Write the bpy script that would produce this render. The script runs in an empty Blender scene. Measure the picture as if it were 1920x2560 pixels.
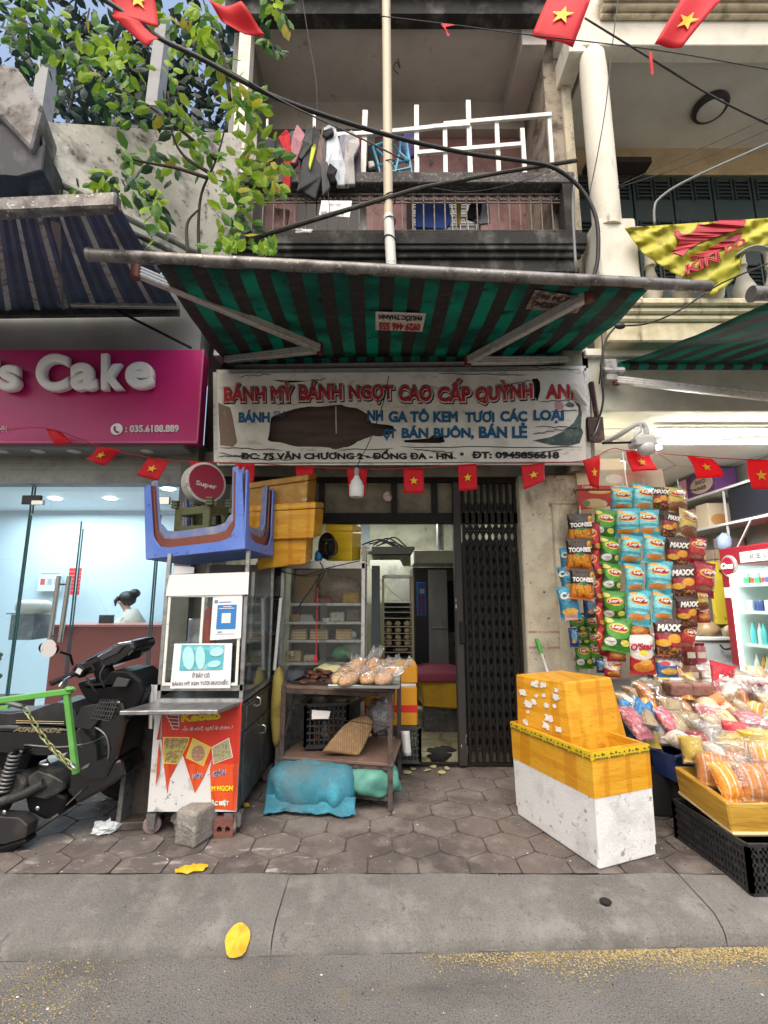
import bpy, bmesh, math, random
from mathutils import Vector as V, Matrix, noise, geometry
R = math.radians
random.seed(7)
S = bpy.context.scene
COL = S.collection
# ---------------------------------------------------------------- camera, sky, sun, exposure
F, PIT, CZ, ZP = 1215.0, R(10), 1.62, 0.12
cam = bpy.data.cameras.new('camera'); co = bpy.data.objects.new('camera', cam); COL.objects.link(co)
co.location = (0, 0, CZ); co.rotation_euler = (R(90) + PIT, 0, 0)
cam.sensor_fit = 'VERTICAL'; cam.sensor_height = 24; cam.lens = 12 * F / 1280
cam.clip_start = .05; cam.clip_end = 600
S.camera = co
w = bpy.data.worlds.new('World'); S.world = w; w.use_nodes = True
_n = w.node_tree.nodes; _bg = _n['Background']
_sk = _n.new('ShaderNodeTexSky'); _sk.sky_type = 'NISHITA'; _sk.sun_disc = False
_sk.sun_elevation = R(56); _sk.sun_rotation = R(200); _sk.dust_density = 6; _sk.air_density = 1.4; _sk.ozone_density = .4
w.node_tree.links.new(_sk.outputs[0], _bg.inputs[0]); _bg.inputs[1].default_value = .15
sl = bpy.data.lights.new('sun', 'SUN'); sl.energy = 1.0; sl.angle = R(40); sl.color = (1, .95, .88)
so = bpy.data.objects.new('sun', sl); COL.objects.link(so); so.rotation_euler = (R(34), 0, R(200 - 180))
S.view_settings.view_transform = 'Standard'; S.view_settings.look = 'None'; S.view_settings.gamma = 1
S.view_settings.exposure = .8
try:
    S.cycles.max_bounces = 7; S.cycles.diffuse_bounces = 3; S.cycles.glossy_bounces = 3; S.cycles.transmission_bounces = 5; S.cycles.transparent_max_bounces = 14
    S.cycles.caustics_reflective = False; S.cycles.caustics_refractive = False; S.cycles.use_denoising = True
except Exception: pass
# ---------------------------------------------------------------- pixel rays of the photo (1920 x 2560) to points in the place
def ray(x, y):
    dx, dy = (x - 960) / F, (1280 - y) / F
    return V((dx, math.cos(PIT) - math.sin(PIT) * dy, math.sin(PIT) + math.cos(PIT) * dy))
def P(x, y, Y):
    d = ray(x, y); return V((0, 0, CZ)) + d * (Y / d.y)
def PX(x, y, X):
    d = ray(x, y); return V((0, 0, CZ)) + d * (X / d.x)
def G(x, y, z=ZP):
    d = ray(x, y); return V((0, 0, CZ)) + d * ((z - CZ) / d.z)
# ---------------------------------------------------------------- mesh builder
class MB:
    def __init__(s): s.v, s.f, s.m = [], [], []
    def add(s, vs, fs, m=0):
        o = len(s.v); s.v += [V(q) for q in vs]; s.f += [tuple(i + o for i in f) for f in fs]; s.m += [m] * len(fs); return s
    def hexa(s, p, m=0):   # bottom 4 ccw, top 4 ccw
        return s.add(p, [(3, 2, 1, 0), (4, 5, 6, 7), (0, 1, 5, 4), (1, 2, 6, 5), (2, 3, 7, 6), (3, 0, 4, 7)], m)
    def box(s, c, d, m=0, rot=None):
        c = V(c); x, y, z = d[0] / 2, d[1] / 2, d[2] / 2
        q = [V(a) for a in ((-x, -y, -z), (x, -y, -z), (x, y, -z), (-x, y, -z), (-x, -y, z), (x, -y, z), (x, y, z), (-x, y, z))]
        if rot is not None: q = [rot @ a for a in q]
        return s.hexa([c + a for a in q], m)
    def box2(s, a, b, m=0):
        lo = [min(i, j) for i, j in zip(a, b)]; hi = [max(i, j) for i, j in zip(a, b)]
        return s.box([(i + j) / 2 for i, j in zip(lo, hi)], [j - i for i, j in zip(lo, hi)], m)
    def quad(s, a, b, c, d, m=0): return s.add([a, b, c, d], [(0, 1, 2, 3)], m)
    def bar(s, a, b, wd, ht=None, up=V((0, 0, 1)), m=0):
        a, b = V(a), V(b); ht = ht or wd; d = (b - a).normalized(); x = d.cross(up)
        if x.length < 1e-4: x = d.cross(V((0, 1, 0)))
        x.normalize(); y = x.cross(d).normalized(); x = x * wd / 2; y = y * ht / 2
        return s.hexa([a - x - y, a + x - y, b + x - y, b - x - y, a - x + y, a + x + y, b + x + y, b - x + y], m)
    def tube(s, pts, r, n=8, m=0, cap=True, closed=False):
        pts = [V(p) for p in pts]; k = len(pts); rs = r if isinstance(r, (list, tuple)) else [r] * k
        o = len(s.v); nx = None
        for i, p in enumerate(pts):
            if closed: t = pts[(i + 1) % k] - pts[i - 1]
            else: t = pts[min(i + 1, k - 1)] - pts[max(i - 1, 0)]
            if t.length < 1e-9: t = V((0, 0, 1))
            t.normalize()
            if nx is None:
                nx = t.cross(V((0, 0, 1)))
                if nx.length < .1: nx = t.cross(V((0, 1, 0)))
            else: nx = nx - t * nx.dot(t)
            nx.normalize(); ny = t.cross(nx)
            for j in range(n):
                a = 2 * math.pi * j / n; s.v.append(p + (nx * math.cos(a) + ny * math.sin(a)) * rs[i])
        for i in range(k if closed else k - 1):
            i2 = (i + 1) % k
            for j in range(n):
                s.f.append((o + i * n + j, o + i * n + (j + 1) % n, o + i2 * n + (j + 1) % n, o + i2 * n + j)); s.m.append(m)
        if cap and not closed:
            s.f.append(tuple(o + j for j in reversed(range(n)))); s.m.append(m)
            s.f.append(tuple(o + (k - 1) * n + j for j in range(n))); s.m.append(m)
        return s
    def lathe(s, c, prof, n=20, m=0, axis=None):   # prof: (radius, height) from bottom up
        c = V(c); rot = V((0, 0, 1)).rotation_difference(V(axis).normalized()).to_matrix() if axis is not None else Matrix.Identity(3)
        o = len(s.v)
        for r, z in prof:
            for j in range(n):
                a = 2 * math.pi * j / n; s.v.append(c + rot @ V((r * math.cos(a), r * math.sin(a), z)))
        for i in range(len(prof) - 1):
            for j in range(n):
                s.f.append((o + i * n + j, o + i * n + (j + 1) % n, o + (i + 1) * n + (j + 1) % n, o + (i + 1) * n + j)); s.m.append(m)
        s.f.append(tuple(o + j for j in reversed(range(n)))); s.m.append(m)
        s.f.append(tuple(o + (len(prof) - 1) * n + j for j in range(n))); s.m.append(m)
        return s
    def prism(s, poly, t, m=0, holes=()):   # planar polygon (list of V) thickened by vector t, with holes
        t = V(t); loops = [[V(p) for p in poly]] + [[V(p) for p in h] for h in holes]
        flat = [p for l in loops for p in l]; n = len(flat)
        tri = geometry.tessellate_polygon(loops)
        nr = V((0, 0, 0))
        for i, p in enumerate(loops[0]): nr += p.cross(loops[0][(i + 1) % len(loops[0])])
        fs = []
        for a, b, c in tri:
            fl = (flat[b] - flat[a]).cross(flat[c] - flat[a]).dot(t) > 0
            if fl: a, c = c, a
            fs.append((a, b, c)); fs.append((c + n, b + n, a + n))
        k = 0
        for l in loops:
            q = len(l)
            for i in range(q):
                a, b = k + i, k + (i + 1) % q; fs.append((a, b, b + n, a + n))
            k += q
        return s.add(flat + [p + t for p in flat], fs, m)
    def grid(s, fn, nu, nv, m=0, mf=None, thick=None):
        o = len(s.v); k = (nu + 1) * (nv + 1)
        for j in range(nv + 1):
            for i in range(nu + 1): s.v.append(V(fn(i / nu, j / nv)))
        if thick is not None:
            for q in range(k): s.v.append(s.v[o + q] + V(thick))
        W = nu + 1
        for j in range(nv):
            for i in range(nu):
                a = o + j * W + i; mm = mf(i, j) if mf else m
                s.f.append((a, a + 1, a + W + 1, a + W)); s.m.append(mm)
                if thick is not None: s.f.append((a + W + k, a + W + 1 + k, a + 1 + k, a + k)); s.m.append(mm)
        if thick is not None:
            e = [o + i for i in range(W)] + [o + j * W + nu for j in range(1, nv + 1)] + [o + nv * W + i for i in range(nu - 1, -1, -1)] + [o + j * W for j in range(nv - 1, 0, -1)]
            for i in range(len(e)):
                a, b = e[i], e[(i + 1) % len(e)]; s.f.append((b, a, a + k, b + k)); s.m.append(m)
        return s
    def blob(s, c, d, nu=14, nv=9, m=0, amp=0, fr=3, seed=0, rot=None, p=1.0, flat=None):   # lumpy ellipsoid / superellipsoid
        c = V(c); o = len(s.v)
        def sg(x): return math.copysign(abs(x) ** p, x)
        for j in range(nv + 1):
            th = math.pi * j / nv
            for i in range(nu):
                ph = 2 * math.pi * i / nu
                q = V((sg(math.sin(th)) * sg(math.cos(ph)), sg(math.sin(th)) * sg(math.sin(ph)), -sg(math.cos(th))))
                if amp: q = q * (1 + amp * noise.noise(q * fr + V((seed * 7.3, seed, 0))))
                q = V((q.x * d[0] / 2, q.y * d[1] / 2, q.z * d[2] / 2))
                if flat is not None: q.z = max(q.z, flat)
                if rot is not None: q = rot @ q
                s.v.append(c + q)
        for j in range(nv):
            for i in range(nu):
                a, b = o + j * nu + i, o + j * nu + (i + 1) % nu
                s.f.append((a, b, b + nu, a + nu)); s.m.append(m)
        return s
    def build(s, name, mats, parent=None, smooth=False, bev=0, seg=1, sub=0, auto=None):
        me = bpy.data.meshes.new(name); me.from_pydata([tuple(q) for q in s.v], [], s.f)
        for q in (mats if isinstance(mats, (list, tuple)) else [mats]): me.materials.append(q)
        for p, q in zip(me.polygons, s.m): p.material_index = q; p.use_smooth = bool(smooth)
        bm = bmesh.new(); bm.from_mesh(me); bmesh.ops.recalc_face_normals(bm, faces=bm.faces); bm.to_mesh(me); bm.free()
        if smooth == 2:
            try: me.set_sharp_from_angle(angle=R(40))
            except Exception: pass
        me.update()
        return link(name, me, parent, bev, seg, sub)
def link(name, me, parent=None, bev=0, seg=1, sub=0):
    o = bpy.data.objects.new(name, me); COL.objects.link(o)
    if parent is not None: adopt(o, parent)
    if bev:
        b = o.modifiers.new('bevel', 'BEVEL'); b.width = bev; b.segments = seg; b.limit_method = 'ANGLE'; b.angle_limit = R(35)
    if sub:
        b = o.modifiers.new('subdiv', 'SUBSURF'); b.levels = b.render_levels = sub
    return o
def wm(o):
    m = o.matrix_basis.copy()
    return wm(o.parent) @ o.matrix_parent_inverse @ m if o.parent else m
def adopt(o, p):
    o.parent = p; o.matrix_parent_inverse = wm(p).inverted()
def tag(o, label, cat, group=None, kind=None):
    o['label'] = label; o['category'] = cat
    if group: o['group'] = group
    if kind: o['kind'] = kind
    return o
def T(name, label, cat, loc, group=None, rz=0):
    o = bpy.data.objects.new(name, None); COL.objects.link(o); o.location = loc; o.rotation_euler = (0, 0, rz); o.empty_display_size = .05
    return tag(o, label, cat, group)
def struct(o): o['kind'] = 'structure'; return o
def dup(o, parent=None):
    c = o.copy(); COL.objects.link(c)
    if parent is not None: c.parent = parent
    for k in list(o.children): dup(k, c)
    return c
# ---------------------------------------------------------------- materials
MC = {}
def M(name, c, layers=(), rough=.65, metal=0, bump=0, bs=60, spec=.5, alpha=1, trans=0, emit=None, es=0, ior=1.45, transl=0, coat=0, bst=(1, 1, 1)):
    """layers: (colour, kind, ...) painted over the base: n noise(scale, lo, hi[, stretch]); v cracks(scale, width); e ellipse(u,v,ru,rv); r rectangle(u0,u1,v0,v1)
       on the generated x/z of the part; b brick-like stripes(axis, scale, duty)."""
    if name in MC: return MC[name]
    m = bpy.data.materials.new(name); m.use_nodes = True; nt = m.node_tree; N = nt.nodes; L = nt.links
    bs_ = N['Principled BSDF']; tc = N.new('ShaderNodeTexCoord')
    def math_(op, a, b=None, cl=False):
        q = N.new('ShaderNodeMath'); q.operation = op; q.use_clamp = cl
        for i, x in enumerate((a, b)):
            if x is None: continue
            if isinstance(x, (int, float)): q.inputs[i].default_value = x
            else: L.new(x, q.inputs[i])
        return q.outputs[0]
    def mapr(x, lo, hi):
        q = N.new('ShaderNodeMapRange'); q.clamp = True; L.new(x, q.inputs[0]); q.inputs[1].default_value = lo; q.inputs[2].default_value = hi; return q.outputs[0]
    def nz(scale, st=(1, 1, 1), det=5, src='Object', ro=.6):
        mp = N.new('ShaderNodeMapping'); mp.inputs['Scale'].default_value = st; L.new(tc.outputs[src], mp.inputs[0])
        q = N.new('ShaderNodeTexNoise'); q.inputs['Scale'].default_value = scale; q.inputs['Detail'].default_value = det; q.inputs['Roughness'].default_value = ro
        L.new(mp.outputs[0], q.inputs['Vector']); return q.outputs[0]
    rgb = N.new('ShaderNodeRGB'); rgb.outputs[0].default_value = (*c, 1); cur = rgb.outputs[0]
    gx = gz = None
    for ly in layers:
        col, k = ly[0], ly[1]
        if k in 'er' and gx is None:
            sp = N.new('ShaderNodeSeparateXYZ'); L.new(tc.outputs['Generated'], sp.inputs[0]); gx, gz = sp.outputs[0], sp.outputs[2]
        if k == 'n': fac = mapr(nz(ly[2], ly[5] if len(ly) > 5 else (1, 1, 1)), ly[3], ly[4])
        elif k == 'g': fac = mapr(nz(ly[2], ly[5] if len(ly) > 5 else (1, 1, 1), src='Generated'), ly[3], ly[4])
        elif k == 'v':
            mp = N.new('ShaderNodeMapping'); L.new(tc.outputs['Object'], mp.inputs[0]); mp.inputs['Scale'].default_value = ly[4] if len(ly) > 4 else (1, 1, 1)
            q = N.new('ShaderNodeTexVoronoi'); q.feature = 'DISTANCE_TO_EDGE'; q.inputs['Scale'].default_value = ly[2]; L.new(mp.outputs[0], q.inputs['Vector']); fac = mapr(q.outputs[0], ly[3], ly[3] * .3)
        elif k == 'e':
            a = math_('DIVIDE', math_('SUBTRACT', gx, ly[2]), ly[4]); b = math_('DIVIDE', math_('SUBTRACT', gz, ly[3]), ly[5])
            d = math_('ADD', math_('MULTIPLY', a, a), math_('MULTIPLY', b, b))
            if len(ly) > 6: d = math_('ADD', d, math_('MULTIPLY', math_('SUBTRACT', nz(ly[7] if len(ly) > 7 else 9, src='Generated'), .5), ly[6]))
            fac = mapr(d, 1.06, .94)
        elif k == 'r':
            fac = math_('MULTIPLY', math_('MULTIPLY', math_('GREATER_THAN', gx, ly[2]), math_('LESS_THAN', gx, ly[3])), math_('MULTIPLY', math_('GREATER_THAN', gz, ly[4]), math_('LESS_THAN', gz, ly[5])))
            if len(ly) > 6: fac = math_('MULTIPLY', fac, mapr(nz(ly[6], src='Generated'), ly[7], ly[7] + .05))
        elif k == 's':
            sp2 = N.new('ShaderNodeSeparateXYZ'); L.new(tc.outputs['Object'], sp2.inputs[0])
            fac = math_('LESS_THAN', math_('FRACT', math_('MULTIPLY', sp2.outputs[ly[2]], ly[3])), ly[4])
        op = col[3] if len(col) > 3 else 1
        if op != 1: fac = math_('MULTIPLY', fac, op)
        mx = N.new('ShaderNodeMix'); mx.data_type = 'RGBA'; L.new(fac, mx.inputs[0]); L.new(cur, mx.inputs[6]); mx.inputs[7].default_value = (*col[:3], 1); cur = mx.outputs[2]
    L.new(cur, bs_.inputs['Base Color'])
    bs_.inputs['Roughness'].default_value = rough; bs_.inputs['Metallic'].default_value = metal; bs_.inputs['IOR'].default_value = ior
    bs_.inputs['Specular IOR Level'].default_value = spec; bs_.inputs['Transmission Weight'].default_value = trans; bs_.inputs['Alpha'].default_value = alpha
    if coat: bs_.inputs['Coat Weight'].default_value = coat; bs_.inputs['Coat Roughness'].default_value = .1
    if emit: bs_.inputs['Emission Color'].default_value = (*emit, 1); bs_.inputs['Emission Strength'].default_value = es
    if bump:
        b = N.new('ShaderNodeBump'); b.inputs['Strength'].default_value = min(1, bump); b.inputs['Distance'].default_value = .02; L.new(nz(bs, bst), b.inputs['Height']); L.new(b.outputs[0], bs_.inputs['Normal'])
    if transl:
        t = N.new('ShaderNodeBsdfTranslucent'); L.new(cur, t.inputs[0]); mxs = N.new('ShaderNodeMixShader'); mxs.inputs[0].default_value = transl
        L.new(bs_.outputs[0], mxs.inputs[1]); L.new(t.outputs[0], mxs.inputs[2]); L.new(mxs.outputs[0], N['Material Output'].inputs[0])
    MC[name] = m; return m
def film(name, tint=(1, 1, 1), gloss=.12, rough=.06, bump=0, bs=30, haze=0):
    """thin clear sheet: mostly transparent with a surface reflection (glass panes, plastic bags)"""
    if name in MC: return MC[name]
    m = bpy.data.materials.new(name); m.use_nodes = True; N = m.node_tree.nodes; L = m.node_tree.links; N.remove(N['Principled BSDF'])
    t = N.new('ShaderNodeBsdfTransparent'); t.inputs[0].default_value = (*tint, 1); g = N.new('ShaderNodeBsdfGlossy'); g.inputs['Roughness'].default_value = rough
    fr = N.new('ShaderNodeLayerWeight'); fr.inputs[0].default_value = .5; pw = N.new('ShaderNodeMath'); pw.operation = 'POWER'; L.new(fr.outputs['Facing'], pw.inputs[0]); pw.inputs[1].default_value = 4.5; ad = N.new('ShaderNodeMath'); ad.operation = 'ADD'; ad.use_clamp = True; L.new(pw.outputs[0], ad.inputs[0]); ad.inputs[1].default_value = gloss
    mx = N.new('ShaderNodeMixShader'); L.new(ad.outputs[0], mx.inputs[0]); L.new(t.outputs[0], mx.inputs[1]); L.new(g.outputs[0], mx.inputs[2]); out = mx.outputs[0]
    if haze:
        d = N.new('ShaderNodeBsdfDiffuse'); d.inputs[0].default_value = (.7, .7, .7, 1); m2 = N.new('ShaderNodeMixShader'); m2.inputs[0].default_value = haze; L.new(out, m2.inputs[1]); L.new(d.outputs[0], m2.inputs[2]); out = m2.outputs[0]
    if bump:
        tc = N.new('ShaderNodeTexCoord'); nz = N.new('ShaderNodeTexNoise'); nz.inputs['Scale'].default_value = bs; nz.inputs['Detail'].default_value = 3; L.new(tc.outputs['Object'], nz.inputs['Vector'])
        b = N.new('ShaderNodeBump'); b.inputs['Strength'].default_value = bump; b.inputs['Distance'].default_value = .03; L.new(nz.outputs[0], b.inputs['Height']); L.new(b.outputs[0], g.inputs['Normal']); L.new(b.outputs[0], fr.inputs['Normal'])
    L.new(out, N['Material Output'].inputs[0]); MC[name] = m; return m
def text(name, body, bl, br, tl, mat, parent=None, thick=.002, bold=0, shear=0, off=.003, space=1, res=0, solid=0):
    """lettering fitted into the parallelogram bl-br-tl, standing off its surface"""
    cu = bpy.data.curves.new(name, 'FONT'); cu.body = body; cu.shear = shear; cu.space_character = space; cu.align_x = 'CENTER'; cu.resolution_u = 3
    b_ = .03 + bold; cu.fill_mode = 'NONE'; cu.bevel_depth = b_; cu.bevel_resolution = res
    if solid: cu.fill_mode = 'BOTH'; cu.extrude = .04; cu.bevel_depth = b_ = solid; cu.bevel_resolution = 2; cu.resolution_u = 6; b_ += .04
    o = bpy.data.objects.new('tmp', cu); COL.objects.link(o); bpy.context.view_layer.update()
    me = bpy.data.meshes.new_from_object(o.evaluated_get(bpy.context.evaluated_depsgraph_get())); bpy.data.objects.remove(o); bpy.data.curves.remove(cu)
    me.name = name
    xs = [q.co.x for q in me.vertices]; ys = [q.co.y for q in me.vertices]; x0, x1, y0, y1 = min(xs), max(xs), min(ys), max(ys)
    bl, br, tl = V(bl), V(br), V(tl); ux, uy = br - bl, tl - bl; n = ux.cross(uy).normalized()
    for q in me.vertices:
        q.co = bl + ux * ((q.co.x - x0) / (x1 - x0)) + uy * ((q.co.y - y0) / (y1 - y0)) + n * (off + thick * (.5 + .5 * max(-1, min(1, q.co.z / b_ * (1.9 if res else 1)))))
    me.materials.clear(); me.materials.append(mat)
    return link(name, me, parent)
def islands(m, name, mats, parent, **kw):   # every loose piece of the builder as a part of its own
    par = list(range(len(m.v)))
    def fd(i):
        while par[i] != i: par[i] = par[par[i]]; i = par[i]
        return i
    for f in m.f:
        for a in f[1:]: par[fd(a)] = fd(f[0])
    gr = {}
    for k, f in enumerate(m.f): gr.setdefault(fd(f[0]), []).append(k)
    out = []
    for ks in gr.values():
        q = MB(); ix = {}
        for k in ks:
            for i in m.f[k]:
                if i not in ix: ix[i] = len(q.v); q.v.append(m.v[i])
            q.f.append(tuple(ix[i] for i in m.f[k])); q.m.append(m.m[k])
        out.append(q.build(name, mats, parent, **kw))
    return out
def curve(pts, n=8):   # catmull-rom through points
    pts = [V(p) for p in pts]; q = [pts[0] * 2 - pts[1]] + pts + [pts[-1] * 2 - pts[-2]]; out = []
    for i in range(1, len(q) - 2):
        a, b, c, d = q[i - 1], q[i], q[i + 1], q[i + 2]
        for k in range(n):
            t = k / n; out.append(.5 * ((2 * b) + (c - a) * t + (2 * a - 5 * b + 4 * c - d) * t * t + (3 * b - a - 3 * c + d) * t ** 3))
    return out + [pts[-1]]
def lerp(a, b, t): return V(a) * (1 - t) + V(b) * t
def mk(fn): m = MB(); fn(m); return m
# shared materials
steel = M('stainless_steel', (.42, .43, .44), [((.2, .2, .2), 'n', 14, .45, .75), ((.25, .16, .1), 'n', 40, .62, .75)], rough=.35, metal=.85, bump=.05, bs=30)
darksteel = M('dark_grimy_steel', (.06, .062, .066), [((.12, .115, .11), 'n', 6, .4, .7), ((.02, .02, .02), 'n', 25, .5, .7)], rough=.38, metal=.4, bump=.08)
iron = M('rusty_black_iron', (.013, .012, .012), [((.035, .026, .02), 'n', 30, .54, .72)], rough=.65, metal=.1, bump=.15, spec=.25)
rustbrown = M('rust_brown_iron', (.075, .055, .05), [((.03, .022, .02), 'n', 18, .45, .65), ((.14, .1, .085), 'n', 60, .6, .7)], rough=.75, bump=.2)
blackp = M('black_plastic', (.018, .018, .02), [((.05, .05, .05), 'n', 20, .5, .8)], rough=.45)
cream = M('cream_plaster', (.64, .59, .46), [((.4, .36, .27), 'n', 5, .45, .75), ((.14, .115, .09), 'n', 3, .53, .7, (1, 1, .45)), ((.04, .034, .03), 'n', 2.2, .62, .7, (1.6, 1, 1)), ((.06, .05, .042), 'n', 26, .62, .72)], rough=.85, bump=.25, bs=50)
creamclean = M('pale_cream_paint', (.74, .71, .62), [((.55, .51, .42), 'n', 4, .5, .8), ((.2, .17, .13), 'n', 9, .64, .76, (1, 1, .3)), ((.12, .1, .08), 'n', 40, .68, .74)], rough=.75, bump=.12)
whitepaint = M('white_paint', (.78, .78, .76), [((.5, .48, .44), 'n', 7, .55, .8)], rough=.55)
glass = film('clear_glass', (.93, .97, .97), .03, .02)
white = M('plain_white', (.8, .8, .8), rough=.5)
# ================================================================ setting: ground, road, kerb, pavement
asphalt = M('asphalt', (.2, .195, .185), [((.14, .136, .13), 'n', 2.2, .38, .66), ((.3, .29, .27), 'n', 170, .54, .62), ((.045, .045, .045), 'n', 110, .57, .64), ((.4, .38, .34), 'n', 70, .66, .7), ((.24, .2, .14), 'n', 4, .58, .75), ((.09, .086, .08), 'n', 1.1, .55, .8, (1, 3, 1))], rough=.95, bump=.9, bs=120)
struct(mk(lambda m: m.quad((-300, -300, -.012), (300, -300, -.012), (300, 300, -.012), (-300, 300, -.012))).build('ground', M('bare_ground', (.16, .14, .12), rough=.95)))
def ykb(x): return 2.565 + .03 * x
struct(mk(lambda m: m.add([(-60, -8, 0), (60, -8, 0), (60, ykb(6), 0), (6, ykb(6), 0), (-6, ykb(-6), 0), (-60, ykb(-6), 0)], [(0, 1, 2, 3, 4, 5)])).build('road', asphalt))
kerbm = M('kerb_concrete', (.15, .146, .138), [((.1, .097, .09), 'n', 1.3, .45, .75), ((.2, .195, .185), 'n', 3, .5, .8, (2.5, .7, 1)), ((.215, .21, .198, .8), 'n', 6, .52, .66), ((.105, .1, .094, .7), 'n', 4, .55, .7), ((.23, .225, .21, .7), 'n', 150, .54, .66), ((.06, .057, .053, .8), 'n', 120, .58, .68), ((.075, .07, .064), 'n', 9, .62, .76, (2, 1, 1)), ((.07, .065, .06), 'n', 70, .62, .72), ((.3, .29, .275), 'n', 7, .68, .8, (1, 3, 1))], rough=.9, bump=.5, bs=70)
k = MB(); xs = [-6, -4.6, -3.3, -2.18, -.52, 1.62, 3.1, 4.6, 6]
for a, b in zip(xs, xs[1:]):
    g = .003; n = 40
    pr = [(0, 0.0), (.012, .04), (.05, .058), (.2, .092), (1, .119), (1.045, .119), (1.05, -.02), (0, -.02)]
    def pt(x, t, z):
        y0 = ykb(x) + .014 * noise.noise(V((x * 5, 1, 0))) + .006 * noise.noise(V((x * 23, 4, 0))); return (x, y0 + (2.97 - y0) * t, z + (.009 * noise.noise(V((x * 3, t * 4, 2))) if z > 0 else 0))
    k.grid(lambda u, v: pt(a + g + (b - a - 2 * g) * u, *pr[min(len(pr) - 1, int(round(v * (len(pr) - 1))))]), n, len(pr) - 1)
k.grid(lambda u, v: (-6 + 12 * u, ykb(-6 + 12 * u) + .004 + (2.99 - ykb(-6 + 12 * u)) * v, (.0 if v == 0 else .042 + .072 * v)), 4, 8)
k = k.build('kerb', kerbm, smooth=2); struct(k)
k2 = mk(lambda m: m.lathe((1.12, 2.76, .098), [(.021, 0), (.03, .012), (.026, .016)], 14)).build('drain_hole', M('dark_hole', (.012, .011, .01), rough=.9)); tag(k2, 'small round dark hole with a chipped rim in the sloping kerb stone', 'hole')
tilem = M('pavement_tile', (.128, .104, .095), [((.07, .06, .057), 'n', .9, .42, .6), ((.16, .14, .128), 'n', 2.7, .5, .62), ((.19, .165, .15), 'n', 7, .5, .75), ((.05, .043, .04), 'n', 40, .6, .72), ((.3, .28, .26), 'n', 90, .66, .74), ((.3, .29, .27), 'n', 6, .68, .82, (1, 2.2, 1))], rough=.85, bump=.35, bs=60)
grout = M('dark_grout', (.08, .067, .061), [((.12, .104, .095), 'n', 5, .5, .6)], rough=.95)
limed = M('worn_lime_tile', (.13, .11, .1), [((.085, .075, .07), 'n', 1.3, .4, .65), ((.2, .175, .16), 'n', 7, .5, .75), ((.42, .41, .385, .8), 'n', 5.5, .57, .7, (1, 2.6, 1)), ((.5, .48, .45), 'n', 22, .66, .76, (1, 2, 1))], rough=.9, bump=.35)
pv = MB(); pv.box2((-7, 2.98, -.05), (7, 4.84, .1115), 1); rs = .165
for r in range(-1, 9):
    for c in range(-22, 23):
        cx = (c + .5 * (r & 1)) * rs * 2 * .866 + .05; cy = 3.06 + r * rs * 1.5
        if abs(cx) > 6 or cy > 4.95: continue
        h = random.uniform(-.0015, .002); tx, ty = random.uniform(-.01, .01), random.uniform(-.01, .01)
        top = []
        for q in range(6):
            a = math.pi / 6 + q * math.pi / 3
            for da in (-.1, .1):
                rr = (rs - .006) * .866 / math.cos(math.pi / 6 - abs(da)); px, py = cx + math.cos(a + da) * rr, cy + math.sin(a + da) * rr
                top.append((px, min(max(py, 2.988), 4.83), .12 + h + (px - cx) * tx + (py - cy) * ty))
        n = len(top); mi = 2 if (cy < 3.35 and -2.1 < cx < -.45 and (q0_ := noise.noise(V((cx * 3, cy * 4, 5)))) > -.15) else 0
        pv.add([(x, y, .1) for x, y, z in top] + top, [tuple(range(n, 2 * n))] + [(i, (i + 1) % n, (i + 1) % n + n, i + n) for i in range(n)], mi)
struct(pv.build('pavement', [tilem, grout, limed], bev=.006, seg=2))
# ================================================================ bakery building (the old house in the middle)
blackc = M('black_stained_concrete', (.035, .034, .033), [((.16, .155, .15), 'n', 5, .5, .72, (1, 1, .6)), ((.012, .012, .012), 'n', 2.5, .45, .7), ((.4, .39, .38), 'n', 30, .7, .78)], rough=.9, bump=.4, bs=40)
speck = M('speckled_grey_concrete', (.09, .085, .085), [((.26, .25, .25), 'n', 28, .52, .68), ((.02, .02, .02), 'n', 5, .5, .7)], rough=.9, bump=.4)
pinkw = M('faded_pink_plaster', (.4, .23, .22), [((.24, .13, .13), 'n', 2.2, .42, .65), ((.4, .24, .22), 'n', 5, .55, .75), ((.05, .035, .035), 'n', 12, .6, .75)], rough=.9, bump=.2)
ceilw = M('grey_ceiling_plaster', (.64, .61, .57), [((.5, .46, .43), 'n', 1.4, .4, .7), ((.22, .19, .17), 'n', 5, .62, .8)], rough=.9)
olive = M('dull_olive_wall', (.2, .2, .17), [((.12, .12, .1), 'n', 3, .4, .7), ((.05, .05, .045), 'n', 12, .6, .8)], rough=.85)
darkw = M('dark_brown_timber', (.03, .022, .02), [((.05, .035, .03), 'n', 10, .5, .7, (1, 1, .2))], rough=.7)
inwall = M('greenish_inner_wall', (.42, .44, .36), [((.25, .26, .2), 'n', 3, .45, .7), ((.15, .15, .11), 'n', 8, .6, .75, (1, 1, .4))], rough=.8)
bk = T('bakery_building', 'old house with a black stained balcony over an open bakery shop with folding gate', 'building', (0, 4.8, 0))
def wallbox(n, a, b, mt, par=None, bev=0): return mk(lambda m: m.box2(a, b)).build(n, mt, par or bk, bev=bev)
xl, xr = -1.62, P(1292, 1250, 4.7).x
xp = P(1442, 1250, 4.62).x
wallbox('side_pillar', (xr, 4.6, 0), (xp, 5.0, 2.80), cream, bev=.012)
mk(lambda m: (m.box2((xr + .3, 4.575, 0), (xp - .012, 4.6, 2.52)), m.box2((xr + .28, 4.56, 2.5), (xp - .02, 4.6, 2.53)))).build('pilaster', cream, bk, bev=.01)
for z_ in (1.3, 1.16): mk(lambda m: m.box2((xr + .02, 4.597, z_), (xr + .31, 4.6, z_ + .02))).build('faded_pink_line', M('faded_pink_paint', (.45, .26, .25), [((.55, .5, .4), 'n', 14, .48, .6)]), bk)
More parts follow.
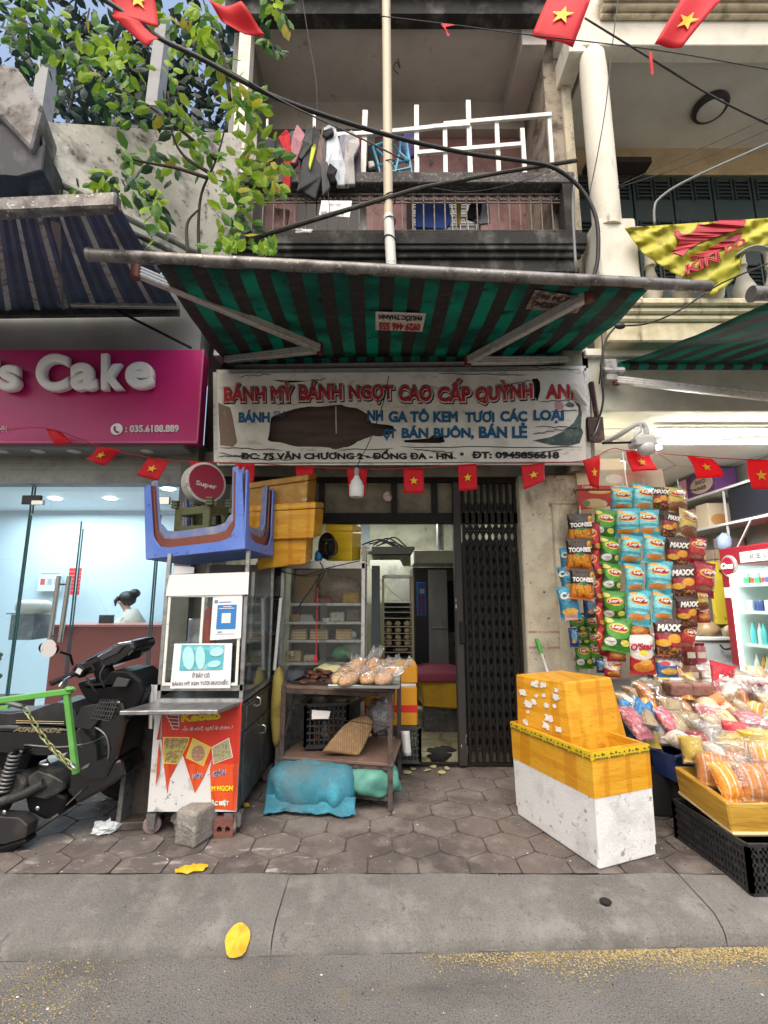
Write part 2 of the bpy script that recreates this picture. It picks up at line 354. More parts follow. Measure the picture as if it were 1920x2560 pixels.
wallbox('left_jamb', (xl - .2, 4.62, 0), (xl, 5.0, 2.8), olive)
wallbox('lintel_band', (xl - .2, 4.66, 2.8), (xp, 5.0, 3.05), M('sooty_greenish_band', (.26, .27, .23), [((.1, .1, .09), 'n', 3, .45, .7), ((.02, .02, .02), 'n', 9, .6, .72)], rough=.85))
# transom above the opening: black frame with dull panels
tz0, tz1 = 2.34, 2.8
mk(lambda m: [m.box2((xl, 4.7, tz0), (xr, 4.8, tz0 + .1)), m.box2((xl, 4.7, tz1 - .05), (xr, 4.8, tz1))] + [m.box2((x - .03, 4.705, tz0 + .1), (x + .03, 4.795, tz1 - .05)) for x in (-1.45, -.62, .1, .5)]).build('transom_frame', iron, bk)
for x0, x1 in ((-1.42, -.65), (-.59, .07), (.13, .47), (.53, xr)):
    mk(lambda m: m.box2((x0, 4.74, tz0 + .1), (x1, 4.76, tz1 - .05))).build('transom_panel', M('dirty_yellow_panel', (.16, .14, .09), [((.06, .055, .04), 'n', 4, .4, .65)], rough=.6), bk)
up = MB(); wins = [(805, 876), (990, 1076)]
wz0, wz1 = 3.28, 3.86
xa = xl - .2
segs = []
for a, b in wins: segs.append((P(a, 915, 4.8).x, P(b, 915, 4.8).x))
cur = xa
for a, b in segs: up.box2((cur, 4.72, 3.05), (a, 5.0, 4.5)); up.box2((a, 4.72, 3.05), (b, 5.0, wz0)); up.box2((a, 4.72, wz1), (b, 5.0, 4.5)); cur = b
up.box2((cur, 4.72, 3.05), (xp, 5.0, 4.5)); up.build('upper_front', darkw, bk)
for a, b in segs:
    f = mk(lambda m: [m.bar((a + (b - a) * q / 3, 4.75, wz0), (a + (b - a) * q / 3, 4.75, wz1), .014) for q in range(4)] + [m.bar((a, 4.76, wz0 + (wz1 - wz0) * q / 4), (b, 4.76, wz0 + (wz1 - wz0) * q / 4), .014) for q in range(5)]).build('window', iron, bk)
    mk(lambda m: m.box2((a, 4.86, wz0), (b, 4.87, wz1))).build('pane', M('lit_yellowish_pane', (.5, .47, .33), emit=(.8, .72, .42), es=.5, rough=.4), f)
# inside of the shop
wallbox('back_wall', (-2.4, 8.0, 0), (1.7, 8.15, 3.2), inwall)
wallbox('inner_side_left', (xl - .3, 5.0, 0), (xl - .15, 8.0, 3.2), inwall)
wallbox('inner_side_right', (1.5, 5.0, 0), (1.62, 8.0, 3.2), inwall)
wallbox('inner_ceiling', (-2.4, 5.0, 3.0), (1.7, 8.15, 3.1), ceilw)
fl = M('patterned_floor_tile', (.36, .35, .24), [((.16, .13, .06), 'v', 3.2, .08), ((.2, .2, .12), 'n', 4, .5, .7), ((.3, .27, .15), 'n', 9, .55, .6)], rough=.35)
struct(mk(lambda m: m.box2((-2.4, 4.84, 0), (1.7, 8.0, .2))).build('shop_floor', fl))
# balcony slab with stepped black mouldings
bx0, bx1 = -1.55, 1.93
def sl_(n, y0, z0, z1, mt): return wallbox(n, (bx0, y0, z0), (bx1, 5.6, z1), mt, bev=.01)
sl_('balcony_slab', 4.4, 4.42, 4.83, M('streaked_balcony_concrete', (.1, .1, .1), [((.3, .29, .28), 'n', 4, .45, .7), ((.02, .02, .02), 'n', 8, .5, .65, (1, 1, .3))], rough=.9, bump=.3))
mk(lambda m: [m.box2((bx0 - .01, 4.4 - d, z), (bx1 + d, 4.4, z + h)) for d, z, h in ((.03, 4.83, .05), (.015, 4.88, .1), (.05, 4.98, .06), (.085, 5.04, .05), (.1, 5.09, .13), (.07, 5.22, .055))]).build('balcony_moulding', blackc, bk, bev=.012)
wallbox('balcony_floor', (bx0, 4.4, 4.83), (bx1, 5.6, 5.24), blackc)
mk(lambda m: m.box2((bx0, 4.36, 5.85), (bx1 + .05, 4.56, 5.985))).build('handrail_beam', speck, bk, bev=.01)
islands(mk(lambda m: [m.box2((x - .05, 4.37, 5.25), (x + .05, 4.54, 5.86)) for x in (bx0 + .05, bx1 - .03)]), 'rail_post', blackc, bk)
wallbox('balcony_back_wall', (-1.6, 5.46, 5.2), (2.0, 5.6, 8.1), pinkw)
wallbox('balcony_ceiling', (-1.6, 4.42, 8.02), (2.0, 5.6, 8.14), ceilw)
wallbox('ceiling_front_beam', (-1.75, 4.3, 7.93), (2.05, 4.45, 8.5), blackc)
mk(lambda m: m.box2((-1.75, 4.18, 8.16), (2.02, 4.3, 8.3))).build('eaves_moulding', blackc, bk, bev=.02)
wallbox('balcony_side_wall', (1.82, 4.6, 5.2), (2.0, 5.46, 8.02), M('stained_side_plaster', (.38, .33, .27), [((.1, .08, .07), 'n', 4, .45, .65), ((.04, .035, .035), 'n', 11, .6, .7)], rough=.9, bump=.2))
wallbox('side_wall_grey', (-1.72, 4.55, 5.2), (-1.52, 5.46, 8.02), M('grey_side_plaster', (.3, .3, .28), [((.18, .18, .17), 'n', 4, .4, .7)], rough=.9))
mk(lambda m: m.box2((-1.6, 4.38, 5.2), (-1.47, 4.52, 7.95))).build('white_corner_post', creamclean, bk)
mk(lambda m: (m.box2((-1.52, 5.34, 7.6), (1.82, 5.46, 8.02)), m.box2((1.55, 4.45, 7.72), (1.82, 5.4, 8.02)))).build('ceiling_beam', ceilw, bk)
mk(lambda m: m.box2((-.72, 5.3, 7.0), (-.12, 5.46, 7.5))).build('door_hood', M('grey_hood', (.36, .34, .31), [((.2, .18, .17), 'n', 6, .45, .7)], rough=.85), bk)
# window, shutter door on the balcony's back wall
wf = mk(lambda m: [m.box2((.36, 5.43, 5.75), (1.15, 5.465, 6.55))]).build('balcony_window', M('dark_glass_panel', (.02, .022, .025), rough=.2), bk)
mk(lambda m: [m.bar((.36 + q * .1, 5.4, 5.75), (.36 + q * .1, 5.4, 6.55), .01) for q in range(9)] + [m.bar((.36, 5.4, 5.75 + q * .13), (1.15, 5.4, 5.75 + q * .13), .01) for q in range(7)]).build('window_grille', M('white_grille', (.6, .6, .58)), wf)
mk(lambda m: (m.box2((.29, 5.42, 6.55), (1.22, 5.47, 6.62)), m.box2((.29, 5.42, 5.2), (.36, 5.47, 6.55)), m.box2((1.15, 5.42, 5.2), (1.22, 5.47, 6.55)))).build('window_frame', iron, wf)
mk(lambda m: m.box2((-1.1, 5.4, 5.24), (-.3, 5.46, 7.0))).build('balcony_door', M('dark_door', (.03, .03, .035), rough=.5), bk)
# wrought iron railing with scrolls
ironr = M('grey_brown_iron', (.19, .155, .14), [((.07, .05, .045), 'n', 25, .5, .7)], rough=.7)
rl = mk(lambda m: (m.bar((bx0, 4.46, 5.27), (bx1, 4.46, 5.27), .018), m.bar((bx0, 4.46, 5.37), (bx1, 4.46, 5.37), .012), m.bar((bx0, 4.46, 5.70), (bx1, 4.46, 5.70), .012), m.bar((bx0, 4.46, 5.8), (bx1, 4.46, 5.8), .018))).build('iron_railing', ironr, bk)
sc = {1: MB(), -1: MB()}
for q in range(31):
    x = bx0 + .06 + q * (bx1 - bx0 - .12) / 30
    mk(lambda m: m.bar((x, 4.46, 5.27), (x, 4.46, 5.8), .012)).build('baluster', ironr, rl)
    if q < 30:
        for zz, sg in ((5.32, 1), (5.75, -1)):
            for dr in (-1, 1):
                pts = []
                for t in range(15):
                    a = t / 14 * 4.6; rr = .038 * (1 - t / 19)
                    pts.append((x + .057 + dr * (.028 - rr * math.cos(a) * .9) - dr * .002, 4.46, zz + sg * (-.03 + rr * math.sin(a) + .02)))
                sc[sg].tube(pts, .0095, 5)
for q in (1, -1): sc[q].build('scrollwork', ironr, rl, smooth=True)
# ================================================================ grocery building on the right (cream house)
gb = T('grocery_building', 'cream house with a round balcony column and dark green louvred shutters over an open grocery', 'building', (3, 4.8, 0))
gw = creamclean
def gbox(n, a, b, mt=gw, bev=.008): return wallbox(n, a, b, mt, gb, bev)
cp = MB(); cp.lathe((2.215, 4.26, 5.2), [(.135, 0), (.135, 1.9), (.125, 2.08), (.05, 2.2)], 28); cp.build('round_column', gw, gb, smooth=2)
gbox('column_pedestal', (2.06, 4.16, 4.35), (2.45, 4.5, 5.27), bev=.02)
gbox('front_beam', (2.1, 4.2, 7.37), (7, 4.38, 7.7))
mk(lambda m: [m.box2((2.3, 4.2 - d, z), (7, 4.2, z + h)) for d, z, h in ((.05, 7.68, .05), (.1, 7.73, .06), (.16, 7.79, .05), (.2, 7.84, .2))]).build('upper_cornice', M('weathered_cornice', (.6, .53, .38), [((.3, .25, .17), 'n', 8, .45, .7), ((.08, .07, .06), 'n', 3, .6, .75)], rough=.85), gb, bev=.012)
gbox('upper_storey', (1.94, 4.24, 7.72), (7, 4.6, 9.6)); gbox('side_beam', (1.96, 4.21, 7.3), (2.14, 5.5, 7.6)); gbox('side_beam', (2.2, 4.38, 7.36), (2.34, 5.5, 7.55))
gbox('upper_ceiling', (2.14, 4.38, 7.5), (7, 5.6, 7.62), M('cream_grey_ceiling', (.7, .68, .62), [((.56, .53, .47), 'n', 1.2, .4, .7), ((.2, .17, .13), 'n', 14, .7, .78)], rough=.9))
gbox('upper_wall', (2.0, 5.52, 7.1), (7, 5.7, 7.6), M('beige_upper_wall', (.62, .5, .31), [((.42, .32, .2), 'n', 4, .45, .75)], rough=.85))
gbox('upper_side_wall', (2.0, 4.55, 4.4), (2.1, 5.5, 7.4), cream)
green = M('dark_green_shutter', (.022, .038, .036), [((.05, .07, .065), 'n', 9, .55, .8)], rough=.55)
gbox('shutter_wall', (2.0, 5.56, 4.4), (7, 5.68, 7.12), green)
mk(lambda m: m.box2((2.6, 5.3, 7.06), (3.4, 5.5, 7.14))).build('shutter_lintel', darkw, gb)
for q in range(9):
    x0 = 2.2 + q * .52
    sh = mk(lambda m: (m.box2((x0, 5.5, 4.5), (x0 + .5, 5.55, 7.05)))).build('shutter_leaf', green, gb, bev=.006)
    for zb in (6.72, 6.12, 5.5, 4.9):
        for xx in (x0 + .05, x0 + .28):
            def lv(m):
                m.box2((xx - .012, 5.475, zb - .03), (xx, 5.5, zb + .27), 0); m.box2((xx + .17, 5.475, zb - .03), (xx + .182, 5.5, zb + .27), 0)
                for i in range(5): m.box((xx + .085, 5.487, zb + .02 + i * .055), (.17, .03, .012), 0, Matrix.Rotation(R(35), 3, 'X'))
                m.box2((xx, 5.496, zb - .02), (xx + .17, 5.4985, zb + .26), 1)
            mk(lv).build('louvre_panel', [green, M('louvre_gap', (.006, .008, .008))], sh)
# balustrade, balcony base and fascia
mk(lambda m: [m.box2((2.1, 4.2 - d, z), (7, 4.5, z + h)) for d, z, h in ((.1, 4.3, .07), (.06, 4.24, .06), (.03, 4.18, .06), (0, 3.98, .2))]).build('balcony_base', M('mossy_cornice', (.66, .6, .43), [((.42, .37, .22), 'n', 5, .45, .7), ((.14, .12, .08), 'n', 7, .58, .72, (1.4, 1, .25))], rough=.85), gb, bev=.015)
for q in range(7):
    x = 2.62 + q * .3 if q else 2.62
    mk(lambda m: m.lathe((x, 4.3, 4.37), [(.09, 0), (.09, .04), (.05, .06), (.085, .14), (.1, .22), (.06, .32), (.04, .4), (.04, .44), (.055, .46), (.045, .5), (.045, .62), (.08, .68), (.09, .72)], 18)).build('baluster', gw, gb, smooth=2)
mk(lambda m: m.box2((2.45, 4.18, 5.09), (7, 4.42, 5.2))).build('balustrade_rail', gw, gb, bev=.02)
gbox('fascia', (1.93, 4.42, 3.38), (7, 4.9, 4.0), M('pale_fascia', (.58, .6, .52), [((.42, .43, .36), 'n', 3, .45, .75), ((.2, .19, .16), 'n', 16, .68, .78)], rough=.8))
gbox('corner_pier', (1.76, 4.42, 2.8), (2.0, 4.9, 4.5), M('grimy_pier', (.42, .4, .35), [((.12, .11, .1), 'n', 4, .42, .62), ((.03, .03, .03), 'n', 9, .58, .7)], rough=.9, bump=.3))
mk(lambda m: m.box2((1.95, 4.36, 3.92), (7, 4.42, 4.0))).build('fascia_moulding', gw, gb, bev=.01)
gbox('inner_ceiling', (1.7, 4.9, 3.36), (7, 8.4, 3.5), M('white_board_ceiling', (.62, .61, .57), [((.42, .42, .4), 'v', .5, .008, (1, 1, .01))], rough=.7))
struct(mk(lambda m: m.box2((1.7, 4.84, 0), (7, 8.4, .16))).build('grocery_floor', M('grey_shop_floor', (.25, .24, .22), rough=.5)))
gbox('inner_back_wall', (1.7, 8.2, 0), (7, 8.4, 3.4), M('beige_inner_wall', (.5, .46, .36), rough=.8))
gbox('inner_side_wall', (1.66, 5.0, 0), (1.78, 8.2, 3.4), M('beige_inner_wall', (.5, .46, .36)))
gx0, gx1 = P(1440, 1700, 4.85).x, P(1606, 1700, 4.85).x
gbox('front_wall_strip', (gx0, 4.8, 0), (gx1, 4.92, 3.0), cream)
gbox('wall_right_end', (6.2, 4.9, 0), (7, 8.4, 3.4))
# ================================================================ cake shop building on the left
cb = T('cake_shop_building', 'cream house with a bright glass fronted cake shop below and a stained corner wall above', 'building', (-3.5, 4.8, 0))
def cbox(n, a, b, mt, bev=0): return wallbox(n, a, b, mt, cb, bev)
greyf = M('grey_painted_front', (.34, .35, .34), [((.24, .25, .24), 'n', 2, .4, .7)], rough=.7)
cx1 = -1.84
cbox('upper_front', (-8, 4.5, 3.9), (cx1, 5.0, 4.9), greyf)
cbox('shop_soffit', (-8, 4.3, 2.98), (cx1, 5.0, 3.08), M('grey_soffit', (.3, .31, .3), rough=.6))
shb = MB()
for q in range(7): shb.box2((-8, 4.56 + .006 * (q % 2), 2.78 + q * .03), (cx1 - .12, 4.62, 2.811 + q * .03))
shb.box2((-8, 4.54, 2.7), (cx1 - .1, 4.7, 2.78)); shb.build('roller_shutter', M('grey_roller_shutter', (.24, .245, .235), [((.15, .15, .14), 'n', 6, .45, .7)], rough=.5, metal=.3), cb)
cbox('shutter_housing', (-8, 4.6, 2.78), (cx1 - .1, 5.0, 3.0), greyf)
cbox('party_wall', (cx1 - .1, 4.5, 0), (cx1 + .06, 8, 3.1), olive)
marble = M('white_marble_wall', (.56, .67, .73), [((.49, .59, .65), 'v', .5, .006, (1, .4, 1.6)), ((.45, .55, .6), 'n', 2.5, .62, .7)], rough=.35)
cbox('inner_back_wall', (-9, 7.6, 0), (cx1, 7.75, 3.1), marble)
cbox('inner_left_wall', (-8, 4.9, 0), (-7.8, 7.6, 3.1), marble); cbox('inner_right_wall', (cx1 - .22, 5.1, 0), (cx1 - .1, 7.6, 3.1), marble)
cbox('inner_ceiling', (-9, 4.9, 2.98), (cx1, 7.7, 3.04), M('white_ceiling', (.7, .76, .78), rough=.5))
struct(mk(lambda m: m.box2((-9, 4.84, 0), (cx1 - .1, 7.6, .15))).build('cake_shop_floor', M('pale_shop_floor', (.4, .42, .42), rough=.25)))
# upper corner wall at 45 degrees with stains and a cornice below
stw = M('stained_cream_wall', (.62, .6, .54), [((.4, .37, .33), 'n', 2.5, .42, .66), ((.14, .125, .115), 'n', 2.6, .52, .68), ((.08, .07, .065), 'n', 9, .58, .7), ((.05, .045, .045), 'n', 22, .62, .72)], rough=.9, bump=.2)
dg_ = V((1, 1, 0)).normalized(); bk45 = V((-1, 1, 0)).normalized() * .2
def dpt(s_, z): return V((-2.28, 3.6, 0)) + dg_ * s_ + V((0, 0, z))
mk(lambda m: m.prism([dpt(-1.4, 4.62), dpt(1.27, 4.62), dpt(1.27, 6.6), dpt(.5, 6.02), dpt(-.5, 5.32), dpt(-1.4, 5.2)], bk45)).build('corner_wall', stw, cb)
mk(lambda m: [m.hexa([dpt(-1.4, z) - bk45 * d, dpt(1.3, z) - bk45 * d, dpt(1.3, z), dpt(-1.4, z), dpt(-1.4, z + h) - bk45 * d, dpt(1.3, z + h) - bk45 * d, dpt(1.3, z + h), dpt(-1.4, z + h)]) for d, z, h in ((.2, 4.62, .05), (.32, 4.69, .07), (.45, 4.78, .05))]).build('corner_cornice', M('stained_cornice', (.55, .54, .47), [((.1, .09, .08), 'n', 5, .5, .68)], rough=.9), cb, bev=.01)
cbox('return_wall', (-1.7, 4.5, 4.0), (-1.56, 5.6, 6.6), stw)
# ================================================================ striped awning over the bakery
alu = M('ribbed_aluminium', (.5, .5, .48), [((.28, .27, .25), 'n', 20, .5, .75), ((.15, .12, .1), 'n', 60, .66, .74)], rough=.4, metal=.5)
pipem = M('dirty_steel_pipe', (.2, .19, .18), [((.07, .065, .06), 'n', 9, .45, .65), ((.5, .49, .47), 'n', 40, .6, .72)], rough=.45, metal=.5, bump=.1)
agreen = M('awning_green', (.008, .22, .165), [((.008, .1, .08), 'n', 1.7, .42, .56), ((.03, .15, .12), 'n', 26, .55, .7), ((.015, .04, .035), 'n', 6, .6, .7)], rough=.7, transl=.55, bump=.1, bs=25)
adark = M('awning_dark', (.028, .026, .026), [((.06, .05, .045), 'n', 14, .5, .7)], rough=.8, transl=.2)
def awning(name, label, fl, fr, bl, br, n, pipe, pr, arms, sag=.05, first=0, nv=10):
    root = T(name, label, 'awning', (V(bl) + V(br)) / 2)
    nu = n * 4
    def fn(u, v):
        p = lerp(lerp(fl, fr, u), lerp(bl, br, u), v)
        p.z += -sag * 4 * v * (1 - v) + .035 * noise.noise(V((u * 7, v * 2.2, 1))) + .012 * noise.noise(V((u * 25, v * 4, 7))); return p
    MB().grid(fn, nu, nv, mf=lambda i, j: ((i // 2) + first) % 2, thick=(0, 0, .006)).build('fabric', [adark, agreen], root, smooth=True)
    mk(lambda m: (m.tube([pipe[0], pipe[1]], pr, 14), m.tube([lerp(*pipe, -.002), lerp(*pipe, .004)], pr * 1.1, 14))).build('front_pipe', pipem, root, smooth=2)
    mk(lambda m: m.tube([V(bl) + V((0, .03, -.01)), V(br) + V((0, .03, -.01))], .04, 12)).build('roller', M('wound_green_stripe', (.0, .2, .15), [((.02, .02, .02), 's', 0, 5.5, .5)], rough=.7), root, smooth=2)
    for pts in arms:
        for a, b in zip(pts, pts[1:]):
            def am(m):
                m.bar(a, b, .045, .07); q = V((0, 0, 1)); 
                for dz in (-.022, 0, .022): m.bar(V(a) + q * dz, V(b) + q * dz, .052, .012)
            mk(am).build('folding_arm', alu, root, bev=.003)
        for p in pts: mk(lambda m: m.tube([V(p) - V((0, 0, .05)), V(p) + V((0, 0, .05))], .03, 10)).build('arm_joint', M('red_brown_joint', (.1, .02, .015), rough=.5), root)
    return root, fn
PL, PR = P(222, 637, 2.55), P(1775, 717, 2.8)
aw, awf = awning('striped_awning', 'wide green and black striped folding awning with a long dirty pipe over the bakery front', lerp(PL, PR, .1) + V((0, 0, -.03)), lerp(PL, PR, .895) + V((0, 0, -.03)), P(556, 896, 4.6), P(1445, 884, 4.6), 16, (PL, PR), .036,
    [[P(340, 678, 2.72), P(800, 872, 3.85), P(562, 900, 4.5)], [P(1472, 737, 2.85), P(1170, 902, 3.85), P(1438, 900, 4.5)]], sag=.03)
paper = M('grubby_paper', (.66, .63, .58), [((.3, .26, .22), 'n', 14, .55, .75)], rough=.8)
redink, blackink = M('red_ink', (.45, .02, .03), rough=.6), M('black_ink', (.015, .015, .018), rough=.6)
def sticker(u0, u1, v0, v1, mat, lines, name, label):
    dn = V((0, 0, -.012)); q = [awf(u0, v0) + dn, awf(u1, v0 + .02) + dn, awf(u1, v1 + .02) + dn, awf(u0, v1) + dn]
    o = MB().grid(lambda a, b: lerp(lerp(q[0], q[1], a), lerp(q[3], q[2], a), b), 6, 3, thick=(0, 0, .002)).build(name, mat); tag(o, label, 'sticker')
    for body, f0, f1, mt in lines:   # written upside down: text runs from right to left seen from the street
        a, b, c = lerp(q[1], q[2], f0), lerp(q[0], q[3], f0), lerp(q[1], q[2], f1)
        text('lettering', body, lerp(a, b, .06), lerp(a, b, .94), lerp(lerp(q[1], q[2], f1), lerp(q[0], q[3], f1), .06), mt, o, bold=.02, off=.004)
sticker(.43, .545, .28, .5, paper, [('0929 446 555', .5, .95, redink), ('PHƯỚC THÀNH', .1, .42, blackink)][::1], 'paper_sticker', 'white paper sticker with a red phone number stuck upside down under the striped awning')
sticker(.765, .885, .06, .22, M('rain_stained_paper', (.3, .25, .22), [((.08, .06, .05), 'n', 18, .45, .6)], rough=.85), [('VĂN CHƯƠNG', .5, .9, M('faded_ink', (.06, .02, .02))), ('0912 34 060', .1, .42, M('faded_ink', (.06, .02, .02)))], 'stained_sticker', 'brown stained sticker under the right front of the striped awning')
# neighbours' awnings
lw = T('tarpaulin_awning', 'dark awning with thin pale ribs over the pink cake sign', 'awning', (-4, 4.4, 4.3))
la, lb, lc, ld = P(-330, 530, 2.4), P(289, 500, 2.4), P(-420, 790, 4.42), P(448, 770, 4.42)
tarp = M('dark_tarpaulin', (.05, .1, .19), [((.03, .05, .09), 'n', 3, .4, .7), ((.1, .11, .13), 'n', 14, .62, .75)], rough=.5)
MB().grid(lambda u, v: lerp(lerp(la, lb, u), lerp(lc, ld, u), v) + V((0, 0, .012 * (int(u * 60) % 2) - .05 * 4 * v * (1 - v) * .3)) , 60, 6, mf=lambda i, j: 1 if i % 5 == 0 else 0, thick=(0, 0, .006)).build('fabric', [tarp, M('pale_tarp_stripe', (.45, .46, .46), [((.12, .1, .09), 'n', 9, .5, .7)], transl=.3)], lw)
mk(lambda m: m.bar(la + V((0, 0, -.02)), lb + V((.02, 0, -.02)), .07, .1)).build('front_bar', pipem, lw, bev=.012)
mk(lambda m: m.bar(lc, ld + V((0, 0, -.04)), .06, .07)).build('rear_bar', darksteel, lw)
mk(lambda m: m.bar(P(140, 545, 2.6), P(152, 762, 4.3), .05, .05)).build('rib', M('weathered_rib', (.2, .19, .2), rough=.6), lw)
mk(lambda m: m.bar(P(178, 757, 4.2), P(445, 762, 4.3), .045, .08)).build('folding_arm', alu, lw, bev=.004)
mk(lambda m: m.bar(P(290, 775, 4.3), P(478, 870, 4.32), .02)).build('stay_rod', iron, lw)
ra = P(1935, 755, 2.75); rw, _ = awning('second_awning', 'smaller green and grey striped awning over the grocery, its roller end against the cream fascia', P(1935, 752, 2.75), P(3300, 745, 2.75), P(1552, 908, 4.36), P(2560, 908, 4.36), 16, (P(1880, 735, 2.72), P(3300, 715, 2.72)), .045, [[P(1540, 950, 4.3), P(2000, 1000, 3.6)]], sag=.02, first=1)
mk(lambda m: (m.box(P(1522, 930, 4.33), (.12, .12, .22)), m.tube([P(1505, 930, 4.3), P(1560, 930, 4.3)], .045, 12))).build('end_bracket', M('grey_bracket', (.3, .29, .28), [((.06, .05, .05), 'n', 12, .5, .7)], rough=.5, metal=.4), rw, bev=.01)
# ================================================================ torn bakery sign
sg = T('shop_sign', 'long torn white bakery signboard with red and blue lettering and a big hole', 'sign', P(1000, 1150, 4.3))
YS = 4.3
def s3(x, y, d=0): return P(540 + x * .27728, 900 + y * .27728, YS - d)   # from the left close-up
def s4(x, y, d=0): return P(1000 + x * .30139, 900 + y * .30139, YS - d)  # from the right close-up
signw = M('dirty_sign_face', (.7, .69, .65), [((.48, .46, .41), 'n', 3.5, .48, .72), ((.24, .2, .16), 'n', 9, .62, .76, (.5, 1, 1.6)), ((.06, .05, .045), 'n', 24, .68, .74, (.4, 1, 2))], rough=.6, bump=.15, bs=12)
jit0 = lambda pts, a=.008: [p + V((random.uniform(-a, a), 0, random.uniform(-a, a))) for l in zip(pts, [lerp(pts[i], pts[(i + 1) % len(pts)], .5) for i in range(len(pts))]) for p in l]
jit = lambda pts, a=.008: jit0(jit0(pts, a), a * .45)
hole1 = jit([s3(*p) for p in ((470, 720), (500, 520), (650, 450), (760, 430), (900, 415), (1090, 400), (1160, 410), (1280, 440), (1360, 490), (1400, 570), (1600, 590), (1620, 640), (1560, 680), (1440, 680), (1400, 690), (1280, 740), (1200, 790), (1090, 800), (1020, 795), (740, 780), (600, 745), (500, 735))])
hole2 = [s3(*p) for p in ((500, 176), (660, 182), (850, 186), (720, 202), (640, 206), (560, 192))]
hole3 = [s4(*p) for p in ((1095, 155), (1140, 150), (1162, 180), (1165, 250), (1140, 345), (1118, 300), (1104, 230))]
hole4 = [s4(*p) for p in ((30, 664), (150, 655), (235, 650), (270, 624), (350, 626), (375, 680), (330, 690), (150, 688), (40, 684))]
outer = [P(543, 935, YS), P(760, 932, YS), P(1200, 929, YS), P(1458, 926, YS), P(1466, 1010, YS), P(1463, 1080, YS), P(1466, 1154, YS), P(545, 1157, YS)]
mk(lambda m: m.prism(outer, (0, .006, 0), holes=[hole1, hole2, hole3, hole4])).build('torn_face', signw, sg)
mk(lambda m: m.box2(P(545, 936, YS + .1), P(1462, 1155, YS + .12))).build('backing_board', M('bare_brown_board', (.11, .075, .066), [((.06, .04, .036), 'n', 5, .4, .7, (.4, 1, 3))], rough=.8), sg)
mk(lambda m: [m.bar(P(a, b, YS + .04), P(c, d, YS + .04), .04, .05) for a, b, c, d in ((543, 933, 1463, 923), (545, 1158, 1466, 1156), (541, 933, 543, 1158), (1465, 923, 1468, 1156))]).build('sign_frame', alu, sg)
mk(lambda m: m.bar(s3(1080, 420, -.05), s3(1085, 660, -.05), .012)).build('strut', M('pale_strut', (.45, .44, .42)), sg)
blueink = M('sign_blue_ink', (.012, .13, .3), [((.1, .12, .13), 'n', 30, .62, .75)], rough=.6)
sred = M('sign_red_ink', (.52, .03, .045), [((.2, .03, .03), 'n', 20, .5, .75)], rough=.6); shalo = M('sign_white_edge', (.62, .6, .57), rough=.6)
def sline(bd, a, b, yb, yt, mt, yb2=None, yt2=None, halo=False, bold=.02, Y=YS):
    yb2, yt2 = yb if yb2 is None else yb2, yt if yt2 is None else yt2
    if halo:
        text('lettering', bd, P(a - 1, yb + 6, Y), P(b + 6, yb2 + 6, Y), P(a - 1, yt + 1, Y), blackink, sg, .001, bold + .04, off=.002)
        text('lettering', bd, P(a - 3, yb + 3, Y), P(b + 3, yb2 + 3, Y), P(a - 3, yt - 3, Y), shalo, sg, .001, bold + .04, off=.0045)
    text('lettering', bd, P(a, yb, Y), P(b, yb2, Y), P(a, yt, Y), mt, sg, .001, bold, off=.007)
sline('BÁNH MỲ', 560, 735, 1005, 957, sred, 1003, halo=True, bold=.015)
sline('BÁNH', 747, 856, 1003, 954, sred, 1000, halo=True, bold=.015)
sline('NGỌT', 872, 984, 1008, 963, sred, 1008, halo=True, bold=.015)
sline('CAO', 996, 1080, 1005, 964, sred, 1005, halo=True, bold=.015)
sline('CẤP', 1094, 1177, 1006, 950, sred, 1005, halo=True, bold=.015)
sline('QUỲNH', 1188, 1332, 1012, 958, sred, 1002, halo=True, bold=.015)
sline('AN', 1364, 1424, 998, 961, sred, 998, bold=.015); sline('I', 1427, 1433, 998, 966, sred, bold=.015)
sline('BÁNH', 597, 675, 1057, 1025, blueink); sline('SU', 684, 712, 1042, 1028, blueink, bold=-.005)
sline('NH', 918, 958, 1053, 1026, blueink); sline('GA TÔ KEM', 971, 1145, 1057, 1022, blueink); sline('TƯƠI', 1162, 1236, 1057, 1027, blueink); sline('CÁC', 1250, 1318, 1055, 1022, blueink); sline('LOẠI', 1333, 1410, 1059, 1024, blueink)
sline('ỌT', 958, 990, 1102, 1072, blueink); sline('BÁN', 1004, 1071, 1096, 1064, blueink); sline('BUÔN,', 1084, 1185, 1100, 1064, blueink); sline('BÁN LẺ', 1197, 1318, 1096, 1057, blueink)
sline('ĐC: 75 VĂN CHƯƠNG 2 - ĐỐNG ĐA - HN', 602, 1132, 1149, 1125, blackink, bold=.015); sline('*', 1150, 1159, 1140, 1131, blackink); sline('ĐT: 0945856618', 1179, 1398, 1147, 1129, blackink, bold=.015)
mk(lambda m: m.prism(jit([s3(*p) for p in ((20, 385), (130, 430), (165, 600), (195, 745), (150, 782), (40, 770), (30, 600))], .004), (0, -.004, 0))).build('peeled_patch', M('peeled_brown', (.22, .16, .125), [((.4, .36, .3), 'n', 14, .6, .75)], rough=.8), sg)
swoosh = M('green_swoosh', (.02, .05, .045), [((.1, .15, .13), 'n', 9, .5, .7)], rough=.5)
mk(lambda m: (m.prism([s4(*p) for p in ((1100, 668), (1250, 640), (1360, 590), (1440, 520), (1480, 450), (1478, 390), (1440, 340), (1490, 370), (1508, 440), (1500, 560), (1520, 600), (1490, 690), (1400, 712), (1250, 705))], (0, -.003, 0)), m.prism([s4(*p) for p in ((1365, 375), (1400, 345), (1445, 365), (1440, 390), (1400, 392))], (0, -.003, 0)))).build('green_swoosh', swoosh, sg)
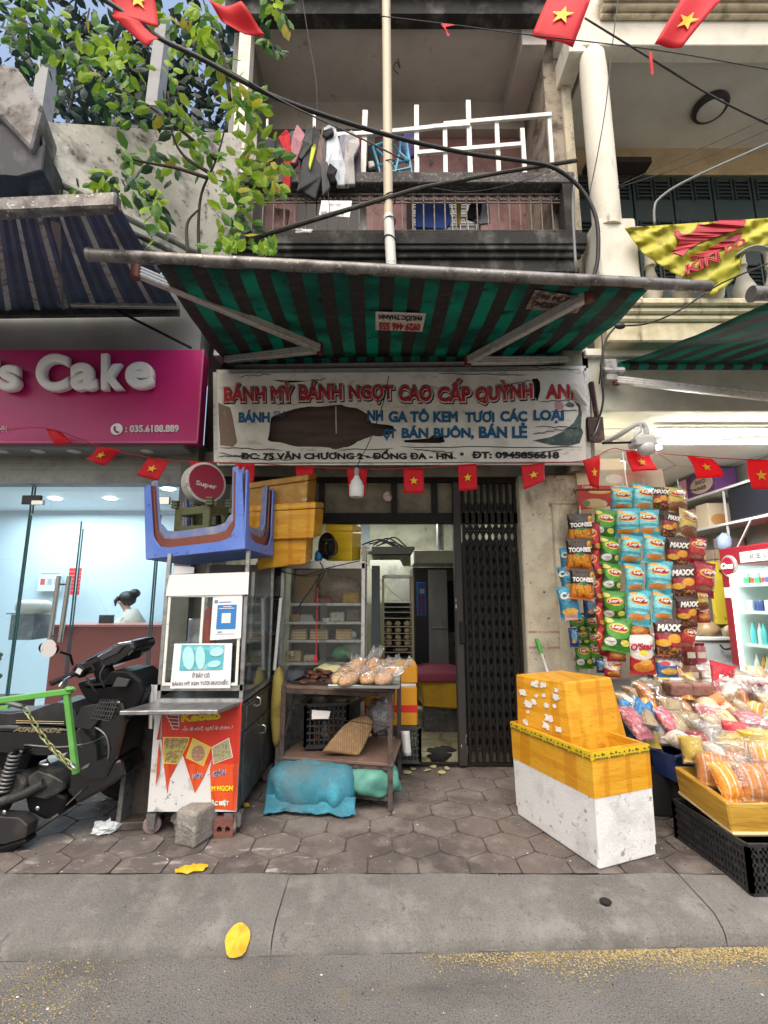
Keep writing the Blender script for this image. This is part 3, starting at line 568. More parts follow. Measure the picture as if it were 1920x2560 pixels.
mk(lambda m: m.prism([s4(*p) for p in ((1280, 360), (1320, 340), (1360, 365), (1355, 405), (1310, 415), (1285, 395))], (0, -.003, 0))).build('pink_flower', M('faded_pink', (.5, .25, .27), rough=.6), sg)
cr = MB()
for a, b in (((30, 840), (280, 880)), ((380, 890), (700, 900)), ((40, 790), (600, 810)), ((1100, 810), (1600, 800)), ((500, 398), (700, 395)), ((860, 185), (1000, 170)), ((1200, 860), (1500, 880)), ((200, 150), (500, 130)), ((20, 870), (300, 850))):
    cr.tube([s3(a[0] + (b[0] - a[0]) * t / 9 + random.uniform(-9, 9), a[1] + (b[1] - a[1]) * t / 9 + random.uniform(-9, 9), .006) for t in range(10)], [.001] + [.0035] * 8 + [.001], 4)
for a, b in (((0, 720), (1500, 720)), ((1080, 60), (1500, 80)), ((300, 110), (1050, 130)), ((1130, 550), (1480, 560)), ((1100, 610), (1400, 570)), ((1250, 430), (1480, 420)), ((300, 760), (480, 820)), ((800, 780), (1300, 790)), ((100, 745), (460, 770)), ((850, 220), (1090, 170)), ((900, 790), (1350, 740)), ((1150, 350), (1450, 330))):
    cr.tube([s4(a[0] + (b[0] - a[0]) * t / 11 + random.uniform(-12, 12), a[1] + (b[1] - a[1]) * t / 11 + random.uniform(-7, 7), .006) for t in range(12)], [.001] + [.0035] * 10 + [.001], 4)
cr.build('cracks', blackink, sg)['kind'] = 'stuff'
fl_ = MB()
for q in range(9):
    c = s4(1420 + q * 12, 215 + q * 16, .02); fl_.add([c, c + V((.05, -.02, -.02)), c + V((.04, -.035, -.06)), c + V((-.01, -.01, -.05))], [(0, 1, 2, 3)])
fl_.build('loose_flap', M('loose_white_flap', (.6, .58, .55), rough=.6), sg)
# ================================================================ pink cake sign
cs = T('cake_sign', 'bright magenta signboard with raised white letters over the glass cake shop', 'sign', P(250, 1100, 4.25))
a0, b0 = P(492, 1104, 4.22), P(499, 874, 4.22)
mag = M('magenta_sign', (.46, .018, .15), [((.38, .014, .12), 'n', 1.5, .4, .7)], rough=.4)
mk(lambda m: m.box2((-7, 4.22, a0.z), (a0.x, 4.38, b0.z))).build('sign_box', mag, cs, bev=.006)
mk(lambda m: (m.bar((-7, 4.215, a0.z - .01), (a0.x + .01, 4.215, a0.z - .01), .03, .02), m.bar((a0.x + .006, 4.215, a0.z), (a0.x + .006, 4.215, b0.z), .014))).build('sign_trim', M('pink_trim', (.5, .1, .22)), cs)
lw_ = M('white_letters', (.78, .78, .78), rough=.4)
for bd, x0, x1, yb, yt in (('C', 101, 183, 986, 893), ('a', 186, 252, 984, 915), ('k', 262, 318, 982, 892), ('e', 321, 393, 980, 913), ('s', 10, 63, 985, 920), ("'", -12, 5, 930, 900)):
    text('raised_letter', bd, P(x0, yb, 4.2), P(x1, yb - 2, 4.2), P(x0, yt, 4.2), lw_, cs, .08, 0, off=.0, solid=.05)
mk(lambda m: m.lathe(P(292, 1073, 4.215), [(.055, 0), (.055, .004)], 20, axis=(0, -1, 0))).build('phone_icon', lw_, cs)
mk(lambda m: m.tube(curve([P(288, 1066, 4.209), P(286, 1072, 4.209), P(290, 1079, 4.209), P(297, 1081, 4.209)], 4), .009, 6)).build('handset', mag, cs)
text('lettering', ': 035.6188.889', P(314, 1082, 4.215), P(448, 1081, 4.215), P(314, 1063, 4.215), lw_, cs, bold=.012)
text('lettering', 'HN', P(-2, 1081, 4.215), P(18, 1081, 4.215), P(-2, 1065, 4.215), lw_, cs)
for q, x in enumerate((96, 186, 368, 5)):
    c = P(x, 1125, 4.4); c.z = 2.979
    t = tag(mk(lambda m: m.lathe(c, [(.055, 0), (.06, -.006), (.045, -.012)], 18)).build('recessed_downlight', M('downlight_face', (.75, .75, .75), rough=.4)), 'white downlight in the grey soffit under the pink sign, ' + ('by the folded flag', 'behind the tilted flag', 'above the leaning flag', 'farthest from the bakery')[q], 'downlight', 'downlights under the cake sign')
# ================================================================ cake shop front: glass, door, counter, person
gf = T('glass_shopfront', 'frameless glass front and half open glass door of the cake shop', 'shopfront', (-3.2, 4.7, .12))
gg = film('shop_glass', (.86, .95, .98), .05, .02)
edge = M('glass_edge', (.03, .1, .11), rough=.2)
zt = 2.76
def pane(n, p, q, z0, z1): 
    p, q = V(p), V(q); mk(lambda m: m.quad((p.x, p.y, z0), (q.x, q.y, z0), (q.x, q.y, z1), (p.x, p.y, z1))).build(n, gg, gf)
    islands(mk(lambda m: [m.bar((r.x, r.y, z0), (r.x, r.y, z1), .012) for r in (p, q)]), 'pane_edge', edge, gf)
dx0, dx1 = P(82, 1260, 4.72).x, P(388, 1400, 4.72).x
pane('side_pane', (dx0 - .02, 4.72), (-6.5, 4.72), .15, 2.74); pane('door_pane', (dx0, 4.72), (dx1, 4.72), .15, 2.42); pane('transom_pane', (dx0, 4.73), (cx1 - .12, 4.73), 2.44, 2.74); pane('fixed_pane', (dx1 + .02, 4.72), (cx1 - .12, 4.72), .15, 2.42)
pane('inner_pane', P(206, 1285, 5.3), P(212, 1285, 5.9), .3, 2.45)
mk(lambda m: m.box(P(80, 1250, 4.7), (.19, .03, .09))).build('patch_fitting', M('black_fitting', (.02, .02, .02), rough=.4), gf, bev=.005)
mk(lambda m: m.box(P(95, 1257, 4.68), (.12, .03, .05))).build('patch_hinge', M('chrome', (.6, .6, .6), metal=1, rough=.2), gf, bev=.005)
mk(lambda m: m.box(P(405, 1252, 4.69), (.16, .03, .08))).build('patch_fitting', M('chrome', (.6, .6, .6), metal=1, rough=.2), gf, bev=.005)
for x in (146, 172): mk(lambda m: m.tube([P(x + 2, 1440, 4.62), P(x - 22, 1605, 4.62)], .022, 10)).build('door_handle', M('chrome', (.6, .6, .6), metal=1, rough=.2), gf, smooth=2)
mk(lambda m: (m.bar(P(148, 1461, 4.62), P(172, 1461, 4.62), .015), m.bar(P(132, 1590, 4.62), P(152, 1590, 4.62), .015))).build('handle_bolt', M('dark_bolt', (.05, .05, .05)), gf)
ct = T('shop_counter', 'long terracotta red counter inside the cake shop', 'counter', P(300, 1790, 6.4))
z1 = 1.28; xa_, xb_ = P(128, 1600, 6.4).x, -2.2
mk(lambda m: m.box2((xa_, 6.4, .15), (xb_, 6.9, z1 - .03))).build('counter_body', M('terracotta_panel', (.3, .075, .06), [((.26, .06, .05), 'n', 1.5, .45, .7)], rough=.4), ct, bev=.008)
mk(lambda m: m.box2((xa_ - .02, 6.37, z1 - .03), (xb_, 6.95, z1))).build('counter_top', M('red_counter_top', (.42, .13, .11), rough=.3), ct)
pr_ = T('person', 'person with black tied up hair in a cream jacket looking down behind the red counter', 'person', P(318, 1600, 7.1))
hx = P(318, 1503, 7.1)
skin = M('skin', (.5, .3, .22), rough=.55)
def sk(name, vs, es, rad, mt, par=None, sub=2, root=0):
    me = bpy.data.meshes.new(name); me.from_pydata([tuple(q) for q in vs], es, []); me.materials.append(mt)
    o = bpy.data.objects.new(name, me); COL.objects.link(o)
    o.modifiers.new('skin', 'SKIN'); s_ = me.skin_vertices[0].data if me.skin_vertices else None
    if s_ is None:
        bm = bmesh.new(); bm.from_mesh(me); bm.verts.layers.skin.verify(); bm.to_mesh(me); bm.free(); s_ = me.skin_vertices[0].data
    for i, q in enumerate(s_): r_ = rad[i]; q.radius = r_ if isinstance(r_, tuple) else (r_, r_); q.use_root = i == root
    u = o.modifiers.new('sub', 'SUBSURF'); u.levels = u.render_levels = sub
    if par: adopt(o, par)
    return o
b_ = hx + V((.0, 0, -.0)); L_ = lambda x, y, z: (b_.x + x, b_.y + y, b_.z + z)
zf = .15 - b_.z
sk('body', [L_(.08, 0, -.82), L_(.08, 0, -.6), L_(.07, 0, -.36), L_(.05, 0, -.21), L_(.0, 0, -.1), L_(-.04, 0, 0), L_(-.06, -.0, .05),
            L_(.03, -.17, -.28), L_(-.05, -.22, -.52), L_(-.24, -.16, -.6), L_(-.33, -.14, -.6), L_(.03, .17, -.28), L_(-.05, .22, -.52), L_(-.24, .14, -.6), L_(-.33, .12, -.6),
            L_(.09, -.1, -.95), L_(.1, -.1, -1.3), L_(.1, -.1, zf + .05), L_(.09, .1, -.95), L_(.1, .1, -1.3), L_(.1, .1, zf + .05)],
   [(0, 1), (1, 2), (2, 3), (3, 4), (4, 5), (5, 6), (2, 7), (7, 8), (8, 9), (9, 10), (2, 11), (11, 12), (12, 13), (13, 14), (0, 15), (15, 16), (16, 17), (0, 18), (18, 19), (19, 20)],
   [(.12, .16), (.12, .15), (.12, .16), .06, .05, .09, .07, .07, .055, .04, .03, .07, .055, .04, .03, .09, .06, .05, .09, .06, .05], skin, pr_)
jk = MB(); jm = M('cream_jacket', (.5, .46, .38), [((.5, .46, .38), 'n', 9, .5, .7)], rough=.85, bump=.4, bs=14)
jk.lathe(L_(.08, 0, -.9), [(.2, 0), (.21, .1), (.2, .3), (.19, .5), (.19, .62), (.12, .72), (.075, .79)], 18); 
for sgn in (-1, 1): jk.tube([L_(.05, sgn * .14, -.27), L_(.02, sgn * .2, -.4), L_(-.06, sgn * .23, -.55), L_(-.22, sgn * .16, -.62)], [.1, .095, .085, .06], 10)
jk.build('jacket', jm, pr_, smooth=True)
mk(lambda m: (m.blob(L_(-.0, 0, .035), (.25, .19, .22), amp=.12, fr=3), m.blob(L_(.1, 0, .11), (.15, .14, .13), amp=.2, fr=4), m.tube([L_(-.09, -.06, .06), L_(-.13, -.07, -.0), L_(-.13, -.06, -.07)], [.03, .025, .008], 7))).build('hair', M('black_hair', (.008, .007, .007), rough=.45), pr_, smooth=True)
mk(lambda m: (m.blob(L_(-.125, 0, -.01), (.04, .03, .05)), m.blob(L_(-.06, -.085, -.02), (.03, .02, .05)))).build('nose', skin, pr_, smooth=True)
tag(mk(lambda m: (m.box2(P(245, 1562, 6.7), P(287, 1537, 6.75)), m.box2(P(243, 1563, 6.6), P(290, 1559, 6.75)))).build('dark_screen', blackp, bev=.005), 'small black screen on the red counter in front of the person', 'screen')
wallp = T('notice_sheet', 'white notice with small pictures on the cake shop wall beside the red calendar', 'notice', P(122, 1450, 7.5))
mk(lambda m: m.box2(P(92, 1478, 7.5), P(158, 1426, 7.51))).build('sheet', M('printed_sheet', (.62, .66, .68), [((.3, .33, .36), 'r', .1, .9, .8, .88), ((.5, .1, .1), 'r', .1, .3, .3, .6), ((.35, .38, .4), 'r', .4, .6, .3, .6), ((.4, .42, .45), 'r', .68, .9, .3, .6)]), wallp)
tag(mk(lambda m: m.box2(P(166, 1488, 7.3), P(205, 1420, 7.31))).build('wall_calendar', M('red_calendar', (.55, .03, .03), [((.75, .45, .42), 's', 2, 18, .08)], rough=.5)), 'bright red hanging calendar on the white cake shop wall', 'calendar')
# cake mixer / chiller at the left behind the door
mx = T('display_cabinet', 'low glass cabinet with a pale machine on top behind the cake shop door', 'cabinet', P(75, 1610, 5.9))
mk(lambda m: m.box2(P(20, 1600, 6.0), P(128, 1535, 6.3))).build('glass_box', M('grey_glass_box', (.16, .2, .22), [((.35, .4, .42), 'n', 6, .5, .7)], rough=.15), mx)
mk(lambda m: m.box2(P(14, 1536, 5.98), P(132, 1530, 6.32))).build('cabinet_rim', steel, mx)
mk(lambda m: m.blob(P(85, 1518, 6.1), (.36, .3, .18), p=.6)).build('mixer_head', M('cream_machine', (.55, .54, .48), rough=.4), mx, smooth=True)
tag(mk(lambda m: m.box2((-4.9, 5.0, .15), (-3.68, 5.4, .62))).build('brown_cabinet', M('dull_maroon_panel', (.09, .03, .028), rough=.5), bev=.01), 'low dull maroon cabinet behind the shop glass beside the scooter', 'cabinet')
fv = T('flower_pot', 'pot of yellow and red flowers behind the shop glass at the picture edge', 'flowers', (-4.06, 5.15, .62))
mk(lambda m: m.lathe((-4.06, 5.15, .62), [(.09, 0), (.13, .2), (.12, .21)], 16)).build('pot', M('grey_pot', (.3, .3, .3)), fv, smooth=2)
fq = MB()
for i in range(60): fq.blob((-4.06 + random.gauss(0, .07), 5.15 + random.gauss(0, .06), .93 + random.gauss(0, .07)), (.07, .07, .06), 7, 4, m=random.choice((0, 1, 1, 2)), amp=.3)
fq.build('flowers', [M('yellow_petal', (.6, .42, .03)), M('dim_leaf', (.05, .1, .03)), M('orange_red_petal', (.5, .1, .03))], fv)
for q, (x, y, yy) in enumerate(((420, 1204 + 30, 6.0), (137, 1216 + 40, 6.6), (275, 1214 + 40, 6.6))):
    c = P(x, y, yy); c.z = 2.975
    d = tag(mk(lambda m: m.lathe(c, [(.07, 0), (.075, -.008)], 16)).build('ceiling_spot', M('lit_spot', (1, 1, 1), emit=(.85, .95, 1), es=14)), 'lit round spot on the cake shop ceiling, ' + ('nearest the bakery', 'above the notice', 'above the person')[q], 'ceiling light', 'lit cake shop ceiling spots')
    l = bpy.data.lights.new('spot_light', 'AREA'); l.energy = 25; l.size = 1.2; l.color = (.78, .93, 1); lo = bpy.data.objects.new('spot_light', l); COL.objects.link(lo); lo.location = c + V((-.6 if q else -1.2, .1, -.06)); adopt(lo, d)
# ================================================================ kebab cart
kc = T('kebab_cart', 'steel food cart with a torn red kebab poster, glass case and white header board', 'food cart', (-1.23, 3.9, .12))
kx0, kx1, ky, kyb, kz = -1.525, -.945, 3.42, 4.42, .93
mk(lambda m: m.box2((kx0, ky, .26), (kx1, kyb, kz - .02))).build('cart_body', darksteel, kc, bev=.006)
mk(lambda m: m.box2((kx0 + .004, ky - .008, .265), (kx1 - .004, ky, kz - .02))).build('front_panel', M('scuffed_white_panel', (.6, .6, .6), [((.25, .24, .22), 'n', 9, .58, .72), ((.07, .06, .055), 'n', 26, .64, .7), ((.4, .38, .36), 'n', 4, .5, .8)], rough=.5), kc)
def c7(x, y, d=0): return P(340 + x * .24111, 1740 + y * .24111, ky - .009 - d)
kred = M('poster_red', (.55, .035, .018), [((.62, .08, .02), 'r', 0, 1, 0, .42), ((.3, .02, .012), 'n', 4, .5, .75, (3, 1, .4)), ((.05, .02, .02), 'n', 30, .66, .72)], rough=.4)
tri = [c7(*p) for p in ((275, 168), (450, 150), (870, 130), (1100, 60), (1040, 1188), (785, 1165), (768, 760), (790, 640), (700, 850), (612, 1005), (560, 840), (480, 590), (420, 730), (350, 860), (325, 1010), (292, 720), (268, 430))]
mk(lambda m: m.prism(tri, (0, -.003, 0))).build('torn_poster', kred, kc)
mk(lambda m: (m.prism([c7(*p, .01) for p in ((270, 170), (245, 450), (215, 455))], (0, -.003, 0)), m.prism([c7(*p, .01) for p in ((240, 470), (255, 600), (240, 800), (205, 935), (220, 700))], (0, -.003, 0)))).build('hanging_strip', kred, kc)
yel = M('poster_yellow', (.75, .55, .02), rough=.45); greenink = M('poster_green', (.1, .42, .12), rough=.5); ivory = M('poster_white', (.75, .7, .68), rough=.5); navy = M('poster_navy', (.08, .06, .2), rough=.5)
food1 = M('food_photo', (.2, .13, .06), [((.35, .32, .08), 'g', 5, .45, .6), ((.5, .38, .22), 'g', 9, .56, .66), ((.35, .07, .03), 'g', 12, .62, .68), ((.08, .05, .03), 'g', 4, .62, .7)], rough=.4)
food2 = M('noodle_photo', (.5, .38, .1), [((.3, .16, .1), 'e', .5, .45, .3, .3, .8, 6), ((.55, .45, .3), 'g', 14, .55, .65)], rough=.4)
food3 = M('salad_photo', (.35, .33, .2), [((.15, .22, .05), 'g', 8, .5, .6), ((.5, .15, .06), 'g', 11, .56, .64), ((.6, .55, .45), 'g', 13, .62, .68)], rough=.4)
for pts, mt in ((((280, 425), (555, 428), (540, 500), (430, 705), (290, 700)), food1), (((590, 435), (780, 530), (700, 728), (515, 640)), food2), (((785, 530), (965, 432), (1005, 635), (800, 708)), food3)):
    b_ = [c7(*p, .004) for p in pts]; c_ = sum(b_, V()) / len(b_)
    f = mk(lambda m: m.prism(b_, (0, -.001, 0))).build('food_picture', yel if mt is not food3 else ivory, kc)
    mk(lambda m: m.prism([lerp(c_, q, .93) + V((0, -.0016, 0)) for q in b_], (0, -.001, 0))).build('photo', mt, f)
mk(lambda m: m.prism([c7(*p, .004) for p in ((300, 168), (440, 160), (445, 320), (415, 360), (385, 340))], (0, -.001, 0))).build('skewer_drawing', M('dark_pink_print', (.3, .04, .05)), kc)
mk(lambda m: [m.bar(c7(310 + i * 15, 190 + i * 38, .006), c7(442, 205 + i * 35, .006), .003) for i in range(5)] + [m.bar(c7(300, 170, .006), c7(385, 340, .006), .003), m.bar(c7(442, 165, .006), c7(445, 320, .006), .003)]).build('skewer_lines', ivory, kc)
def ktext(bd, x0, y0, x1, y1, hh, mt, bold=.02, shear=0): text('lettering', bd, c7(x0, y0), c7(x1, y1), c7(x0 - (0), y0 - hh), mt, kc, .001, bold, shear, off=.005)
ktext('Kebab', 470, 272, 880, 240, 92, yel, .03)
ktext('Ăn là nhớ, nghĩ là thèm !', 478, 370, 1010, 352, 62, ivory, -.01, .4)
ktext('MÓN', 590, 865, 690, 850, 75, navy, .06); ktext('MÓN', 590, 865, 690, 850, 75, ivory, .015); ktext('GIÒN', 795, 840, 935, 815, 75, navy, .06); ktext('GIÒN', 795, 840, 935, 815, 75, ivory, .015)
ktext('M NGON', 785, 990, 1010, 985, 60, yel, .04); ktext('ẶC BIỆT', 775, 1148, 970, 1145, 75, ivory, .06); ktext('ẶC BIỆT', 775, 1148, 970, 1145, 75, greenink, .02)
# steel shelf, glass case, header
mk(lambda m: m.hexa([(-1.635, 3.17, .905), (-1.03, 3.175, .91), (kx1, ky + .02, .915), (kx0, ky + .02, .915), (-1.635, 3.17, .93), (-1.03, 3.175, .935), (kx1, ky + .02, .94), (kx0, ky + .02, .94)])).build('fold_out_shelf', steel, kc, bev=.004)
mk(lambda m: m.box2((kx0, ky, kz), (kx1, kyb, kz + .025))).build('worktop', steel, kc)
zc0, zc1 = .955, 1.95; W = .028
for x, y, z in ((kx0, ky, zc1 - .02), (kx1 - W, ky, zc1), (kx0, 4.2, zc1 - .03), (kx1 - W, 4.2, zc1)):
    mk(lambda m: m.box2((x, y, zc0), (x + W, y + W, z))).build('case_post', steel, kc, bev=.003)
islands(mk(lambda m: (m.box2((kx0, ky, zc0 + .05), (kx1, ky + W, zc0 + .09)), m.box2((kx0, ky, 1.63), (kx1, ky + W, 1.66)))), 'case_rail', steel, kc)
wal = M('white_aluminium', (.7, .69, .65), [((.4, .38, .34), 'n', 22, .58, .75)], rough=.4)
mk(lambda m: [m.box2((x, ky - .012, zc0 + .09), (x + .018, ky - .002, 1.64)) for x in (kx0 + .035, -1.257, kx1 - .055)] + [m.box2((kx0 + .035, ky - .013, z), (kx1 - .037, ky - .001, z + .018)) for z in (zc0 + .085, 1.625)]).build('sliding_frame', wal, kc)
mk(lambda m: m.box2((kx0 + .05, ky + .005, zc0 + .09), (kx1 - .05, ky + .009, 1.63))).build('case_glass', glass, kc)
mk(lambda m: m.box2((kx1 - .012, ky + .05, zc0 + .02), (kx1 - .008, 4.2, 1.63))).build('case_side_glass', glass, kc)
mk(lambda m: m.box2((kx0 + .03, 4.2, zc0), (kx1 - .03, 4.22, 1.9))).build('case_back', M('grey_back_sheet', (.2, .21, .2), [((.12, .12, .11), 'n', 4, .4, .7)], rough=.5), kc)
mk(lambda m: m.box2((kx0 + .04, ky + .06, 1.29), (kx1 - .04, 4.18, 1.3))).build('case_shelf', steel, kc)
mk(lambda m: m.box2((kx0 + .04, ky + .06, 1.13), (kx1 - .06, 4.18, 1.135))).build('case_shelf', steel, kc)
mk(lambda m: m.hexa([P(413, 1490, ky - .02), P(620, 1486, ky - .02), P(620, 1486, ky - .01), P(413, 1490, ky - .01), P(424, 1437, ky - .02), P(623, 1430, ky - .02), P(623, 1430, ky - .01), P(424, 1437, ky - .01)])).build('header_board', M('plain_header_board', (.74, .74, .74), [((.6, .59, .57), 'n', 5, .55, .8)], rough=.5), kc)
mk(lambda m: m.box2((kx1 - .002, 3.5, .74), (kx1 + .012, 4.1, .89))).build('drawer', darksteel, kc, bev=.004)
mk(lambda m: (m.box2((kx1, 3.47, .3), (kx1 + .008, 3.98, .72)), m.box2((kx1, 4.0, .3), (kx1 + .008, 4.4, .72)))).build('door', darksteel, kc, bev=.004)
for y, z in ((3.75, .84), (3.95, .6)): mk(lambda m: m.tube(curve([(kx1 + .012, y, z), (kx1 + .035, y, z + .01), (kx1 + .035, y, z + .05), (kx1 + .012, y, z + .06)], 3), .006, 6)).build('handle', steel, kc)
whm = M('dusty_pink_rubber', (.23, .17, .165), [((.12, .09, .09), 'n', 20, .5, .7)], rough=.8)
for x, y, a in ((-1.5, 3.45, -.7), (-.975, 3.45, .75), (-1.5, 4.35, .3), (-.975, 4.35, .2)):
    ax = V((math.cos(a - .5), math.sin(a - .5), 0)); c = V((x, y, .175))
    wl = mk(lambda m: m.lathe(c - ax * .018, [(.03, 0), (.05, .003), (.056, .012), (.056, .024), (.05, .033), (.03, .036)], 22, axis=ax)).build('wheel', whm, kc, smooth=2)
    mk(lambda m: m.lathe(c - ax * .02, [(.028, 0), (.028, .04)], 14, axis=ax)).build('rim', M('grey_rim', (.3, .29, .28)), wl)
    mk(lambda m: [m.hexa([c + ax * s_ * .026 + V(q) for q in ((-.02, -.02, -.01), (.02, -.02, -.01), (.02, .02, -.01), (-.02, .02, -.01), (-.03, -.03, .08), (.03, -.03, .08), (.03, .03, .08), (-.03, .03, .08))]) for s_ in (-1, 1)]).build('fork', steel, wl)
# things in the glass case, papers on it
tag(mk(lambda m: m.lathe((-1.36, 3.75, 1.301), [(.1, 0), (.105, .01), (.105, .16), (.1, .165)], 22)).build('steel_pot', steel, smooth=2), 'round steel pot on the upper shelf of the kebab cart case', 'pot')
tag(mk(lambda m: m.lathe((-1.255, 3.6, 1.301), [(.04, 0), (.045, .02), (.045, .22), (.03, .25)], 16)).build('red_flask', M('dull_red_plastic', (.4, .08, .06), rough=.5), smooth=2), 'dull red flask beside the steel pot in the kebab cart case', 'flask')
tag(mk(lambda m: [m.box2((-1.48, 3.7, .985 + i * .05), (-1.4, 3.8, .985 + i * .05 + .04)) for i in range(4)]).build('tub_stack', M('pale_aqua_plastic', (.3, .5, .5), rough=.4)), 'stack of pale aqua plastic tubs low in the kebab cart case', 'tubs')
def k2(x, y, d=0): return P(340 + x * .24111, 1380 + y * .24111, ky - .016 - d)
qp = mk(lambda m: m.prism([k2(*p) for p in ((768, 915), (1088, 895), (1105, 462), (800, 470))], (0, -.002, 0))).build('payment_sheet', M('white_sheet', (.74, .74, .76), rough=.5)); tag(qp, 'white payment sheet with a blue panel on the kebab cart glass', 'poster')
mk(lambda m: m.prism([k2(*p, .004) for p in ((830, 800), (1030, 795), (1045, 545), (848, 550))], (0, -.001, 0))).build('blue_panel', M('payment_blue', (.03, .19, .5), rough=.5), qp)
mk(lambda m: m.prism([k2(*p, .006) for p in ((885, 738), (978, 735), (985, 632), (892, 635))], (0, -.001, 0))).build('blank_square', ivory, qp)
mk(lambda m: [m.prism([k2(*p, .006) for p in q], (0, -.001, 0)) for q in (((860, 590), (1020, 585), (1020, 578), (860, 583)), ((905, 572), (990, 568), (990, 560), (905, 565)))]).build('print_lines', ivory, qp)
mk(lambda m: [m.prism([k2(*p, .004) for p in q], (0, -.001, 0)) for q in (((812, 530), (848, 528), (850, 496), (815, 498)), ((820, 850), (1030, 845), (1030, 848), (820, 853)), ((845, 835), (890, 833), (890, 822), (845, 824)), ((860, 525), (985, 520), (985, 512), (860, 517)))]).build('print_marks', M('print_blue_grey', (.15, .25, .42)), qp)
bp = mk(lambda m: m.prism([k2(*p, .004) for p in ((355, 1415), (978, 1410), (1000, 945), (400, 950))], (0, -.003, 0))).build('bread_poster', M('white_sheet', (.74, .74, .76))); tag(bp, 'white bread poster with a faded teal picture tied across the lower kebab cart glass', 'poster')
mk(lambda m: m.prism([k2(*p, .009) for p in ((448, 1230), (900, 1220), (918, 965), (475, 962))], (0, -.001, 0))).build('teal_picture', M('faded_teal', (.09, .42, .5), [((.3, .62, .66), 'g', 3, .5, .7)], rough=.5), bp)
mk(lambda m: [m.prism([k2(cx + rx * math.cos(a / 10 * math.pi) + sl * ry * math.sin(a / 10 * math.pi), cy + ry * math.sin(a / 10 * math.pi), .012) for a in range(20)], (0, -.002, 0)) for cx, cy, rx, ry, sl in ((545, 1100, 62, 120, .05), (668, 1095, 50, 118, .02), (840, 1035, 70, 48, -.3), (810, 1160, 66, 36, -.5))]).build('loaf_pictures', M('faded_loaf', (.38, .68, .7), [((.5, .76, .78), 'g', 4, .5, .7)]), bp)
gink = M('grey_stencil_ink', (.19, .19, .18), rough=.6)
text('lettering', 'Ở ĐÂY CÓ', k2(582, 1302, .008), k2(765, 1300, .008), k2(584, 1245, .008), gink, bp, .001, .005)
text('lettering', 'BÁNH MỲ KEM TƯƠI 8K/CHIẾC', k2(375, 1385, .008), k2(962, 1372, .008), k2(377, 1328, .008), gink, bp, .001, .005)
tag(mk(lambda m: m.prism([P(433, 1436, 3.6), P(484, 1433, 3.6), P(486, 1418, 3.6), P(435, 1414, 3.6)], (0, .004, 0))).build('paper_note', M('white_sheet', (.74, .74, .76))), 'small white paper note above the header board under the blue table', 'note')
# ================================================================ standing tray frame left of the cart
wf_ = T('wooden_tray', 'dark brown shallow tray stood on end between the scooter and the kebab cart', 'tray', G(330, 2075))
fA, fB = G(287, 2078), G(345, 2075); fA.z = fB.z = .12
brn = M('dark_stained_wood', (.05, .04, .034), [((.1, .08, .065), 'n', 5, .45, .7, (1, 1, .15)), ((.02, .018, .016), 'n', 9, .5, .7)], rough=.6)
mk(lambda m: m.hexa([fA + V((.0, .14, 0)), fB + V((.1, .14, 0)), fB + V((.1, .16, 0)), fA + V((.0, .16, 0)), fA + V((.0, .2, .93)), fB + V((.1, .2, .93)), fB + V((.1, .22, .93)), fA + V((.0, .22, .93))])).build('tray_base', brn, wf_)
mk(lambda m: m.hexa([fA, fA + V((.028, 0, 0)), fA + V((.028, .16, 0)), fA + V((0, .16, 0)), fA + V((0, .06, .93)), fA + V((.028, .06, .93)), fA + V((.028, .22, .93)), fA + V((0, .22, .93))])).build('tray_edge', M('grey_metal_edge', (.2, .2, .19), [((.08, .075, .07), 'n', 20, .5, .7)], rough=.5, metal=.4), wf_)
islands(mk(lambda m: (m.hexa([fA + V((.028, .0, 0)), fB + V((.1, 0, 0)), fB + V((.1, .14, 0)), fA + V((.028, .14, 0)), fA + V((.028, .0, .05)), fB + V((.1, 0, .05)), fB + V((.1, .14, .05)), fA + V((.028, .14, .05))]), m.hexa([fA + V((.028, .06, .88)), fB + V((.1, .06, .88)), fB + V((.1, .2, .88)), fA + V((.028, .2, .88)), fA + V((.028, .06, .93)), fB + V((.1, .06, .93)), fB + V((.1, .2, .93)), fA + V((.028, .2, .93))]))), 'tray_end', brn, wf_, bev=.006)
tag(mk(lambda m: [m.grid(lambda u, v: P(372 + q * 13 + u * 12, 1712 + v * (110 - q * 25), 3.46 - .02 * math.sin(u * 3)), 3, 5, thick=(0, .004, 0)) for q in range(2)]).build('paper_bundle', M('white_grey_paper', (.6, .6, .63), rough=.6)), 'pale papers hanging between the brown tray and the kebab cart', 'paper')
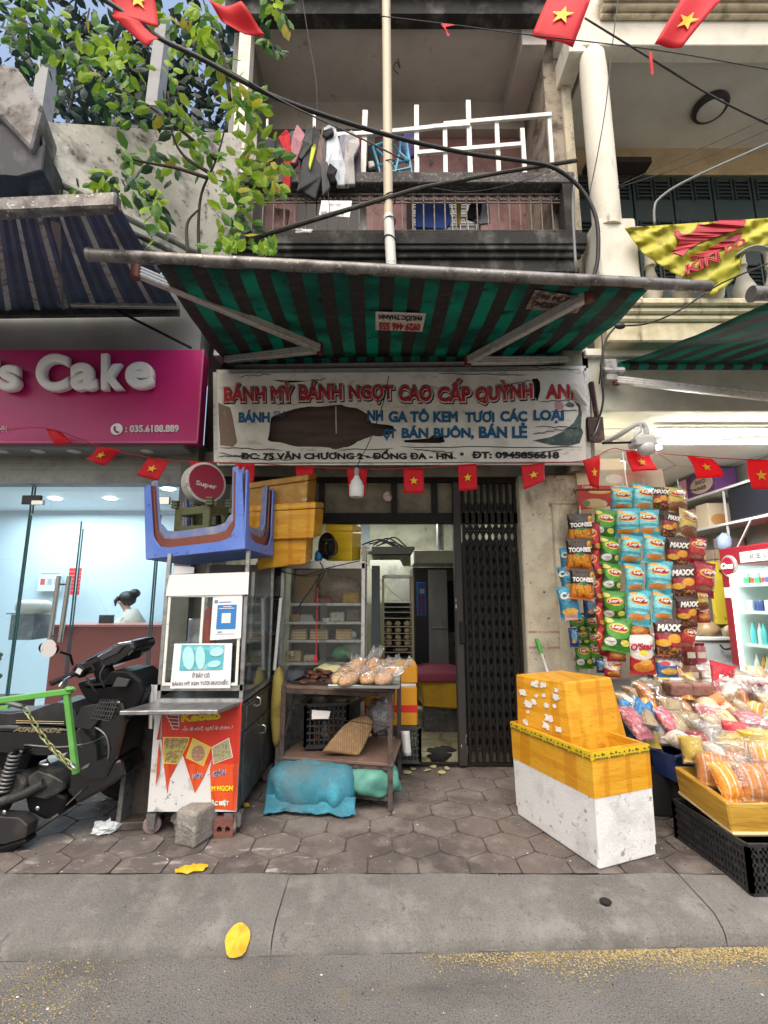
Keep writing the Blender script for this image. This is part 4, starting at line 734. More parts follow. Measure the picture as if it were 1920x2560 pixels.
# ================================================================ upside down plastic tables, crate, round sign on the cart
def ptable(name, label, A, B, C, h, mt, inset=0.0, lift=0.0, rim=.07):
    A, B, C = V(A), V(B), V(C); D = B + C - A; c = (A + B + C + D) / 4; n = (B - A).cross(C - A).normalized()
    if n.z < 0: n = -n
    cor = [lerp(q, c, inset) + n * lift for q in (A, B, D, C)]
    r = T(name, label, 'table', (A + B + C + D) / 4, 'upside down plastic tables on the cart')
    th = n * .018
    def top(m): m.hexa([cor[0], cor[3], cor[2], cor[1], cor[0] + th, cor[3] + th, cor[2] + th, cor[1] + th])
    mk(top).build('tabletop', mt, r, bev=.006)
    for i in range(4):
        a, b = cor[i], cor[(i + 1) % 4]; d = (b - a).normalized(); inn = ((c - (a + b) / 2)); inn = (inn - d * inn.dot(d)).normalized() * .012; ln = (b - a).length
        prof = []; N_ = 16
        wl_ = .072
        up = lambda s, hh: lerp(a, b, s) + n * hh - inn * (hh / h) * 2.2
        pts = [up(0, 0), up(1, 0), up(1, h), up(1 - wl_ / ln * .72, h), up(1 - wl_ / ln * 1.05, h * .3), up(1 - wl_ / ln * 1.3, rim * 1.9), up(1 - wl_ / ln * 1.9, rim * 1.2), up(1 - wl_ / ln * 3, rim), up(wl_ / ln * 3, rim), up(wl_ / ln * 1.9, rim * 1.2), up(wl_ / ln * 1.3, rim * 1.9), up(wl_ / ln * 1.05, h * .3), up(wl_ / ln * .72, h), up(0, h)]
        mk(lambda m: m.prism(pts, inn)).build('table_side', mt, r, bev=.004)
    return r, cor, n
bluep = M('worn_blue_plastic', (.1, .19, .58), [((.16, .25, .62), 'n', 4, .5, .75), ((.06, .09, .2), 'n', 18, .6, .72), ((.3, .34, .5), 'n', 45, .68, .74)], rough=.45)
redp = M('brown_red_plastic', (.2, .06, .04), [((.12, .04, .03), 'n', 8, .5, .75)], rough=.5)
greyp = M('grey_blue_plastic', (.16, .2, .38), [((.3, .3, .32), 'n', 12, .5, .7)], rough=.5)
tA, tB, tC = P(612, 1372, 3.33), P(364, 1399, 3.62), P(684, 1392, 4.0)
ptable('plastic_table', 'outermost worn blue plastic table upside down on the kebab cart', tA, tB, tC, .56, bluep)
ptable('plastic_table', 'brown red plastic table nested upside down inside the outer blue one', tA, tB, tC, .49, redp, .055, .062)
ptable('plastic_table', 'innermost grey blue plastic table nested upside down around the olive crate', tA, tB, tC, .47, greyp, .1, .12)
cr_ = T('beer_crate', 'olive green plastic bottle crate standing in the upturned tables', 'crate', P(505, 1340, 3.75))
olv = M('olive_plastic', (.085, .095, .035), [((.06, .065, .03), 'n', 6, .45, .7), ((.16, .16, .1), 'n', 30, .64, .74)], rough=.55)
cA, cB, cC = P(520, 1338, 3.55), P(432, 1344, 3.68), P(568, 1338, 3.85)
hh = V((0, 0, P(520, 1262, 3.55).z - cA.z)); cD = cB + cC - cA
mk(lambda m: m.hexa([cA, cC, cD, cB, cA + V((0, 0, .02)), cC + V((0, 0, .02)), cD + V((0, 0, .02)), cB + V((0, 0, .02))])).build('crate_base', olv, cr_)
for a, b in ((cB, cA), (cA, cC), (cC, cD), (cD, cB)):
    nn = V((b - a).cross(V((0, 0, 1)))).normalized() * -.014
    q = lambda u, v: lerp(a, b, u) + hh * v
    mk(lambda m: m.prism([q(0, 0), q(1, 0), q(1, 1), q(0, 1)], nn, holes=[[q(.16, .36), q(.82, .36), q(.8, .72), q(.2, .72)]])).build('crate_side', olv, cr_, bev=.006)
islands(mk(lambda m: [m.box(q + hh * t, (.05, .05, .012)) for q in (cA, cB, cC, cD) for t in (1.02, 1.12, 1.22)] + [m.bar(q + hh, q + hh * 1.24, .035) for q in (cA, cB, cC, cD)]), 'corner_ring', olv, cr_)
rs_ = T('round_lightbox', 'round red lightbox sign with a rusty white rim lying in the upturned tables', 'sign', P(505, 1210, 3.85))
cc = P(512, 1208, 3.8); ax = V((.72, -.72, .05)).normalized()
mk(lambda m: m.lathe(cc - ax * .07, [(.155, 0), (.165, .005), (.165, .1), (.158, .105)], 36, axis=ax)).build('rim_drum', M('rusty_white_metal', (.5, .48, .44), [((.2, .12, .07), 'n', 9, .55, .68)], rough=.5), rs_, smooth=2)
mk(lambda m: m.lathe(cc + ax * .036, [(.145, 0), (.145, .004)], 36, axis=ax)).build('red_face', M('dull_red_face', (.25, .012, .03), rough=.3), rs_)
sx = ax.cross(V((0, 0, 1))).normalized() * -1; text('lettering', 'Super', cc + ax * .043 - sx * .09 - V((0, 0, .05)), cc + ax * .043 + sx * .08 - V((0, 0, .06)), cc + ax * .043 - sx * .09 + V((0, 0, .0)), ivory, rs_, .001, 0)
# ================================================================ taped foam boxes stacked on the case
tape = M('orange_tape', (.66, .33, .025), [((.5, .19, .01, .55), 's', 0, 6.3, .24), ((.54, .22, .01, .5), 's', 2, 7.1, .28), ((.74, .42, .04), 'n', 3.5, .55, .7), ((.4, .15, .015, .8), 'n', 6, .6, .72), ((.3, .12, .02), 'n', 26, .66, .74)], rough=.32, bump=.25, bs=9, bst=(1, 1, 4))
tapeold = M('scuffed_brown_tape', (.36, .17, .02), [((.5, .3, .06), 'n', 5, .5, .7), ((.5, .42, .36), 'n', 6, .62, .68), ((.12, .07, .03), 'n', 16, .6, .72)], rough=.45, bump=.2)
foam = M('white_foam', (.7, .71, .72), [((.5, .5, .5), 'n', 5, .5, .74), ((.25, .24, .22), 'n', 17, .6, .7), ((.2, .18, .14), 'n', 3, .62, .8)], rough=.8, bump=.25, bs=70)
def fbox(name, label, A, B, C, z, mt, group=None, cat='foam box', seam=True):   # A near bottom corner, B left, C right, height z
    A, B, C = V(A), V(B), V(C); D = B + C - A; c = (B + C) / 2; up = V((0, 0, z))
    r = T(name, label, cat, c, group)
    ex = [lerp(c, q, .965) for q in (A, C, D, B)]; tp = [lerp(c, q, 1.0) for q in (A, C, D, B)]
    mk(lambda m: m.hexa([q for q in ex] + [q + up * .8 for q in tp])).build('box_body', mt, r, bev=.012, seg=2)
    mk(lambda m: m.hexa([lerp(c, q, 1.012) + up * .81 for q in (A, C, D, B)] + [lerp(c, q, 1.0) + up for q in (A, C, D, B)])).build('lid', mt, r, bev=.014, seg=2)
    return r
bz = P(700, 1408, 4.05).z
fbox('foam_box', 'lowest orange taped foam box of the stack behind the blue tables', P(765, 1410, 3.98), P(640, 1425, 4.05), P(783, 1400, 4.3), .29, tape, 'orange taped foam boxes stacked by the tables')
fbox('foam_box', 'middle orange taped foam box turned askew in the stack behind the blue tables', P(786, 1345, 3.9), P(618, 1352, 4.05), P(808, 1338, 4.3), .3, tape, 'orange taped foam boxes stacked by the tables')
fbox('foam_box', 'topmost scuffed brown taped foam box of the stack behind the blue tables', P(768, 1270, 3.98), P(610, 1292, 4.05), P(790, 1262, 4.3), .29, tapeold, 'orange taped foam boxes stacked by the tables')
ymat = M('bright_yellow_tape', (.75, .5, .01), [((.6, .36, .01), 'n', 3, .5, .7, (.5, .5, 6))], rough=.35, bump=.2, bs=8, bst=(1, 1, 5))
fbox('foam_box', 'bright yellow foam box on top of the glass display case', P(880, 1404, 4.55), P(812, 1402, 4.6), P(903, 1400, 4.85), .35, ymat)
hl = T('helmet', 'black open motorcycle helmet hanging beside the bright yellow box', 'helmet', P(820, 1398, 4.4))
mk(lambda m: m.blob(P(818, 1365, 4.42), (.17, .22, .25), 16, 12)).build('shell', M('glossy_black', (.01, .01, .012), rough=.15), hl, smooth=True)
mk(lambda m: m.blob(P(826, 1368, 4.33), (.09, .09, .12), 12, 8)).build('visor_opening', M('dark_lining', (.004, .004, .004), rough=.9), hl, smooth=True)
mk(lambda m: m.tube(curve([P(806, 1350, 4.3), P(838, 1352, 4.29), P(842, 1380, 4.3), P(822, 1394, 4.3)], 4), .009, 6)).build('chin_bar', blackp, hl)
tag(mk(lambda m: m.blob(P(797, 1392, 4.4), (.07, .1, .12), amp=.35, fr=4)).build('blue_bag', M('blue_plastic_bag', (.03, .2, .5), rough=.3), smooth=True), 'crumpled blue plastic bag under the black helmet', 'bag')
tag(mk(lambda m: m.box2(P(905, 1402, 4.7), P(918, 1370, 4.9))).build('pale_carton', M('pale_carton_mat', (.5, .46, .38))), 'pale carton beside the bright yellow box on the glass case', 'carton')
# ================================================================ steel rack between cart and display case
kr = T('steel_rack', 'open dark steel kitchen rack with tubes and a plate behind the kebab cart', 'rack', (-1.0, 4.3, .12))
mk(lambda m: [m.bar(P(x, 1430, y), V((P(x, 1430, y).x, y, .95)), .028) for x, y in ((635, 4.1), (708, 4.28), (658, 4.5))]).build('rack_post', steel, kr)
islands(mk(lambda m: [m.box2(P(640, 1585 - i * 85, 4.2), P(700, 1582 - i * 85, 4.55)) for i in range(3)]), 'rack_shelf', steel, kr)
mk(lambda m: m.box2(P(632, 1490, 4.3), P(712, 1440, 4.32))).build('rack_header', darksteel, kr)
mk(lambda m: m.box2(P(640, 1690, 4.42), P(676, 1500, 4.44))).build('steel_plate', steel, kr)
mk(lambda m: m.tube([P(702, 1495, 4.2), P(686, 1675, 4.2)], .014, 8)).build('pale_tube', wal, kr)
mk(lambda m: m.box2((-1.35, 4.5, .2), (-.92, 4.6, 1.9))).build('rack_back', darksteel, kr)
# ================================================================ glass display case with breads
dc = T('display_case', 'tall aluminium framed glass bakery case with shelves of packed bread', 'display case', (-.53, 4.55, .12))
X0, X1, Y0, Y1, Z0, Z1 = -.905, -.165, 4.32, 4.8, .2, 1.925
for x, y in ((X0, Y0), (X1 - .035, Y0), (X0, Y1 - .03), (X1 - .035, Y1 - .03)): mk(lambda m: m.box2((x, y, .12), (x + .035, y + .03, Z1))).build('case_post', alu, dc, bev=.004)
islands(mk(lambda m: (m.box2((X0, Y0, Z1 - .05), (X1, Y0 + .03, Z1)), m.box2((X0, Y0, Z1), (X1, Y1, Z1 + .015)), m.box2((X0, Y0, .85), (X1, Y0 + .03, .89)))), 'case_rail', alu, dc)
mk(lambda m: m.box2((X0 + .02, Y1 - .01, .2), (X1 - .02, Y1, Z1))).build('case_back', M('dim_case_back', (.12, .125, .115), [((.07, .07, .065), 'n', 3, .4, .7)], rough=.3), dc)
zsh = [1.565, 1.405, 1.25, 1.06]
for z in zsh:
    s_ = mk(lambda m: m.box2((X0 + .03, Y0 + .06, z - .008), (X1 - .03, Y1 - .02, z))).build('case_shelf', M('shelf_glass_grey', (.25, .26, .25), rough=.25), dc); mk(lambda m: m.box2((X0 + .03, Y0 + .045, z - .014), (X1 - .03, Y0 + .06, z + .008))).build('shelf_edge', alu, s_)
mk(lambda m: m.box2((X0 + .03, Y0 + .02, .2), (X1 - .03, Y1, .86))).build('lower_cupboard', darksteel, dc)
mk(lambda m: (m.box2((X0 + .03, Y0 + .012, .89), (-.5, Y0 + .016, Z1 - .05)), m.box2((-.56, Y0 + .02, .89), (X1 - .03, Y0 + .024, Z1 - .05)))).build('front_glass', film('dusty_glass', (.86, .88, .87), .04, .06, haze=.015), dc)
mk(lambda m: m.box2((X1 - .01, Y0 + .03, .89), (X1 - .006, Y1 - .03, Z1 - .05))).build('side_glass', glass, dc)
crumb = M('sliced_bread', (.55, .42, .24), [((.3, .16, .06), 's', 2, 40, .25), ((.4, .26, .12), 'n', 12, .5, .7)], rough=.8)
for q, x in enumerate((-.76, -.58, -.36)): tag(mk(lambda m: m.box((x, 4.5, 1.25 + .046), (.14 if q != 1 else .16, .12, .09))).build('bread_pack', crumb, bev=.008), 'packed sliced bread block on the third shelf, ' + ('by the left post', 'in the middle', 'by the right end')[q], 'bread', 'packed bread blocks in the case')
tag(mk(lambda m: m.blob((-.3, 4.55, 1.29), (.1, .1, .08), amp=.1)).build('white_bowl', white, smooth=True), 'small white bowl at the end of the bread shelf', 'bowl')
tag(mk(lambda m: m.box((-.72, 4.55, 1.565 + .14), (.2, .16, .27), rot=Matrix.Rotation(R(4), 3, 'Y'))).build('paper_bag', M('brown_paper', (.3, .19, .1), [((.2, .12, .06), 'n', 6, .5, .7)], rough=.8), bev=.01), 'brown paper bag on the top shelf of the display case', 'paper bag')
tag(mk(lambda m: m.blob((-.42, 4.55, 1.69), (.4, .2, .25), amp=.3, fr=3)).build('netted_packs', M('netted_brown', (.2, .14, .11), [((.4, .35, .3), 'n', 30, .55, .65, (1, 1, 4)), ((.5, .35, .1), 'n', 8, .62, .7)], rough=.4), smooth=True), 'heap of netted brown packets on the top shelf of the display case', 'packets')
tag(mk(lambda m: m.blob((-.55, 4.48, 1.59), (.17, .12, .06), amp=.3)).build('red_cloth', M('red_cloth_mat', (.35, .02, .03)), smooth=True), 'small red cloth on the top shelf of the display case', 'cloth')
tag(mk(lambda m: m.lathe((-.52, 4.45, 1.405), [(.03, 0), (.035, .03), (.035, .035)], 14)).build('white_tub', white), 'small white round tub on the second shelf of the display case', 'tub')
tag(mk(lambda m: m.hexa([V((-.8, 4.45, 1.405)), V((-.62, 4.45, 1.405)), V((-.62, 4.6, 1.405)), V((-.8, 4.6, 1.405)), V((-.75, 4.47, 1.47)), V((-.65, 4.47, 1.47)), V((-.65, 4.58, 1.47)), V((-.75, 4.58, 1.47))])).build('folded_paper', M('grey_folded_paper', (.32, .33, .31))), 'grey folded paper on the second shelf of the display case', 'paper')
for i, (x, z, sx, sy, sz, c_, lb) in enumerate(((-.8, 1.405, .1, .12, .07, (.3, .2, .1), 'tan wrapped cake on the second case shelf by the left post'), (-.42, 1.405, .13, .12, .09, (.45, .42, .36), 'pale wrapped block on the second case shelf'), (-.28, 1.405, .12, .12, .12, (.12, .1, .09), 'dark wrapped block at the right of the second case shelf'), (-.8, 1.06, .14, .14, .1, (.4, .28, .12), 'tan loaf pack on the lowest case shelf'), (-.66, 1.06, .1, .12, .06, (.5, .42, .3), 'small pale pack on the lowest case shelf'), (-.78, .9, .16, .16, .1, (.2, .2, .26), 'bluish box at the bottom of the display case'), (-.3, 1.565, .15, .14, .1, (.4, .24, .05), 'yellow brown pack at the right of the top case shelf'))):
    tag(mk(lambda m: m.box((x, 4.5, z + sz / 2), (sx, sy, sz))).build('wrapped_pack', M('pack_%d' % i, c_, [(tuple(v * .45 for v in c_), 'n', 16, .5, .66), ((.65, .65, .63), 'n', 9, .62, .7)], rough=.25), bev=.012), lb, 'pack')
tag(mk(lambda m: (m.blob((-.38, 4.5, 1.14), (.17, .12, .11), amp=.5, fr=4, seed=3))).build('green_bag', M('green_plastic_bag', (.06, .32, .14), rough=.25), smooth=True), 'crumpled green plastic bag inside the display case', 'bag')
tag(mk(lambda m: m.blob((-.27, 4.52, 1.17), (.18, .14, .2), amp=.5, fr=4, seed=8)).build('clear_bag', film('bag_film', (.9, .9, .9), .12, .15, .8, 25, haze=.25), smooth=True), 'crumpled clear plastic bag beside the green bag in the display case', 'bag')
tag(mk(lambda m: m.blob((-.45, 4.27, 1.0), (.3, .14, .13), amp=.25, fr=3, seed=2)).build('cream_cloth', M('cream_yellow_cloth', (.5, .46, .25), [((.22, .2, .1), 'n', 9, .55, .7, (3, 1, 1))], rough=.7), smooth=True), 'cream yellow cloth bundle behind the tray of dark cakes', 'cloth')
tag(mk(lambda m: (m.tube([P(794, 1470, 4.25), P(790, 1638, 4.25)], .004, 5), m.lathe(P(789, 1648, 4.25), [(.014, -.03), (.017, 0), (.012, .03)], 10))).build('hanging_weight', M('red_weight', (.5, .03, .03), rough=.4)), 'red weight on a yellow cord in front of the display case', 'weight')
tag(mk(lambda m: (m.tube(curve([P(800, 1405, 4.25), P(806, 1425, 4.25), P(780, 1470, 4.22), P(758, 1500, 4.22), P(738, 1535, 4.25)], 6), .006, 5), m.tube(curve([P(700, 1428, 4.25), P(760, 1438, 4.2), P(820, 1420, 4.2), P(900, 1402, 4.25)], 6), .005, 5))).build('loose_wire', blackp), 'loose black wires draped across the top of the display case', 'wire')
# ================================================================ iron rack table with trays
rt = T('iron_rack_table', 'rusty iron rack table with two brown boards holding bread trays', 'rack table', (-.37, 4.1, .12))
q0, q1, q2, q3 = V((-.775, 3.95, 0)), V((.045, 3.79, 0)), V((.13, 4.42, 0)), V((-.62, 4.55, 0))   # front left, front right, back right, back left
for q, zt_ in ((q0, .96), (q1, .97), (q2, 1.0), (q3, .97)): mk(lambda m: m.bar((q.x, q.y, .12), (q.x, q.y, zt_), .036)).build('leg', rustbrown, rt, bev=.003)
def board(z, th, n_, mt, grow=.02):
    c = (q0 + q1 + q2 + q3) / 4; cs_ = [c + (q - c) * (1 + grow) for q in (q0, q1, q2, q3)]
    mk(lambda m: m.hexa([q + V((0, 0, z - th)) for q in cs_] + [q + V((0, 0, z)) for q in cs_])).build(n_, mt, rt, bev=.004)
boardm = M('brown_board', (.15, .095, .075), [((.09, .055, .045), 'n', 4, .45, .7), ((.24, .17, .14), 'n', 14, .6, .75)], rough=.6)
board(.95, .025, 'top_board', boardm); board(.44, .022, 'lower_board', boardm, .06); board(.2, .015, 'bottom_board', darkw, -.05)
mk(lambda m: [m.bar(a + V((0, 0, z)), b + V((0, 0, z)), .022, .03) for a, b in ((q0, q1), (q1, q2), (q2, q3), (q3, q0)) for z in (.91, .405, .2)] + [m.bar(q0 + V((0, 0, .5)), lerp(q0, q3, .35) + V((0, 0, .9)), .008), m.bar(q1 + V((0, 0, .5)), lerp(q1, q2, .5) + V((0, 0, .9)), .008)]).build('frame', rustbrown, rt)
tag(mk(lambda m: m.tube([q0 + V((.35, -.03, .72)), q1 + V((-.0, -.03, .69))], .003, 5)).build('stretched_wire', iron), 'thin wire stretched across the rack table in front of the basket', 'wire')
def tray(name, label, c, sx, sy, rz, mt, cat='tray', h=.02):
    r = Matrix.Rotation(rz, 3, 'Z'); c = V(c)
    def f(m):
        m.box(c + V((0, 0, .003)), (sx, sy, .004), 0, r)
        for s_ in (-1, 1):
            m.box(c + r @ V((s_ * (sx / 2 + .004), 0, h / 2 + .001)), (.006, sy + .016, h), 0, r); m.box(c + r @ V((0, s_ * (sy / 2 + .004), h / 2 + .001)), (sx, .006, h), 0, r)
        m.tube([c + r @ V((a * (sx / 2 + .006), b * (sy / 2 + .006), h)) for a, b in ((-1, -1), (1, -1), (1, 1), (-1, 1))], .006, 6, closed=True)
    return tag(mk(f).build(name, mt), label, cat)
tray('dark_baking_tray', 'dark baking tray of brown cakes on the left of the rack table', (-.5, 4.17, .952), .36, .42, -.2, M('black_tray', (.04, .035, .035), rough=.4, metal=.5))
trayc = V((-.135, 3.93, .975)); trz = -.04
tray('steel_bread_tray', 'shiny steel tray of bagged buns jutting from the rack table', trayc, .5, .5, trz, M('bright_tray', (.38, .41, .42), rough=.28, metal=.8))
cakem = M('dark_brown_cake', (.085, .035, .022), [((.16, .07, .04), 'n', 30, .5, .7), ((.03, .014, .01), 'n', 14, .55, .7)], rough=.6, bump=.4)
for i in range(22):
    a = random.uniform(-.15, .15), random.uniform(-.17, .17); z = .965 + (.03 if i > 10 else 0) + (.025 if i > 17 else 0); k_ = .75 if i > 10 else 1
    tag(mk(lambda m: m.blob((0, 0, 0), (.11, .085, .035), 12, 6, amp=.3, fr=3, seed=i)).build('brown_cake', cakem, smooth=True), 'flat dark brown cake heaped on the dark baking tray', 'cake', 'dark brown cakes on the tray').matrix_basis = Matrix.Translation((-.5 + a[0] * k_, 4.17 + a[1] * k_, z)) @ Matrix.Rotation(random.uniform(0, 6), 4, 'Z') @ Matrix.Rotation(random.uniform(-.3, .3), 4, 'X')
bunm = M('glazed_bun', (.6, .27, .06), [((.72, .46, .18), 'n', 5, .52, .7), ((.45, .16, .03), 'n', 3, .6, .8)], rough=.35)
bagf = film('bread_bag_film', (.98, .98, .98), .2, .14, 1, 60, haze=.07)
def bun(x, y, z, L, W, rz, lean, twist, lab):
    r = T('bagged_bun', lab, 'bun', (x, y, z), 'bagged buns on the steel tray')
    mw = Matrix.Translation((x, y, z)) @ Matrix.Rotation(rz, 4, 'Z') @ Matrix.Rotation(lean, 4, 'Y')
    def put(o): o.data.transform(mw); o.data.update(); adopt(o, r)
    put(mk(lambda m: m.blob((0, 0, .045), (L * 1.1, W * 1.12, .098), 16, 10, amp=.06, fr=2)).build('bread', bunm, smooth=True))
    def bagfn(u, v):
        a = u * 2 * math.pi; t = v * 1.5
        if t <= 1: px = -L * .6 + L * 1.2 * t; rr = math.sin(min(1, max(.02, t * 1.02)) * math.pi * .93 + .1) ** .5
        else: px = L * .6 + (t - 1) * twist; rr = .18 + .55 * (t - 1)
        rr = max(rr, .14); w_ = 1 + .12 * noise.noise(V((u * 6 + x * 30, v * 7, z * 9)))
        if t > 1: w_ = 1 + .5 * math.sin(u * 6.283 * 4 + x * 50)
        return (px, math.cos(a) * W * .62 * rr * w_, .046 + math.sin(a) * .054 * rr * w_ + (max(0, t - 1) * .5 * twist))
    put(MB().grid(bagfn, 18, 14).build('plastic_bag', bagf, smooth=True))
bs_ = [(-.33, 3.77, .15, 1.25, 'long glossy bun in a clear bag at the front left corner of the steel tray'), (-.25, 3.72, .19, .95, 'largest long orange glazed bun, foremost in the steel tray'), (-.11, 3.76, .14, .9, 'round bagged bun in the middle of the tray front'), (.0, 3.73, .13, .5, 'round bagged bun at the front right of the steel tray'),
       (-.3, 3.92, .17, 1.2, 'bagged bun behind the long orange one'), (-.18, 3.91, .17, .9, 'bagged bun in the second row behind the round middle one'), (-.06, 3.93, .17, .8, 'bagged bun in the second row near the orange box'), (.05, 3.9, .2, .4, 'bagged bun at the right edge of the tray by the iron post'), (-.27, 4.06, .16, 1.1, 'bagged bun at the back left of the steel tray'), (-.14, 4.08, .16, 1.0, 'bagged bun in the back row with its twist sticking up'), (.0, 4.07, .17, .7, 'bagged bun at the back right of the steel tray')]
for i, (x, y, L, a, lab) in enumerate(bs_): bun(x, y, .985 + (.02 if i > 3 else 0), L, .1 if L > .145 else .115, a, -.25 if i > 3 else -.12, .17, lab)
for i, (x, y, a) in enumerate(((-.2, 3.98, .5), (-.08, 4.0, 1.2))): bun(x, y, 1.055, .16, .1, a, -.35, .2, ('bagged bun lying on top of the pile, tail up', 'topmost bagged bun with its twisted tail highest')[i])
# things on the lower board and under it
def crate(name, label, A, B, C, h, mt, nx=10, nz=5, cat='crate', group=None, solid=False, bar=.012):
    A, B, C = V(A), V(B), V(C); D = B + C - A; r = T(name, label, cat, (B + C) / 2, group); up = V((0, 0, h))
    mk(lambda m: m.hexa([A, C, D, B] + [q + V((0, 0, .015)) for q in (A, C, D, B)])).build('crate_base', mt, r)
    for a, b in ((B, A), (A, C), (C, D), (D, B)):
        ln = (b - a).length; k_ = max(3, int(nx * ln / .4))
        def f(m):
            for i in range(nz + 1): m.bar(lerp(a, b, 0) + up * (i / nz), b + up * (i / nz), bar, bar * (2.2 if i in (0, nz) else 1))
            for i in range(k_ + 1): m.bar(lerp(a, b, i / k_), lerp(a, b, i / k_) + up, bar * (1.8 if i in (0, k_) else .7), bar)
        mk(f).build('crate_side', mt, r)
    return r
crate('black_crate', 'black lattice crate with a white paper on the lower board of the rack table', P(868, 1865, 4.05) + V((0, 0, .0)), P(762, 1868, 4.05), P(880, 1835, 4.42), .31, blackp, 12, 6)
tag(mk(lambda m: m.prism([P(779, 1798, 4.02), P(822, 1797, 4.02), P(826, 1778, 4.02), P(780, 1775, 4.02)], (0, .003, 0))).build('paper_note', white), 'white paper note on the rim of the black crate', 'note')
mk(lambda m: None)
for i in range(12):
    x = random.uniform(775, 860); tag(mk(lambda m: m.lathe(P(x, 1868, 4.2 + .1 * (i % 3)) + V((0, 0, .01)), [(.02, 0), (.022, .12), (.009, .15), (.009, .19)], 8)).build('bottle', M(('brown_bottle', 'pale_bottle', 'orange_bottle')[i % 3], ((.15, .07, .03), (.5, .48, .42), (.55, .18, .06))[i % 3], rough=.2), smooth=2), 'small bottle packed in the black crate', 'bottle', 'bottles in the black crate')
bask = M('woven_bamboo', (.27, .17, .085), [((.17, .1, .045), 's', 0, 60, .4), ((.33, .22, .12), 'n', 40, .5, .7), ((.2, .12, .06), 'n', 5, .5, .7)], rough=.75, bump=.35, bs=160, bst=(1, 1, .3))
def along(pts, t):
    k_ = min(len(pts) - 2, int(t * (len(pts) - 1))); f_ = t * (len(pts) - 1) - k_; return pts[k_][0] * (1 - f_) + pts[k_ + 1][0] * f_, pts[k_][1] * (1 - f_) + pts[k_ + 1][1] * f_
def bk_(u, v):   # a winnowing scoop leaning on the crate
    (ax, ay), (bx2, by2) = along([(805, 1880), (822, 1858), (840, 1836), (858, 1816), (878, 1801), (897, 1793), (913, 1789)], v), along([(896, 1890), (906, 1874), (915, 1856), (923, 1838), (930, 1820), (933, 1804), (922, 1792)], v)
    return P(ax + (bx2 - ax) * u, ay + (by2 - ay) * u, 3.92 + .1 * v - .03 * math.sin(u * math.pi) * math.sin(v * 2.6))
tag(MB().grid(bk_, 16, 18, thick=(0, .006, .002)).build('bamboo_scoop', bask, smooth=True), 'woven bamboo scoop leaning on the black crate on the lower board', 'basket')
tag(mk(lambda m: m.blob(P(948, 1800, 4.15), (.2, .2, .24), 18, 12, amp=.25, fr=4)).build('dark_bag', M('dark_goods', (.05, .05, .055), rough=.6), smooth=True), 'dark filled bag beside the bamboo scoop', 'bag')
tag(mk(lambda m: m.blob(P(950, 1790, 4.13), (.22, .22, .27), 26, 16, amp=.4, fr=6, seed=4)).build('clear_bag', film('crinkle_film', (.85, .85, .88), .14, .12, 1, 30, haze=.12), smooth=True), 'knotted clear bag around dark goods beside the bamboo scoop', 'bag')
tag(mk(lambda m: (m.blob(P(800, 1745, 4.4), (.3, .3, .16), amp=.4, fr=4), m.blob(P(860, 1745, 4.3), (.3, .3, .14), amp=.4, fr=4, seed=5))).build('packed_bags', M('dim_packed_goods', (.12, .1, .085), [((.35, .3, .27), 'n', 12, .58, .7), ((.3, .1, .03), 'n', 5, .64, .7)], rough=.35), smooth=True), 'dim heap of packed bags under the top board of the rack table', 'bags')
sackm = M('blue_woven_sack', (.03, .165, .235), [((.09, .15, .17), 'n', 2.2, .5, .66), ((.05, .3, .4), 'n', 7, .5, .75), ((.02, .1, .14), 'n', 60, .6, .7)], rough=.75, bump=.25, bs=45)
def sack(u, v):   # a full sack lying on its side, its mouth hem towards the street
    x, t = -.33 + .66 * u, v * 2 * math.pi
    e = max(.0, 1 - abs(2 * u - 1) ** 4.5) ** .5; n1 = noise.noise(V((u * 4.5, math.cos(t) * 1.3, math.sin(t) * 1.3 + 4))); n2 = noise.noise(V((u * 13, math.cos(t) * 2.5, math.sin(t) * 2.5 + 9)))
    r_ = 1 + .14 * n1 + .035 * n2
    y, z = math.cos(t) * .19 * r_, math.sin(t) * .18 * r_
    if y < -.05 and z < .06: y -= .03 * math.sin(u * 19) * n1
    return V((x * (1 + .03 * n1), y * (.35 + .65 * e), max(-.115, z * (.3 + .7 * e))))
so_ = MB().grid(lambda u, v: V((-.53, 3.88, .25)) + Matrix.Rotation(-.1, 3, 'Z') @ sack(u, v), 44, 36).build('blue_sack', sackm, smooth=True); tag(so_, 'bulging sky blue woven sack on the pavement under the rack table', 'sack')
def hem(u, v):
    x = -.84 + .64 * u; k_ = noise.noise(V((u * 5, v * 1.5, 1))); f_ = .009 * math.sin(u * 26 + k_ * 4) * (.3 + v)
    return V((x + .02 * k_, 3.75 - .06 * u - .05 * v + f_ * .6 + .02 * k_, .125 + .11 * (1 - v) ** 1.2 + abs(f_) * .5 + .02 * (k_ + .5)))
mk(lambda m: m.grid(hem, 50, 10, thick=(0, .004, .004))).build('sack_hem', sackm, so_, smooth=True)
def gc(u, v):
    a = u * 2 * math.pi; th = v * math.pi; n_ = noise.noise(V((math.cos(a) * 1.4 + v * 2, math.sin(a) * 1.4, v * 2.4))) * .3; fo = .13 * abs(math.sin(a * 2.5 + v * 7 + n_ * 6)) + .07 * math.sin(a * 6 - v * 13 + n_ * 9)
    r = 1 + n_ + fo; return V((math.sin(th) * math.cos(a) * .2 * r, math.sin(th) * math.sin(a) * .16 * r, max(-.07, min(.105, -math.cos(th) * .135 * r))))
